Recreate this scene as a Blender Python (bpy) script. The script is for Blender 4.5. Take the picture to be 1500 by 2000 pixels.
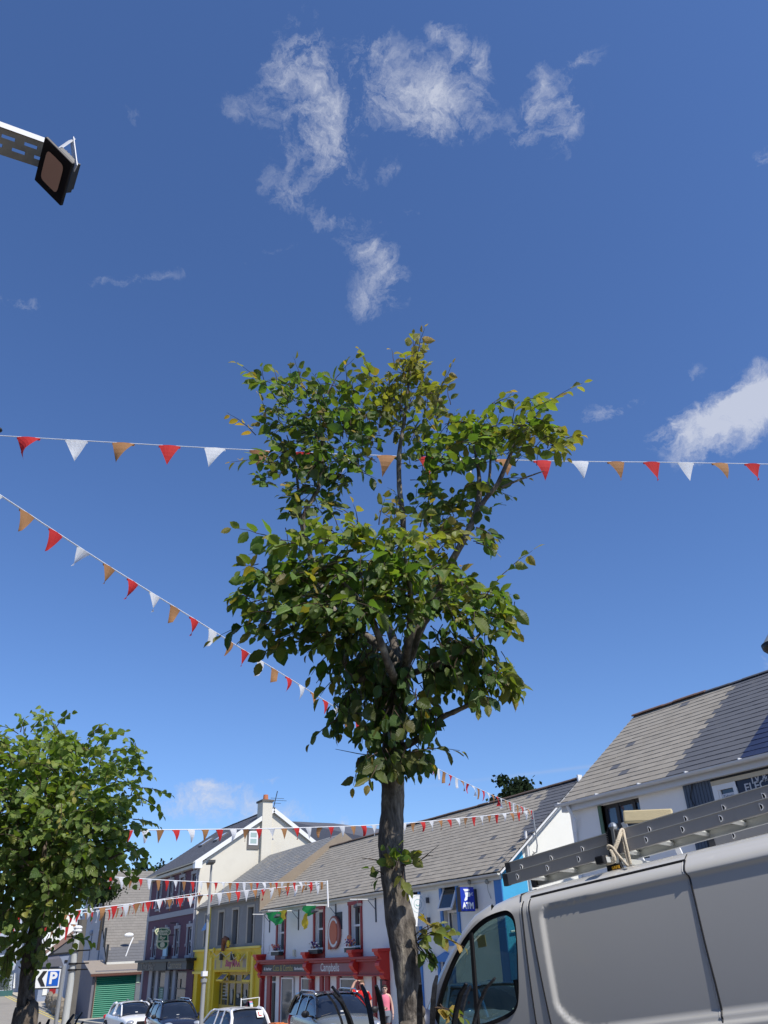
import bpy, bmesh, math, random
from math import sin, cos, pi, radians as rad, atan2, sqrt, exp
from mathutils import Vector as V, Matrix, Euler, geometry

# ------------------------------------------------------------------ camera
for o in list(bpy.data.objects): bpy.data.objects.remove(o)
SC = bpy.context.scene
COL = SC.collection
CAMZ = 2.85
CO = V((0, 0, CAMZ))
RX = V((0.49686672, 0.86702209, -0.03736513))     # camera right, up, back in world axes
RY = V((0.4438308, -0.21687668, 0.86947037))
RZ = V((0.7457464, -0.44859469, -0.49256991))
FPX = 1516.0
camd = bpy.data.cameras.new('camera'); cam = bpy.data.objects.new('camera', camd); COL.objects.link(cam)
M = Matrix((RX, RY, RZ)).transposed().to_4x4(); M.translation = CO
cam.matrix_world = M
camd.sensor_fit = 'VERTICAL'; camd.sensor_height = 24; camd.sensor_width = 18
camd.lens = FPX / 2000 * 24
camd.clip_end = 3000; camd.clip_start = 0.05
SC.camera = cam
SC.render.resolution_x = 768; SC.render.resolution_y = 1024
SC.view_settings.view_transform = 'Standard'; SC.view_settings.look = 'None'
SC.view_settings.exposure = 0.0; SC.view_settings.gamma = 1

# ------------------------------------------------------------------ sun and sky
SUN_AZ, SUN_EL = rad(13), rad(52)        # azimuth counted from +X towards +Y
SDIR = V((cos(SUN_EL) * cos(SUN_AZ), cos(SUN_EL) * sin(SUN_AZ), sin(SUN_EL)))
sl = bpy.data.lights.new('sun', 'SUN'); so = bpy.data.objects.new('sun', sl); COL.objects.link(so)
sl.energy = 5.0; sl.angle = rad(0.5); sl.color = (1, 0.95, 0.87)
so.rotation_euler = SDIR.to_track_quat('Z', 'Y').to_euler()
W = bpy.data.worlds.new('World'); SC.world = W; W.use_nodes = True
wn = W.node_tree.nodes; wl = W.node_tree.links; wn.clear()

def ray(px, py):
    v = RX * (px - 750) + RY * (1000 - py) - RZ * FPX
    return v.normalized()
def onY(px, py, y): w = ray(px, py); return CO + w * (y / w.y)
def onZ(px, py, z): w = ray(px, py); return CO + w * ((z - CAMZ) / w.z)
def onX(px, py, x): w = ray(px, py); return CO + w * (x / w.x)
def onD(px, py, d):                       # at a horizontal distance d from the viewpoint
    w = ray(px, py); return CO + w * (d / sqrt(w.x * w.x + w.y * w.y))
def fz(px, py, y=17.0): p = onY(px, py, y); return p.x, p.z

def build_world():
    def N(t, **k):
        n = wn.new(t)
        for a, b in k.items(): setattr(n, a, b)
        return n
    def mth(op, a, b=None, clamp=False):
        n = N('ShaderNodeMath', operation=op, use_clamp=clamp)
        for i, x in enumerate((a, b)):
            if x is None: continue
            if isinstance(x, (int, float)): n.inputs[i].default_value = x
            else: wl.new(x, n.inputs[i])
        return n.outputs[0]
    sky = N('ShaderNodeTexSky', sky_type='NISHITA', sun_disc=False)
    sky.sun_elevation = SUN_EL; sky.sun_rotation = rad(90) - SUN_AZ
    sky.altitude = 100; sky.air_density = 1.0; sky.dust_density = 0.35; sky.ozone_density = 2.2
    tc = N('ShaderNodeTexCoord')
    n1 = N('ShaderNodeTexNoise'); n1.inputs['Scale'].default_value = 13; n1.inputs['Detail'].default_value = 9; n1.inputs['Roughness'].default_value = .62
    wl.new(tc.outputs['Generated'], n1.inputs['Vector'])
    sub = N('ShaderNodeVectorMath', operation='SUBTRACT'); wl.new(n1.outputs['Color'], sub.inputs[0]); sub.inputs[1].default_value = (.5, .5, .5)
    scl = N('ShaderNodeVectorMath', operation='SCALE'); wl.new(sub.outputs[0], scl.inputs[0]); scl.inputs['Scale'].default_value = .070
    add = N('ShaderNodeVectorMath', operation='ADD'); wl.new(tc.outputs['Generated'], add.inputs[0]); wl.new(scl.outputs[0], add.inputs[1])
    P = add.outputs[0]
    total = None
    # cloud patches: direction, half sizes (px of the photograph), tilt, amount
    blobs = [(610, 150, 38, 120, 12, .62), (660, 215, 60, 55, 0, .85), (545, 165, 30, 70, -10, .5), (720, 95, 60, 35, 20, .45), (600, 290, 50, 30, 0, .55),
             (770, 190, 50, 45, -25, .75), (848, 185, 58, 70, 20, .8), (915, 225, 60, 40, -10, .7), (925, 95, 60, 36, -35, .5), (862, 42, 34, 24, 0, .42),
             (1045, 180, 22, 60, -20, .5), (1095, 235, 50, 55, -10, .65), (1140, 120, 45, 25, 25, .5), (1020, 260, 25, 20, 0, .3),
             (560, 375, 55, 25, -30, .45), (650, 430, 50, 18, 0, .3), (640, 340, 90, 60, 0, .3), (765, 340, 22, 30, 0, .35), (470, 210, 50, 45, -35, .28),
             (722, 500, 48, 35, -25, .72), (720, 590, 40, 38, 0, .5), (775, 570, 25, 35, 20, .35),
             (1440, 800, 125, 55, 27, 1.08), (1355, 845, 66, 46, 10, .95), (1500, 755, 66, 40, 20, .9), (1178, 812, 40, 25, 10, .6), (1240, 775, 30, 15, 20, .3), (1358, 722, 20, 20, 0, .3),
             (30, 590, 60, 25, -10, .3), (270, 540, 110, 16, 15, .28), (530, 490, 130, 12, 12, .2), (820, 420, 140, 10, 6, .16), (250, 230, 50, 30, -20, .2),
             (400, 1565, 90, 24, 4, .8), (520, 1590, 110, 22, 0, .8), (410, 1538, 60, 12, 0, .55), (515, 1524, 26, 8, 0, .45), (655, 1612, 45, 10, 0, .7), (880, 1590, 60, 12, 8, .5),
             (1495, 1290, 20, 14, -35, .35), (1500, 300, 30, 30, 0, .4), (200, 1690, 80, 16, 0, .4)]
    for (px, py, rx, ry, tilt, am) in blobs:
        if py < 650 and am > .4: rx *= 1.22; ry *= 1.18; am *= .82
        c = ray(px, py); u = (ray(px + 20, py) - c).normalized(); v = (ray(px, py - 20) - c).normalized()
        t = rad(tilt); u2 = u * cos(t) + v * sin(t); v2 = v * cos(t) - u * sin(t)
        k = ((ray(px + 20, py) - c).length + (ray(px, py - 20) - c).length) / 40
        q = []
        for (ax, r) in ((u2, rx * k), (v2, ry * k)):
            off = ax.dot(c)
            d = N('ShaderNodeVectorMath', operation='DOT_PRODUCT'); wl.new(P, d.inputs[0]); d.inputs[1].default_value = ax / r
            s = mth('SUBTRACT', d.outputs['Value'], off / r)
            q.append(mth('MULTIPLY', s, s))
        r2 = mth('ADD', q[0], q[1])
        g = mth('MULTIPLY', mth('POWER', .33, r2), am)
        total = g if total is None else mth('ADD', total, g)
    # a faint straight vapour trail
    a, b = ray(760, 1545), ray(1160, 1496)
    nrm = a.cross(b).normalized(); mid = (a + b).normalized()
    d = N('ShaderNodeVectorMath', operation='DOT_PRODUCT'); wl.new(tc.outputs['Generated'], d.inputs[0]); d.inputs[1].default_value = nrm / .0022
    tr = mth('POWER', .33, mth('MULTIPLY', d.outputs['Value'], d.outputs['Value']))
    d2 = N('ShaderNodeVectorMath', operation='DOT_PRODUCT'); wl.new(tc.outputs['Generated'], d2.inputs[0]); d2.inputs[1].default_value = (b - a).normalized() / .16
    d3 = mth('SUBTRACT', d2.outputs['Value'], (b - a).normalized().dot(b) / .16)
    tr = mth('MULTIPLY', tr, mth('POWER', .33, mth('MULTIPLY', d3, d3)))
    n2 = N('ShaderNodeTexNoise'); n2.inputs['Scale'].default_value = 21; n2.inputs['Detail'].default_value = 12; n2.inputs['Roughness'].default_value = .74; n2.inputs['Distortion'].default_value = .5
    wl.new(P, n2.inputs['Vector'])
    n3 = N('ShaderNodeTexNoise'); n3.inputs['Scale'].default_value = 7; n3.inputs['Detail'].default_value = 5
    wl.new(P, n3.inputs['Vector'])
    wisp = mth('ADD', mth('MULTIPLY', mth('SUBTRACT', n2.outputs['Fac'], .5), 3.5), mth('MULTIPLY', mth('SUBTRACT', n3.outputs['Fac'], .5), .8))
    m = mth('MULTIPLY', mth('ADD', mth('ADD', mth('MULTIPLY', total, .88), -.19), mth('MULTIPLY', wisp, mth('MINIMUM', mth('MULTIPLY', total, 2.2), 1.0))), 1.0, True)
    m = mth('MULTIPLY', m, .74)
    m = mth('ADD', m, mth('MULTIPLY', tr, .2), True)
    m = mth('MINIMUM', m, .88)
    mix = N('ShaderNodeMix', data_type='RGBA'); wl.new(m, mix.inputs['Factor'])
    hs = N('ShaderNodeHueSaturation'); hs.inputs['Saturation'].default_value = 1.0; hs.inputs['Value'].default_value = 1.0; hs.inputs['Hue'].default_value = .5
    wl.new(sky.outputs[0], hs.inputs['Color'])
    wb = N('ShaderNodeMix', data_type='RGBA', blend_type='MULTIPLY'); wb.inputs['Factor'].default_value = 1; wl.new(hs.outputs[0], wb.inputs[6]); wb.inputs[7].default_value = (.87, 1.12, 1.55, 1)
    wl.new(wb.outputs[2], mix.inputs[6]); 
    cc = N('ShaderNodeMix', data_type='RGBA'); cc.inputs[6].default_value = (4.3, 4.8, 6.3, 1); cc.inputs[7].default_value = (7.0, 7.3, 8.2, 1)
    cf = mth('MULTIPLY', mth('SUBTRACT', mth('ADD', mth('MULTIPLY', n2.outputs['Fac'], 1.3), mth('MULTIPLY', total, .35)), .45), 1.6, True); wl.new(cf, cc.inputs['Factor']); wl.new(cc.outputs[2], mix.inputs[7])
    bg = N('ShaderNodeBackground'); bg.inputs['Strength'].default_value = .1
    wl.new(mix.outputs[2], bg.inputs['Color'])
    out = N('ShaderNodeOutputWorld'); wl.new(bg.outputs[0], out.inputs['Surface'])
build_world()

# ------------------------------------------------------------------ materials
MATS = {}
def nodes(name):
    m = bpy.data.materials.new(name); m.use_nodes = True
    nt = m.node_tree; b = nt.nodes['Principled BSDF']
    return m, nt, b
def setc(b, name, val):
    if name in b.inputs: b.inputs[name].default_value = val
def rgb(c): return (c[0], c[1], c[2], 1)
def mat(name, col, rough=.7, var=.12, scale=3.0, bump=.0, bscale=40, metal=0, spec=.4, stretch=(1, 1, 1), dirt=None, dscale=.6, coat=0, attr=0, damount=.5):
    """paint / render / metal: base colour broken by two noises, a bump and optional stains"""
    if name in MATS: return MATS[name]
    m, nt, b = nodes(name); n = nt.nodes; l = nt.links
    tc = n.new('ShaderNodeTexCoord'); mp = n.new('ShaderNodeMapping'); mp.inputs['Scale'].default_value = stretch
    l.new(tc.outputs['Object'], mp.inputs[0])
    nz = n.new('ShaderNodeTexNoise'); nz.inputs['Scale'].default_value = scale; nz.inputs['Detail'].default_value = 6; nz.inputs['Roughness'].default_value = .65
    l.new(mp.outputs[0], nz.inputs['Vector'])
    mix = n.new('ShaderNodeMix'); mix.data_type = 'RGBA'; l.new(nz.outputs['Fac'], mix.inputs['Factor'])
    mix.inputs[6].default_value = rgb([c * (1 - var) for c in col]); mix.inputs[7].default_value = rgb([min(1, c * (1 + var)) for c in col])
    cur = mix.outputs[2]
    if attr:
        at = n.new('ShaderNodeAttribute'); at.attribute_name = 'var'
        mr = n.new('ShaderNodeMapRange'); mr.inputs[3].default_value = 1 - attr; mr.inputs[4].default_value = 1 + attr
        l.new(at.outputs['Fac'], mr.inputs[0])
        mm = n.new('ShaderNodeVectorMath'); mm.operation = 'SCALE'; l.new(cur, mm.inputs[0]); l.new(mr.outputs[0], mm.inputs['Scale'])
        cur = mm.outputs[0]
    if dirt:
        dz = n.new('ShaderNodeTexNoise'); dz.inputs['Scale'].default_value = dscale; dz.inputs['Detail'].default_value = 8; dz.inputs['Roughness'].default_value = .7
        l.new(mp.outputs[0], dz.inputs['Vector'])
        cr = n.new('ShaderNodeMapRange'); cr.inputs[1].default_value = .5; cr.inputs[2].default_value = .72; cr.inputs[4].default_value = damount
        l.new(dz.outputs['Fac'], cr.inputs[0])
        m2 = n.new('ShaderNodeMix'); m2.data_type = 'RGBA'; l.new(cr.outputs[0], m2.inputs['Factor']); l.new(cur, m2.inputs[6]); m2.inputs[7].default_value = rgb(dirt)
        cur = m2.outputs[2]
    l.new(cur, b.inputs['Base Color'])
    b.inputs['Roughness'].default_value = rough; b.inputs['Metallic'].default_value = metal
    setc(b, 'Specular IOR Level', spec); setc(b, 'Coat Weight', coat); setc(b, 'Coat Roughness', .08)
    if bump:
        bz = n.new('ShaderNodeTexNoise'); bz.inputs['Scale'].default_value = bscale; bz.inputs['Detail'].default_value = 4
        l.new(mp.outputs[0], bz.inputs['Vector'])
        bp = n.new('ShaderNodeBump'); bp.inputs['Strength'].default_value = bump; bp.inputs['Distance'].default_value = .02
        l.new(bz.outputs['Fac'], bp.inputs['Height']); l.new(bp.outputs[0], b.inputs['Normal'])
    MATS[name] = m; return m

def mat_glass_dark(name, col=(.02, .025, .03), rough=.04):
    if name in MATS: return MATS[name]
    m, nt, b = nodes(name); n = nt.nodes; l = nt.links
    tc = n.new('ShaderNodeTexCoord'); nz = n.new('ShaderNodeTexNoise'); nz.inputs['Scale'].default_value = 1.3; nz.inputs['Detail'].default_value = 3
    l.new(tc.outputs['Object'], nz.inputs['Vector'])
    mix = n.new('ShaderNodeMix'); mix.data_type = 'RGBA'; l.new(nz.outputs['Fac'], mix.inputs['Factor'])
    mix.inputs[6].default_value = rgb([c * .3 for c in col]); mix.inputs[7].default_value = rgb([c * 2.2 for c in col])
    l.new(mix.outputs[2], b.inputs['Base Color']); b.inputs['Roughness'].default_value = rough
    setc(b, 'Specular IOR Level', .9)
    bp = n.new('ShaderNodeBump'); bp.inputs['Strength'].default_value = .05; bp.inputs['Distance'].default_value = .05
    l.new(nz.outputs['Fac'], bp.inputs['Height']); l.new(bp.outputs[0], b.inputs['Normal'])
    MATS[name] = m; return m

def mat_glass_clear(name, tint=(.62, .75, .7), refl=.9):
    if name in MATS: return MATS[name]
    m, nt, b = nodes(name); n = nt.nodes; l = nt.links
    n.remove(b)
    out = [x for x in n if x.type == 'OUTPUT_MATERIAL'][0]
    tr = n.new('ShaderNodeBsdfTransparent'); tr.inputs[0].default_value = rgb(tint)
    gl = n.new('ShaderNodeBsdfGlossy'); gl.inputs['Roughness'].default_value = .02
    nz = n.new('ShaderNodeTexNoise'); nz.inputs['Scale'].default_value = 5
    lw = n.new('ShaderNodeLayerWeight'); lw.inputs['Blend'].default_value = .25
    mr = n.new('ShaderNodeMapRange'); mr.inputs[3].default_value = .035; mr.inputs[4].default_value = refl
    l.new(lw.outputs['Fresnel'], mr.inputs[0])
    mx = n.new('ShaderNodeMixShader'); l.new(mr.outputs[0], mx.inputs[0]); l.new(tr.outputs[0], mx.inputs[1]); l.new(gl.outputs[0], mx.inputs[2])
    l.new(mx.outputs[0], out.inputs['Surface'])
    MATS[name] = m; return m

def mat_leaf(name, dark, light, warm, vein=14):
    m, nt, b = nodes(name); n = nt.nodes; l = nt.links
    at = n.new('ShaderNodeAttribute'); at.attribute_name = 'var'
    sp = n.new('ShaderNodeSeparateColor'); l.new(at.outputs['Color'], sp.inputs[0])
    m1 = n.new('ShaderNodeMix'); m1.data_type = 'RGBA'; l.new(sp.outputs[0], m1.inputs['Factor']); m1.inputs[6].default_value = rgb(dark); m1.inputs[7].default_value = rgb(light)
    m2 = n.new('ShaderNodeMix'); m2.data_type = 'RGBA'; l.new(sp.outputs[1], m2.inputs['Factor']); l.new(m1.outputs[2], m2.inputs[6]); m2.inputs[7].default_value = rgb(warm)
    uv = n.new('ShaderNodeUVMap'); sx = n.new('ShaderNodeSeparateXYZ'); l.new(uv.outputs[0], sx.inputs[0])
    ab = n.new('ShaderNodeMath'); ab.operation = 'ABSOLUTE'; l.new(sx.outputs[1], ab.inputs[0])
    a1 = n.new('ShaderNodeMath'); a1.operation = 'MULTIPLY'; l.new(ab.outputs[0], a1.inputs[0]); a1.inputs[1].default_value = -.42
    a2 = n.new('ShaderNodeMath'); a2.operation = 'ADD'; l.new(a1.outputs[0], a2.inputs[0]); l.new(sx.outputs[0], a2.inputs[1])
    a3 = n.new('ShaderNodeMath'); a3.operation = 'MULTIPLY'; l.new(a2.outputs[0], a3.inputs[0]); a3.inputs[1].default_value = vein * 2 * pi
    a4 = n.new('ShaderNodeMath'); a4.operation = 'SINE'; l.new(a3.outputs[0], a4.inputs[0])
    mr = n.new('ShaderNodeMapRange'); mr.inputs[1].default_value = -1; mr.inputs[3].default_value = .72; mr.inputs[4].default_value = 1.16; l.new(a4.outputs[0], mr.inputs[0])
    sc = n.new('ShaderNodeVectorMath'); sc.operation = 'SCALE'; l.new(m2.outputs[2], sc.inputs[0]); l.new(mr.outputs[0], sc.inputs['Scale'])
    bp = n.new('ShaderNodeBump'); bp.inputs['Strength'].default_value = .5; bp.inputs['Distance'].default_value = .004; l.new(a4.outputs[0], bp.inputs['Height'])
    l.new(sc.outputs[0], b.inputs['Base Color']); b.inputs['Roughness'].default_value = .42; setc(b, 'Specular IOR Level', .5)
    l.new(bp.outputs[0], b.inputs['Normal'])
    tl = n.new('ShaderNodeBsdfTranslucent')
    tm = n.new('ShaderNodeVectorMath'); tm.operation = 'MULTIPLY'; l.new(sc.outputs[0], tm.inputs[0]); tm.inputs[1].default_value = (2.0, 2.1, .7)
    l.new(tm.outputs[0], tl.inputs['Color'])
    mx = n.new('ShaderNodeMixShader'); mx.inputs[0].default_value = .34
    out = [x for x in n if x.type == 'OUTPUT_MATERIAL'][0]
    l.new(b.outputs[0], mx.inputs[1]); l.new(tl.outputs[0], mx.inputs[2]); l.new(mx.outputs[0], out.inputs['Surface'])
    MATS[name] = m; return m

def mat_bark(name, c1, c2, c3, sc=9):
    m, nt, b = nodes(name); n = nt.nodes; l = nt.links
    tc = n.new('ShaderNodeTexCoord'); mp = n.new('ShaderNodeMapping'); mp.inputs['Scale'].default_value = (1, 1, .45); l.new(tc.outputs['Object'], mp.inputs[0])
    a = n.new('ShaderNodeTexNoise'); a.inputs['Scale'].default_value = sc; a.inputs['Detail'].default_value = 9; a.inputs['Roughness'].default_value = .72; a.inputs['Distortion'].default_value = .8; l.new(mp.outputs[0], a.inputs['Vector'])
    r = n.new('ShaderNodeValToRGB'); l.new(a.outputs['Fac'], r.inputs[0])
    r.color_ramp.elements[0].position = .36; r.color_ramp.elements[0].color = rgb(c1); r.color_ramp.elements[1].position = .56; r.color_ramp.elements[1].color = rgb(c2)
    e = r.color_ramp.elements.new(.68); e.color = rgb(c3)
    v = n.new('ShaderNodeTexNoise'); v.inputs['Scale'].default_value = sc * 5; v.inputs['Detail'].default_value = 5; l.new(mp.outputs[0], v.inputs['Vector'])
    mr = n.new('ShaderNodeMapRange'); mr.inputs[1].default_value = .3; mr.inputs[2].default_value = .7; mr.inputs[3].default_value = .62; mr.inputs[4].default_value = 1.3; l.new(v.outputs['Fac'], mr.inputs[0])
    s = n.new('ShaderNodeVectorMath'); s.operation = 'SCALE'; l.new(r.outputs[0], s.inputs[0]); l.new(mr.outputs[0], s.inputs['Scale']); l.new(s.outputs[0], b.inputs['Base Color'])
    b.inputs['Roughness'].default_value = .9; setc(b, 'Specular IOR Level', .2)
    ad = n.new('ShaderNodeMath'); l.new(a.outputs['Fac'], ad.inputs[0]); l.new(v.outputs['Fac'], ad.inputs[1])
    bp = n.new('ShaderNodeBump'); bp.inputs['Strength'].default_value = .7; bp.inputs['Distance'].default_value = .02; l.new(ad.outputs[0], bp.inputs['Height']); l.new(bp.outputs[0], b.inputs['Normal'])
    MATS[name] = m; return m

def mat_cloth(name, col, trans=.45):
    if name in MATS: return MATS[name]
    m, nt, b = nodes(name); n = nt.nodes; l = nt.links
    tc = n.new('ShaderNodeTexCoord'); nz = n.new('ShaderNodeTexNoise'); nz.inputs['Scale'].default_value = 30; nz.inputs['Detail'].default_value = 3; l.new(tc.outputs['Object'], nz.inputs['Vector'])
    mix = n.new('ShaderNodeMix'); mix.data_type = 'RGBA'; l.new(nz.outputs['Fac'], mix.inputs['Factor'])
    mix.inputs[6].default_value = rgb([c * .92 for c in col]); mix.inputs[7].default_value = rgb([min(1, c * 1.06) for c in col])
    l.new(mix.outputs[2], b.inputs['Base Color']); b.inputs['Roughness'].default_value = .8
    tl = n.new('ShaderNodeBsdfTranslucent'); l.new(mix.outputs[2], tl.inputs['Color'])
    mx = n.new('ShaderNodeMixShader'); mx.inputs[0].default_value = trans
    out = [x for x in n if x.type == 'OUTPUT_MATERIAL'][0]
    l.new(b.outputs[0], mx.inputs[1]); l.new(tl.outputs[0], mx.inputs[2]); l.new(mx.outputs[0], out.inputs['Surface'])
    MATS[name] = m; return m

# ------------------------------------------------------------------ objects
def put(name, data, parent=None, loc=(0, 0, 0)):
    o = bpy.data.objects.new(name, data); COL.objects.link(o); o.location = loc
    if parent: o.parent = parent
    return o
def tag(o, label=None, cat=None, group=None, kind=None):
    if label: o['label'] = label
    if cat: o['category'] = cat
    if group: o['group'] = group
    if kind: o['kind'] = kind
    return o
def thing(name, label, cat, loc=(0, 0, 0), rot=None, group=None):
    o = put(name, None, None, loc); o.empty_display_size = .2
    if rot is not None: o.rotation_euler = rot
    OFF[o.name] = V(loc)
    return tag(o, label, cat, group)
OFF = {}
def dup(root, loc, rot=None, label=None):
    r = root.copy(); COL.objects.link(r); r.location = loc
    if rot is not None: r.rotation_euler = rot
    if label: r['label'] = label
    for ch in list(root.children):
        c = ch.copy(); COL.objects.link(c); c.parent = r
        for g in list(ch.children):
            d = g.copy(); COL.objects.link(d); d.parent = c
    return r

class MB:
    def __init__(s): s.v = []; s.f = []; s.m = []; s.c = []; s.uv = []; s.has_uv = False; s.cur = 0; s.var = (.5, 0, 0)
    def face(s, idx, uv=None):
        s.f.append(tuple(idx)); s.m.append(s.cur); s.c.append(s.var); s.uv.append(uv)
        if uv: s.has_uv = True
    def poly(s, pts, uv=None):
        i = len(s.v); s.v += [tuple(p) for p in pts]; s.face(range(i, i + len(pts)), uv); return s
    def box(s, x0, x1, y0, y1, z0, z1):
        if x0 > x1: x0, x1 = x1, x0
        if y0 > y1: y0, y1 = y1, y0
        if z0 > z1: z0, z1 = z1, z0
        i = len(s.v); s.v += [(x, y, z) for z in (z0, z1) for y in (y0, y1) for x in (x0, x1)]
        for q in ((0, 2, 3, 1), (4, 5, 7, 6), (0, 1, 5, 4), (2, 6, 7, 3), (0, 4, 6, 2), (1, 3, 7, 5)): s.face([i + a for a in q])
        return s
    def obox(s, c, ax, ay, az):              # centre + three half-axis vectors
        c, ax, ay, az = V(c), V(ax), V(ay), V(az); i = len(s.v)
        s.v += [tuple(c + ax * a + ay * b + az * d) for d in (-1, 1) for b in (-1, 1) for a in (-1, 1)]
        for q in ((0, 2, 3, 1), (4, 5, 7, 6), (0, 1, 5, 4), (2, 6, 7, 3), (0, 4, 6, 2), (1, 3, 7, 5)): s.face([i + a for a in q])
        return s
    def bar(s, a, b, w, h, up=(0, 0, 1)):     # rectangular bar between two points
        a, b = V(a), V(b); d = b - a; z = V(up); x = d.cross(z)
        if x.length < 1e-6: x = d.cross(V((1, 0, 0)))
        x.normalize(); z = x.cross(d).normalized()
        return s.obox((a + b) / 2, d / 2, x * w / 2, z * h / 2)
    def tube(s, pts, r, n=8, caps=True, flat=1.0):
        pts = [V(p) for p in pts]; rs = r if isinstance(r, (list, tuple)) else [r] * len(pts)
        i0 = len(s.v); up = None
        for k, p in enumerate(pts):
            d = (pts[min(k + 1, len(pts) - 1)] - pts[max(k - 1, 0)])
            if d.length < 1e-9: d = V((0, 0, 1))
            d.normalize()
            if up is None:
                up = V((0, 0, 1)) if abs(d.z) < .9 else V((1, 0, 0))
            x = d.cross(up).normalized(); y = x.cross(d).normalized(); up = y
            for j in range(n):
                a = 2 * pi * j / n
                s.v.append(tuple(p + x * cos(a) * rs[k] + y * sin(a) * rs[k] * flat))
        for k in range(len(pts) - 1):
            for j in range(n):
                a = i0 + k * n + j; b = i0 + k * n + (j + 1) % n
                s.face((a, b, b + n, a + n))
        if caps:
            s.face([i0 + j for j in range(n)][::-1]); e = i0 + (len(pts) - 1) * n; s.face([e + j for j in range(n)])
        return s
    def cyl(s, a, b, r, n=16, r2=None): return s.tube([a, b], [r, r if r2 is None else r2], n)
    def prism(s, poly, ext):                  # closed polygon extruded by a vector
        e = V(ext); i = len(s.v); n = len(poly)
        s.v += [tuple(p) for p in poly] + [tuple(V(p) + e) for p in poly]
        s.face([i + k for k in range(n)][::-1]); s.face([i + n + k for k in range(n)])
        for k in range(n):
            j = (k + 1) % n; s.face((i + k, i + j, i + n + j, i + n + k))
        return s
    def sphere(s, c, r, n=10, m=7, sx=1, sy=1, sz=1):
        i0 = len(s.v); c = V(c)
        for a in range(m + 1):
            t = pi * a / m
            for b in range(n):
                p = 2 * pi * b / n; s.v.append((c.x + r * sx * sin(t) * cos(p), c.y + r * sy * sin(t) * sin(p), c.z + r * sz * cos(t)))
        for a in range(m):
            for b in range(n):
                q = i0 + a * n + b; w = i0 + a * n + (b + 1) % n; s.face((q, q + n, w + n, w))
        return s
    def loft(s, secs, closed=False, flip=False):
        i0 = len(s.v); n = len(secs[0])
        for q in secs: s.v += [tuple(p) for p in q]
        for k in range(len(secs) - 1):
            for j in range(n if closed else n - 1):
                a = i0 + k * n + j; b = i0 + k * n + (j + 1) % n
                s.face((a, a + n, b + n, b) if flip else (a, b, b + n, a + n))
        return s
    def build(s, name, mats, parent=None, world=True, smooth=False, fix=True, bevel=0, sub=0, loc=None):
        off = V((0, 0, 0))
        if parent is not None and world: off = OFF.get(parent.name, V((0, 0, 0)))
        if loc is not None: off = V(loc)
        me = bpy.data.meshes.new(name)
        me.from_pydata([(a[0] - off.x, a[1] - off.y, a[2] - off.z) for a in s.v], [], s.f)
        mats = mats if isinstance(mats, (list, tuple)) else [mats]
        for m in mats: me.materials.append(m)
        if len(mats) > 1: me.polygons.foreach_set('material_index', s.m)
        ca = me.color_attributes.new('var', 'FLOAT_COLOR', 'CORNER'); buf = []
        for f, c in zip(s.f, s.c): buf += [c[0], c[1], c[2], 1] * len(f)
        ca.data.foreach_set('color', buf)
        if s.has_uv:
            ul = me.uv_layers.new(name='UVMap'); ub = []
            for f, u in zip(s.f, s.uv):
                for k in range(len(f)): ub += list(u[k]) if u else [0, 0]
            ul.data.foreach_set('uv', ub)
        if smooth: me.polygons.foreach_set('use_smooth', [True] * len(me.polygons))
        me.update()
        if fix:
            bm = bmesh.new(); bm.from_mesh(me); bmesh.ops.recalc_face_normals(bm, faces=bm.faces); bm.to_mesh(me); bm.free()
        o = put(name, me, parent, (0, 0, 0) if parent is not None or loc is None else loc)
        if bevel:
            b = o.modifiers.new('bevel', 'BEVEL'); b.width = bevel; b.segments = 2; b.limit_method = 'ANGLE'
        if sub:
            b = o.modifiers.new('sub', 'SUBSURF'); b.levels = sub; b.render_levels = sub
        OFF[o.name] = off if parent is not None else (V(loc) if loc is not None else V((0, 0, 0)))
        return o

def build_each(s, name, mats, parent=None, **k):
    """every connected piece of the mesh becomes an object of its own"""
    root = list(range(len(s.v)))
    def fd(a):
        while root[a] != a: root[a] = root[root[a]]; a = root[a]
        return a
    for f in s.f:
        for a in f[1:]: root[fd(a)] = fd(f[0])
    groups = {}
    for i, f in enumerate(s.f): groups.setdefault(fd(f[0]), []).append(i)
    outp = []
    for ids in groups.values():
        m = MB(); mp = {}
        for i in ids:
            m.cur = s.m[i]; m.var = s.c[i]; q = []
            for a in s.f[i]:
                if a not in mp: mp[a] = len(m.v); m.v.append(s.v[a])
                q.append(mp[a])
            m.face(q)
        outp.append(m.build(name, mats, parent, **k))
    return outp[0] if outp else None
MB.build_each = build_each

def textmesh(txt, size, origin, right, upv, mat_, parent, name='lettering', width=None, depth=.004, bold=0, align='CENTER', shear=0):
    cu = bpy.data.curves.new('lettering', 'FONT'); cu.body = txt; cu.size = size; cu.align_x = align; cu.align_y = 'CENTER'; cu.extrude = depth; cu.offset = bold; cu.shear = shear
    cu.resolution_u = 3
    t = bpy.data.objects.new('lettering_source', cu); COL.objects.link(t)
    bpy.context.view_layer.update()
    dg = bpy.context.evaluated_depsgraph_get(); me = bpy.data.meshes.new_from_object(t.evaluated_get(dg))
    bpy.data.objects.remove(t); bpy.data.curves.remove(cu)
    xs = [v.co.x for v in me.vertices]; k = 1
    if width and xs and max(xs) > min(xs): k = width / (max(xs) - min(xs))
    r, u = V(right).normalized(), V(upv).normalized(); nn = r.cross(u).normalized(); off = OFF.get(parent.name, V((0, 0, 0))) if parent is not None else V((0, 0, 0))
    for v in me.vertices:
        p = V(origin) + r * v.co.x * k + u * v.co.y + nn * v.co.z - off; v.co = p
    me.materials.clear(); me.materials.append(mat_); me.name = name
    o = put(name, me, parent); OFF[o.name] = off
    return o

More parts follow.
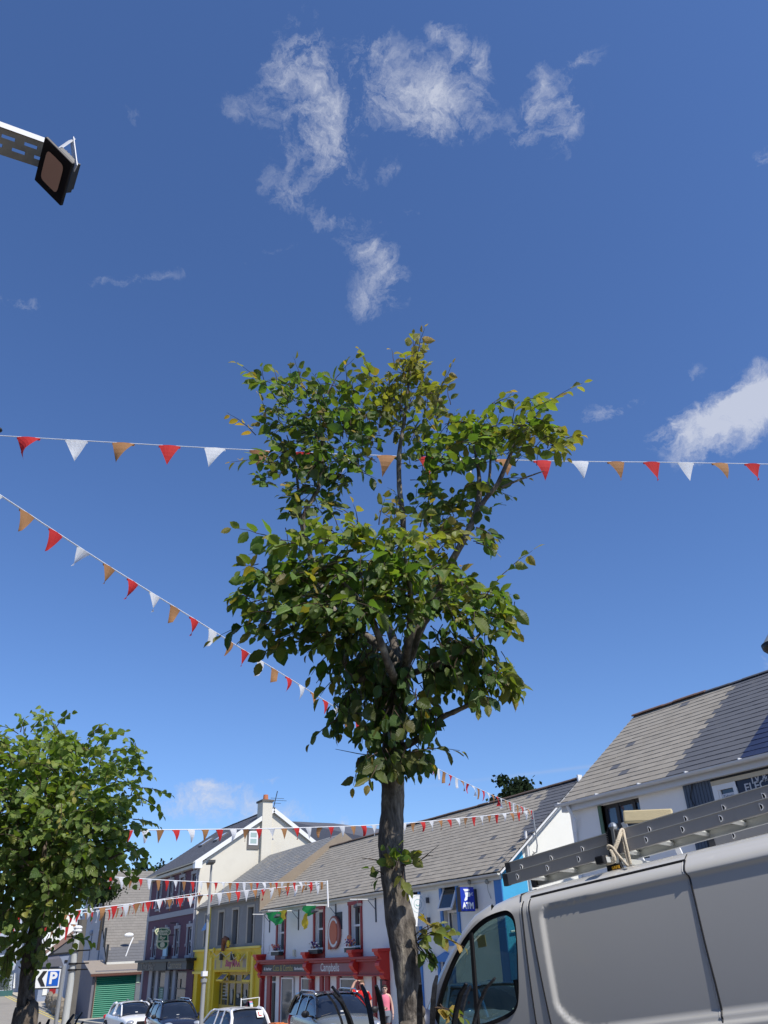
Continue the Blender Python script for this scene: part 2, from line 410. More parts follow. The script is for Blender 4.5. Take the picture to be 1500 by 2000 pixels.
def lerp(a, b, t): return a + (b - a) * t
GX = [(-400, 6), (-200, 3.5), (-150, 1.6), (-120, .55), (-95, -.35), (-75, -.95), (-46, -.55), (-40, -.45), (-33, -.22), (-23, .3), (-12, .93), (-7, 1.2), (-4, 1.36), (0, 1.62), (6, 2.0), (30, 2.4), (400, 8)]
def gz(x):
    for (a, b), (c, d) in zip(GX, GX[1:]):
        if a <= x <= c: return b + (d - b) * (x - a) / (c - a)
    return GX[0][1] if x < 0 else GX[-1][1]
M_LEAFS = mat('leaves_small', (.05, .10, .02), .6, .3, 6, attr=.5)
M_BARKD = mat('bark_dark', (.06, .05, .04), .95, .3, 4)
def farleaf(n, c): return mat(n, c, .75, .25, .6, attr=.55, spec=.2)
M_FAR1 = farleaf('foliage_dark', (.022, .045, .012)); M_FAR2 = farleaf('foliage_deep', (.03, .055, .02)); M_FAR3 = farleaf('foliage_pale', (.085, .13, .03)); M_FAR4 = farleaf('foliage_olive', (.11, .12, .02))
M_LAMP = mat('headlamp', (.5, .52, .55), .08, .3, 14, coat=1, metal=.4); M_TAIL = mat('tail_red', (.5, .01, .01), .2, .1, 8, coat=.6); M_CARGL = mat_glass_dark('car_glass', (.012, .016, .025), .03)
# ------------------------------------------------------------------ ground
def ground():
    asphalt = mat('asphalt', (.30, .275, .235), .9, .25, 1.2, .4, 60, dirt=(.16, .155, .15), dscale=.3)
    pave = mat('pavement', (.46, .42, .35), .9, .2, 1.6, .3, 30, dirt=(.18, .17, .15), dscale=.7)
    xs = [g[0] for g in GX]; xs = sorted(set(xs + [x for x in range(-200, 60, 4)]))
    mb = MB(); ys = [-400, -60, -10, 0, 2, 17, 26, 60, 400]
    def zz(x, y): return gz(x) + (max(0, y - 26) * .03) + (max(0, -10 - y) * .01)
    for i in range(len(xs) - 1):
        for j in range(len(ys) - 1):
            mb.poly([(xs[i], ys[j], zz(xs[i], ys[j])), (xs[i + 1], ys[j], zz(xs[i + 1], ys[j])), (xs[i + 1], ys[j + 1], zz(xs[i + 1], ys[j + 1])), (xs[i], ys[j + 1], zz(xs[i], ys[j + 1]))])
    tag(mb.build('ground', asphalt, fix=False), kind='structure')
    # raised pavements either side of the carriageway
    for nm, ya, yb, xa, xb in (('pavement', 14.6, 17.2, -74, 30), ('pavement', -8, 2.95, -12, 20), ('pavement', 14.6, 40, -120, -78)):
        mb = MB(); k = [x for x in xs if xa < x < xb]; k = [xa] + k + [xb]
        secs = [[(x, ya, gz(x) - .05), (x, ya, gz(x) + .13), (x, yb, gz(x) + .13 + (max(0, yb - 26) * .03)), (x, yb, gz(x) - .05)] for x in k]
        mb.loft(secs); mb.poly(secs[0]); mb.poly(secs[-1])
        tag(mb.build(nm, pave if ya > 0 else mat('tarmac', (.09, .088, .085), .9, .2, 1.6, .3, 30)), kind='structure')
    # side street going up to the left with double yellow lines
    yl = mat('yellow_paint', (.62, .5, .12), .8, .2, 8)
    mb = MB()
    k = [x for x in xs if -150 <= x <= -60]
    for off in (0, .35):
        secs = [[(x, 14.15 - off - .06, gz(x) + .006), (x, 14.15 - off + .06, gz(x) + .006)] for x in k]
        mb.loft(secs)
    tag(mb.build('road_marking', yl, fix=False), kind='structure')
ground()

# ------------------------------------------------------------------ building helpers
def wall_grid(mb, x0, x1, z0, z1, y, holes, depth=.16, frame=lambda x, z, y: (x, y, z)):
    """front skin of a wall with real window openings and their reveals; holes = (xa, xb, za, zb)"""
    X = sorted(set([x0, x1] + [h[0] for h in holes] + [h[1] for h in holes])); Z = sorted(set([z0, z1] + [h[2] for h in holes] + [h[3] for h in holes]))
    X = [x for x in X if x0 <= x <= x1]; Z = [z for z in Z if z0 <= z <= z1]
    for a, b in zip(X, X[1:]):
        for c, d in zip(Z, Z[1:]):
            mx, mz = (a + b) / 2, (c + d) / 2
            if any(h[0] < mx < h[1] and h[2] < mz < h[3] for h in holes): continue
            mb.poly([frame(a, c, y), frame(b, c, y), frame(b, d, y), frame(a, d, y)])
    for (a, b, c, d) in holes:
        for p, q in (((a, c), (b, c)), ((b, c), (b, d)), ((b, d), (a, d)), ((a, d), (a, c))):
            mb.poly([frame(p[0], p[1], y), frame(q[0], q[1], y), frame(q[0], q[1], y + depth), frame(p[0], p[1], y + depth)])
        mb.poly([frame(a, c, y + depth + .05), frame(b, c, y + depth + .05), frame(b, d, y + depth + .05), frame(a, d, y + depth + .05)])

def sash(parent, a, b, c, d, y, m_frame, m_glass, mid=.5, w=.07, vert=0, name='window', curtain=None):
    """window frame bars at depth y with panes behind; returns the frame"""
    f = MB()
    f.box(a, a + w, y, y + .06, c, d).box(b - w, b, y, y + .06, c, d).box(a + w, b - w, y, y + .06, c, c + w).box(a + w, b - w, y, y + .06, d - w, d)
    if mid: f.box(a + w, b - w, y - .012, y + .05, c + (d - c) * mid - w * .5, c + (d - c) * mid + w * .5)
    for k in range(vert):
        xx = lerp(a, b, (k + 1) / (vert + 1)); f.box(xx - w * .4, xx + w * .4, y + .004, y + .056, c + w, d - w)
    fo = f.build(name, m_frame, parent)
    g = MB(); g.box(a + w * .5, b - w * .5, y + .03, y + .045, c + w * .5, d - w * .5)
    g.build('pane', m_glass, fo)
    return fo

def slates(mb, x0, x1, y0, z0, y1, z1, w=.3, course=.24, seed=1, dark=None, patch=None, th=.016):
    """every slate of a roof slope as its own slightly tilted piece. dark(x, t) -> material index"""
    R = random.Random(seed); L = sqrt((y1 - y0) ** 2 + (z1 - z0) ** 2); n = max(1, round(L / course)); cs = L / n
    sy, sz = (y1 - y0) / L, (z1 - z0) / L; ny, nz = -sz, sy
    if nz < 0: ny, nz = -ny, -nz
    for r in range(n):
        a = r * cs; b = a + cs * 1.02; off = (w / 2 if r % 2 else 0); x = x0 - off
        while x < x1:
            xa, xb = max(x0, x + .003), min(x1, x + w - .003)
            if xb - xa > .04:
                lift = th * (1 + R.uniform(-.15, .25)); tl = R.uniform(-.003, .003); da = R.uniform(-.006, .006)
                if R.random() < .012: da -= .03
                mb.var = (R.random() ** 1.0, 0, 0); mb.cur = dark((xa + xb) / 2, (r + .5) / n, R) if dark else 0
                def P(xx, s, h): return (xx, y0 + sy * s + ny * h, z0 + sz * s + nz * h)
                p = [P(xa, a + da, lift + tl), P(xb, a + da, lift - tl), P(xb, b, .003), P(xa, b, .003)]
                i = len(mb.v); mb.v += p + [P(xa, a + da, 0), P(xb, a + da, 0)]
                mb.face((i, i + 1, i + 2, i + 3)); mb.face((i, i + 4, i + 5, i + 1)); mb.face((i, i + 3, i + 4)); mb.face((i + 1, i + 5, i + 2))
            x += w
    mb.var = (.1, 0, 0); mb.cur = 0

M_SL = mat('slate_weathered', (.37, .33, .268), .85, .16, 2.2, .3, 30, attr=.2, dirt=(.25, .21, .155), dscale=.7, damount=.4)
M_SLD = mat('slate_dark', (.13, .132, .142), .7, .1, 2.0, .2, 30, attr=.1)
M_SLB = mat('slate_blue', (.125, .127, .14), .7, .12, 2.0, .2, 30, attr=.15)
M_RIDGE = mat('ridge_tile', (.15, .105, .08), .9, .25, 2, .3, 20)
M_LEAD = mat('black_plastic', (.015, .015, .017), .5, .1, 6)
M_GUT = mat('gutter_white', (.62, .62, .58), .55, .08, 3, dirt=(.33, .31, .26), dscale=2)
M_WHT = mat('render_white', (.86, .84, .80), .88, .04, 1.0, .15, 60, dirt=(.55, .54, .5), dscale=.5, damount=.35)
M_WHT2 = mat('render_white_bright', (.80, .80, .75), .9, .03, .8, .12, 60, dirt=(.68, .66, .6), dscale=.4, damount=.3)
M_PVC = mat('pvc_white', (.78, .78, .77), .4, .03, 4)
M_GLS = mat_glass_dark('window_glass')
M_GLS2 = mat_glass_dark('window_glass_light', (.07, .085, .095), .06)
M_RED = mat('paint_red_dark', (.30, .018, .02), .45, .12, 3, .06, 30)
M_RED2 = mat('paint_red', (.55, .03, .02), .4, .1, 3, .05, 30)
M_BLUE = mat('paint_blue', (.05, .20, .52), .5, .1, 3, .05, 30)
M_BLUE_LIT = mat('paint_blue_lit', (.06, .38, .66), .6, .1, 2, .05, 30)  # same blue paint, with the sunlight put into a lighter colour
M_GREYM = mat('galvanised', (.42, .43, .43), .45, .12, 8, metal=.6)
M_BLK = mat('paint_black', (.02, .02, .022), .5, .2, 5)

def gutter(mb, xa, xb, y, z, r=.065):
    secs = []
    for x in (xa, xb):
        secs.append([(x, y - r + r * 1.9 * .5 * 0 + r * cos(pi + pi * k / 6), z + r * sin(pi + pi * k / 6)) for k in range(7)] + [(x, y + r * .0 + r * .75, z), (x, y - r - r * .9, z)])
    mb.loft(secs); mb.poly(secs[0]); mb.poly(secs[1])

def gable_body(mb, x0, x1, yf, yb, zb, ze, yr, zr, front=False, back=True, left=True, right=True):
    """side and back walls of a house whose ridge runs along x"""
    for x, on in ((x0, left), (x1, right)):
        if on: mb.poly([(x, yf, zb), (x, yb, zb), (x, yb, ze), (x, yr, zr), (x, yf, ze)])
    if back: mb.poly([(x0, yb, zb), (x1, yb, zb), (x1, yb, ze), (x0, yb, ze)])
    if front: mb.poly([(x0, yf, zb), (x1, yf, zb), (x1, yf, ze), (x0, yf, ze)])

def ridge(mb, xa, xb, y, z, r=.1, seg=.45, seed=3):
    R = random.Random(seed); x = xa
    while x < xb - .02:
        e = min(xb, x + seg); j = R.uniform(-.008, .008)
        secs = [[(xx, y + r * 1.25 * cos(pi * k / 6), z + j + r * .8 * sin(pi * k / 6) - .03) for k in range(7)] for xx in (x, e - .012)]
        mb.var = (R.random(), 0, 0); mb.loft(secs); mb.poly(secs[0]); mb.poly(secs[1]); x = e

def downpipe(mb, pts, r=.035):
    mb.tube(pts, r, 8)
    for p in pts[1:-1]: mb.cyl(V(p) - V((0, 0, .03)), V(p) + V((0, 0, .03)), r * 1.3, 8)

YF = 17.0
EAVE, RY_, RZr = 4.95, 20.85, 8.03        # shop row: eaves height, ridge line
XA0, XA1, XB1 = -41.9, -29.25, -21.95

# ------------------------------------------------------------------ red and white shop house
def red_house():
    T = thing('shop_house', 'white two storey shop house with dark red window surrounds and a red shopfront', 'house', ((XA0 + XA1) / 2, YF + 3, gz(-35)))
    wz0, wz1 = fz(696, 1856)[1], fz(694, 1768)[1]
    cx = [fz(549.5, 1822)[0], fz(624, 1817)[0], fz(695.5, 1811)[0]]
    hw = .44
    holes = [(c - hw + .02, c + hw, wz0 + .1, wz1) for c in cx]
    mb = MB(); wall_grid(mb, XA0, XA1, -1.2, EAVE - .02, YF, [(a, b, c, d) for a, b, c, d in holes], .2)
    gable_body(mb, XA0, XA1, YF, 25, -1.2, EAVE, RY_, RZr - .04, right=False)
    mb.build('wall', M_WHT, T)
    for i, (a, b, c, d) in enumerate(holes):
        w = sash(T, a, b, c, d, YF + .13, M_PVC, M_GLS, .52, .075)
        if i < 2:
            cur = MB(); cur.box(a + .3, b - .12, YF + .23, YF + .235, c + .5, d - .12); cur.build('curtain', mat('curtain_pale', (.6, .55, .45), .9), w)
        s = MB()
        s.box(a - .17, a, YF - .05, YF + .005, c - .05, d + .02).box(b, b + .13, YF - .05, YF + .005, c - .05, d + .02)
        s.box(a - .2, b + .16, YF - .07, YF + .005, d + .02, d + .22)
        if i == 2 or i == 1:
            for k in range(4): s.sphere((lerp(a - .12, b + .08, k / 3), YF - .04, d + .24), .085, 8, 6, 1.1, .35, .9)
        s.box(a - .17, b + .13, YF - .06, YF + .005, c - .42, c - .05)
        s.build('window_surround', M_RED, T, bevel=.008)
    rf = MB()
    def dk(x, t, R): return 1 if (R.random() < .012) else 0
    slates(rf, XA0 - .05, XA1, YF - .18, EAVE + .0, RY_, RZr, .30, .235, 5, dk)
    r = rf.build('roof', [M_SL, M_SLD], T, fix=False)
    u = MB(); u.poly([(XA0 - .05, YF - .16, EAVE - .01), (XA1, YF - .16, EAVE - .01), (XA1, RY_, RZr - .015), (XA0 - .05, RY_, RZr - .015)])
    u.poly([(XA0 - .05, 25.2, EAVE - .1), (XA1, 25.2, EAVE - .1), (XA1, RY_, RZr - .015), (XA0 - .05, RY_, RZr - .015)]); u.build('roof_lining', M_SLD, r)
    ri = MB(); ridge(ri, XA0 - .05, XA1, RY_, RZr + .02); ri.build('ridge', M_RIDGE, r)
    g = MB(); gutter(g, XA0 + .05, XA1, YF - .18, EAVE - .05); g.box(XA0, XA1, YF - .10, YF - .005, EAVE - .22, EAVE - .04)
    g.build('gutter', M_GUT, T)
    d = MB(); downpipe(d, [(XA0 + .08, YF - .06, 4.7), (XA0 + .08, YF - .06, 3.2), (XA0 + .08, YF - .06, -.3)], .045); d.build('downpipe', M_PVC, T)
    # shopfront: cornice, fascia, consoles, pilasters
    ft = fz(610, 1872.5)[1]; fb = fz(610, 1897.5)[1]
    x_a, x_b = fz(516, 1885)[0], fz(612.5, 1885)[0]; x_c = fz(705, 1885)[0]; x_d = fz(757, 1885)[0]
    s = MB()
    s.box(x_a, x_d, YF - .42, YF - .001, ft - .07, ft + .02).box(x_a + .05, x_d - .05, YF - .34, YF - .001, ft - .16, ft - .07)
    s.box(x_a, x_d, YF - .22, YF - .001, fb - .12, ft - .16)
    s.box(x_a, x_d, YF - .28, YF - .001, fb - .16, fb - .1)
    s.build('fascia', M_RED, T, bevel=.01)
    for i, xx in enumerate((x_a, x_b, x_c, x_d)):
        p = MB(); w = .17
        prof = [(0, ft + .16), (-.5, ft + .16), (-.48, ft + .08), (-.40, ft), (-.36, ft - .1), (-.46, ft - .2), (-.47, ft - .3), (-.38, ft - .42), (-.27, ft - .5), (-.25, fb - .05), (-.3, fb - .12), (-.22, fb - .25), (0, fb - .3)]
        p.prism([(xx - w, YF + a, b) for a, b in prof], (w * 2, 0, 0)); p.box(xx - w - .06, xx + w + .06, YF - .54, YF - .001, ft + .16, ft + .27)
        p.build('console', M_RED2, T, bevel=.008)
        q = MB(); q.box(xx - w + .02, xx + w - .02, YF - .17, YF - .001, -1.0, fb - .3); q.box(xx - w + .09, xx + w - .09, YF - .19, YF - .17, -.4, fb - .42); q.build('pilaster', M_RED, T, bevel=.006)
    f1 = MB(); f1.box(x_a + .35, x_b - .3, YF - .235, YF - .221, fb + .0, ft - .2); a = f1.build('sign_panel', mat('sign_charcoal', (.055, .05, .052), .5), T)
    f2 = MB(); f2.box(x_b + .35, x_c - .3, YF - .235, YF - .221, fb + .0, ft - .2); b = f2.build('sign_panel', mat('sign_maroon', (.25, .10, .12), .45), T)
    zc = (fb + ft - .2) / 2; zsz = (ft - fb)
    gold = mat('lettering_gold', (.38, .30, .10), .5); pal = mat('lettering_pale', (.62, .62, .62), .5)
    xm = (x_a + x_b) / 2
    textmesh('Cuts & Combs', .34, (xm, YF - .24, zc), (1, 0, 0), (0, 0, 1), gold, a, width=2.3, bold=.004)
    textmesh('& barber', .17, (x_a + 1.05, YF - .24, zc - .02), (1, 0, 0), (0, 0, 1), pal, a, width=.95, bold=.006)
    textmesh('Barbershop', .16, (x_b - 1.0, YF - .24, zc - .02), (1, 0, 0), (0, 0, 1), pal, a, width=1.05, bold=.006)
    textmesh('Campbells', .42, ((x_b + x_c) / 2 - .12, YF - .24, zc), (1, 0, 0), (0, 0, 1), pal, b, width=1.75, bold=.006)
    # ground floor bays: white piers, red surrounds, glass
    zt = fb - .18; zl = gz(-36) + .45
    def bay(px0, px1, top=zt, bot=None, red=True, glass=M_GLS2, mid=0):
        xa, xb = fz(px0, 1930)[0], fz(px1, 1930)[0]; bot = zl if bot is None else bot
        w = sash(T, xa, xb, bot, top - .05, YF - .10, M_PVC, glass, mid, .06, name='shop_window')
        if red:
            s = MB(); s.box(xa - .24, xa - .01, YF - .09, YF - .002, bot - .1, top).box(xa - .24, xb + .06, YF - .14, YF - .002, bot - .14, bot - .02)
            s.build('window_surround', M_RED, T)
        return w
    w = bay(552.5, 575.5); k = MB(); k.box(fz(558, 1930)[0], fz(566, 1930)[0], YF - .04, YF - .035, zl + .2, zt - .5); k.build('poster', mat('poster_pale', (.5, .52, .5), .8), w)
    bay(592, 612); bay(668, 702)
    dm = MB()
    xa, xb = fz(524, 1930)[0], fz(531, 1930)[0]
    dm.box(xa, xb, YF - .09, YF - .002, -.6, zt); xa2, xb2 = fz(533.5, 1930)[0], fz(538, 1930)[0]
    dm.build('door_frame', M_RED, T)
    dd = MB(); dd.box(xa2, xb2, YF - .06, YF - .002, -.5, zt - .28); dd.box(xa2, xb2, YF - .06, YF - .002, zt - .2, zt - .03); dd.build('door', M_BLK, T)
    dm = MB()
    for p0, p1 in ((627, 633), (637.5, 645), (660.5, 666.5), (730, 736)):
        xa, xb = fz(p0, 1930)[0], fz(p1, 1930)[0]; dm.box(xa, xb, YF - .08, YF - .002, -.4, zt)
    dm.build_each('door_panel', M_RED, T)
    ps = MB(); xa, xb = fz(690, 1930)[0], fz(693.5, 1930)[0]
    for i in range(4):
        for j in range(4):
            ps.box(fz(689 + i * 3.6, 1930)[0], fz(691.6 + i * 3.6, 1930)[0], YF - .075, YF - .07, 1.35 - j * .3, 1.58 - j * .3)
    ps.build_each('poster', mat('poster_blue', (.45, .5, .6), .7), T)
    dr = MB(); xa, xb = fz(741, 1930)[0], fz(757, 1930)[0]; dr.box(xa, xb, YF - .07, YF - .002, -.2, zt - .12); d = dr.build('door', M_PVC, T)
    k = MB(); k.box(xa + .2, xa + .45, YF - .075, YF - .071, 1.4, 1.95); k.build('pane', M_BLK, d)
    # hanging bits on the wall
    b = MB(); p = fz(577, 1861); b.box(p[0] - .07, p[0] + .07, YF - .12, YF - .002, p[1] - .13, p[1] + .13); b.build('alarm_box', mat('alarm_cream', (.7, .66, .5), .5), T)
    b = MB(); p = fz(524.5, 1854); b.box(p[0] - .13, p[0] + .13, YF - .05, YF - .002, p[1] - .17, p[1] + .17); b.build('meter_box', M_WHT, T, bevel=.02)
    # flower boxes on the sills
    for i, (a, bb, c, d) in enumerate(holes):
        F = thing('flower_box', ['flower box of pink and orange blooms on the left red window of the white house', 'flower box of purple blooms on the middle red window of the white house', 'flower box with an orange rose and purple blooms right of the round C sign'][i], 'flower box', ((a + bb) / 2, YF - .2, c), group='flower boxes on the red windows')
        bx = MB(); bx.box(a - .05, bb + .02, YF - .32, YF - .08, c - .16, c + .0); bx.build('box', M_BLK, F)
        rl = MB(); rl.box(a - .2, bb + .1, YF - .36, YF - .33, c + .0, c + .035); rl.build('rail', M_PVC, F)
        R = random.Random(50 + i); fl = MB(); lv = MB(); cm = []
        for k in range(120):
            q = V((R.uniform(a - .02, bb), YF - .2 + R.uniform(-.12, .1), c + R.uniform(-.02, .26))); e = [V((R.gauss(0, 1), R.gauss(0, 1), R.gauss(0, 1))).normalized() * .035 for _ in range(3)]
            lv.var = (R.random(), 0, 0); lv.poly([q + e[0], q + e[1], q + e[2]])
        for k in range(26):
            fl.cur = R.choice([0, 1, 2]) if i != 1 else R.choice([0, 0, 3]); q = (R.uniform(a, bb - .05), YF - .24 + R.uniform(-.1, .06), c + R.uniform(.08, .3)); fl.sphere(q, R.uniform(.025, .045), 6, 4)
        if i == 2: fl.cur = 1; fl.sphere((a + .28, YF - .25, c + .36), .11, 8, 6)
        lv.build('leaves', M_LEAFS, F, fix=False)
        fl.build('flowers', [mat('petal_purple', (.12, .05, .22), .7), mat('petal_orange', (.75, .25, .12), .7), mat('petal_pink', (.5, .16, .22), .7), mat('petal_white', (.8, .8, .75), .7)], F)
    # round sign with the letter C
    cx_, cz_ = fz(656, 1821); r0 = .56
    S = thing('round_sign', 'round orange and white letter C sign on the white wall between two red windows', 'sign', (cx_, YF - .1, cz_))
    def disc(r, y0, y1, rz=1.12): 
        m = MB(); m.prism([(cx_ + r * cos(2 * pi * k / 40), y0, cz_ + r * rz * sin(2 * pi * k / 40)) for k in range(40)], (0, y1 - y0, 0)); return m
    disc(r0, YF - .12, YF - .03).build('board', mat('sign_rim', (.33, .1, .08), .5), S)
    b = MB(); b.box(cx_ - r0, cx_ - r0 + .24, YF - .11, YF - .035, cz_ - r0 * 1.12, cz_ - .2); b.build('tail', mat('sign_orange', (.52, .12, .05), .5), S)
    disc(r0 * .62, YF - .135, YF - .121, 1.3).build('centre', mat('sign_orange', (.52, .12, .05), .5), S)
    m = MB(); r1, r2 = r0 * .88, r0 * .68
    arc = [rad(42 + k * 276 / 28) for k in range(29)]
    lo = [(cx_ + r1 * cos(t), YF - .13, cz_ + r1 * 1.12 * sin(t)) for t in arc]; li = [(cx_ + r2 * cos(t), YF - .13, cz_ + r2 * 1.2 * sin(t)) for t in arc]
    for k in range(28): m.poly([lo[k], lo[k + 1], li[k + 1], li[k]])
    m.build('letter', mat('sign_white', (.72, .68, .66), .5), S, fix=False)
    b = MB(); b.box(cx_ + .1, cx_ + .62, YF - .028, YF - .003, cz_ + .1, cz_ + .75); b.build('backing', mat('sign_navy', (.03, .035, .05), .5), S)
    # poles and lamps on brackets above the windows
    for i, (pxw, pyw, L) in enumerate(((584, 1779, 1.5), (656.5, 1768, 1.35), (734, 1757, 1.1), (528, 1786, .9))):
        xw, zw = fz(pxw, pyw)
        B = thing('flag_pole', ['black wall bracket pole carrying the left green flag', 'white wall bracket pole carrying the flag with a yellow tail', 'white wall bracket pole beside the third red window without a flag', 'short wall bracket pole by the grey house corner'][i], 'flagpole', (xw, YF, zw), group='bracket poles under the eaves')
        a = MB(); a.box(xw - .03, xw + .03, YF - .04, YF - .004, zw - .8, zw + .12); a.bar((xw, YF - .03, zw - .35), (xw - .05, YF - .33, zw - .02), .02, .02); a.build('bracket', mat('bracket_grey', (.06, .07, .09), .5), B)
        p = MB(); p.cyl((xw, YF - .04, zw), (xw - L * .12, YF - L, zw + .02), .022, 8); p.build('pole', mat('pole_offwhite', (.55, .55, .53), .5), B)
        if i in (0, 1, 2):
            l_ = MB(); e = V((xw - .08, YF - L * .72, zw - .2)); l_.obox(e, (.16, 0, .03), (0, .1, 0), (-.01, 0, .045)); l_.cyl(e, e + V((0, 0, .22)), .015, 6); l_.build('lamp', mat('lamp_grey', (.07, .07, .08), .4), B)
    return ft, fb

# ------------------------------------------------------------------ flags
def flags():
    green = mat_cloth('flag_green', (.03, .36, .10)); gold = mat_cloth('flag_gold', (.75, .6, .06))
    def sheet(pts, nm, m, parent, seed, nx=14, ny=8, amp=.07):
        R = random.Random(seed); mb = MB(); ph = R.uniform(0, 6); g = []
        for j in range(ny + 1):
            row = []
            for i in range(nx + 1):
                u, v = i / nx, j / ny; p = V(pts[0]).lerp(V(pts[1]), u).lerp(V(pts[3]).lerp(V(pts[2]), u), v)
                p += V((sin(u * 13 + ph + v * 3) * amp * .4, sin(u * 9 + v * 5 + ph) * amp, -sin(u * pi) * v * .12 + sin(u * 17 + ph) * .02 * v)); row.append(p)
            g.append(row)
        for j in range(ny):
            for i in range(nx): mb.poly([g[j][i], g[j][i + 1], g[j + 1][i + 1], g[j + 1][i]])
        return mb.build(nm, m, parent, smooth=True, fix=False)
    z0 = fz(553, 1782, 16.2)[1]
    a, b = onY(516, 1783, 16.1), onY(561, 1779, 16.1)
    F = thing('flag', 'green and yellow flag drooping from the left pole by the grey house', 'flag', a, group='green and yellow flags')
    sheet([a, b, onY(548, 1803, 16.1), onY(530, 1799, 16.1)], 'cloth', green, F, 1, amp=.06)
    sheet([onY(546, 1779, 16.0), onY(560, 1777, 16.0), onY(557, 1794, 16.0), onY(550, 1790, 16.0)], 'trim', gold, F, 2, 6, 6, .05)
    a, b = onY(588, 1769.5, 16.0), onY(620, 1768.5, 16.0)
    F = thing('flag', 'green flag with a hanging yellow tail between two red windows', 'flag', a, group='green and yellow flags')
    sheet([a, b, onY(612, 1783, 16.0), onY(595, 1782, 16.0)], 'cloth', green, F, 3, amp=.06)
    sheet([onY(595, 1784, 15.98), onY(601, 1784, 15.98), onY(600, 1809, 15.98), onY(590, 1809, 15.98)], 'trim', gold, F, 4, 5, 8, .06)

# ------------------------------------------------------------------ blue and white shop house at the end of the row
def blue_house():
    T = thing('shop_house', 'white two storey shop house with blue window frames and sunlit blue lower gable', 'house', ((XA1 + XB1) / 2, YF + 3, gz(-25)))
    ct, cb = fz(878, 1727)[1], fz(884, 1829)[1]; cx = fz(880, 1780)[0]
    holes = [(cx - .43, cx + .43, cb, ct)]
    cx2 = fz(806, 1760)[0]; holes.append((cx2 - .43, cx2 + .43, cb, ct))
    lt = fz(872, 1862)[1]; lx0, lx1 = fz(858, 1890)[0], fz(885, 1890)[0]; kx0, kx1 = fz(803, 1890)[0], fz(825, 1890)[0]
    holes += [(lx0 + .1, lx1, -.3, lt - .25), (kx0, kx1 - .1, -.3, lt - .3)]
    mb = MB(); wall_grid(mb, XA1, XB1, -1.2, EAVE - .02, YF, holes, .2)
    gable_body(mb, XA1, XB1, YF, 25, -1.2, EAVE, RY_, RZr - .04, left=False)
    mb.build('wall', M_WHT2, T)
    q = MB(); x = fz(966, 1730)[0]; q.box(x, XB1 + .012, YF - .03, YF - .001, -1.2, EAVE - .1); q.build('quoin', M_BLUE, T)
    q = MB(); q.box(XB1 + .003, XB1 + .02, YF - .001, YF + 1.05, -1.2, EAVE - .02); q.poly([(XB1 + .02, YF, EAVE - .03), (XB1 + .02, YF + 1.05, EAVE - .03), (XB1 + .02, YF + .95, EAVE + .75)]); q.build('gable_paint', M_BLUE_LIT, T)
    q = MB(); downpipe(q, [(XB1 + .09, YF + 1.15, 6.2), (XB1 + .09, YF + 1.15, 3.6), (XB1 + .09, YF + 1.15, 1.5), (XB1 + .09, YF + 1.15, 0)], .045); q.cyl((XB1 + .09, YF + 1.15, 3.3), (XB1 + .09, YF + .1, 3.25), .03); q.build('downpipe', M_PVC, T)
    for i, (a, b, c, d) in enumerate(holes[:2]):
        s = MB(); s.box(a - .16, a, YF - .05, YF + .004, c - .1, d + .1).box(b, b + .14, YF - .05, YF + .004, c - .1, d + .1).box(a - .2, b + .18, YF - .06, YF + .004, d + .01, d + .17).box(a - .2, b + .18, YF - .09, YF + .004, c - .28, c - .1)
        s.build('window_surround', M_BLUE, T, bevel=.006)
        w = sash(T, a + .08, b, c, c + (d - c) * .5, YF + .10, M_PVC, M_GLS, 0, .08)
        cd = MB(); cd.box(a + .32, b - .12, YF + .125, YF + .128, c + .12, c + (d - c) * .42); cd.build('poster', mat('poster_grey', (.4, .42, .42), .6), w)
        # the upper light is tilted open outward
        zc, zt_ = c + (d - c) * .5, d - .02; o = V((0, -.32, .08)); f = MB(); A, B_, C_, D_ = V((a + .02, YF + .1, zt_)), V((b - .02, YF + .1, zt_)), V((b - .02, YF - .24, zc + .03)), V((a + .02, YF - .24, zc + .03))
        for p0, p1 in ((A, B_), (B_, C_), (C_, D_), (D_, A)): f.bar(p0, p1, .08, .05, up=(0, .9, .3))
        fo = f.build('casement', M_PVC, T); g = MB(); g.poly([A, B_, C_, D_]); g.build('pane', M_GLS, fo)
    for (a, b, c, d) in holes[2:]:
        s = MB(); s.box(a - .14, a, YF - .05, YF + .004, -.6, d + .05).box(b, b + .14, YF - .05, YF + .004, -.6, d + .05); s.prism([(a - .24, YF - .07, d), (b + .24, YF - .07, d), (b + .24, YF - .07, d + .12), ((a + b) / 2, YF - .07, d + .3), (a - .24, YF - .07, d + .12)], (0, .07, 0)); s.build('door_surround', M_BLUE, T)
        g = MB(); g.box(a, b, YF + .1, YF + .14, -.6, d); g.build('door', mat('door_blue', (.03, .10, .3), .45), T)
    b = MB(); p = fz(848, 1869); b.sphere((p[0], YF - .06, p[1]), .11, 10, 6, 1, .6, 1); b.build('alarm_bell', M_RED2, T)
    b = MB(); p = fz(819, 1880); b.box(p[0] - .1, p[0] + .1, YF - .08, YF - .002, p[1] - .2, p[1] + .2); b.build('door_sign', mat('alarm_cream', (.7, .66, .5), .5), T)
    c_ = MB()
    for px, py in ((922, 1723), (956, 1722)):
        p = fz(px, py); c_.sphere((p[0], YF - .1, p[1]), .08, 8, 6); c_.tube([(p[0], YF - .1, p[1]), (p[0] - .06, YF - .05, p[1] - .25), (p[0] + .03, YF - .02, p[1] - .5)], .009, 5)
    c_.build('cable_junction', mat('junction_grey', (.3, .3, .28), .7), T)
    rf = MB()
    xr = XB1 + .22
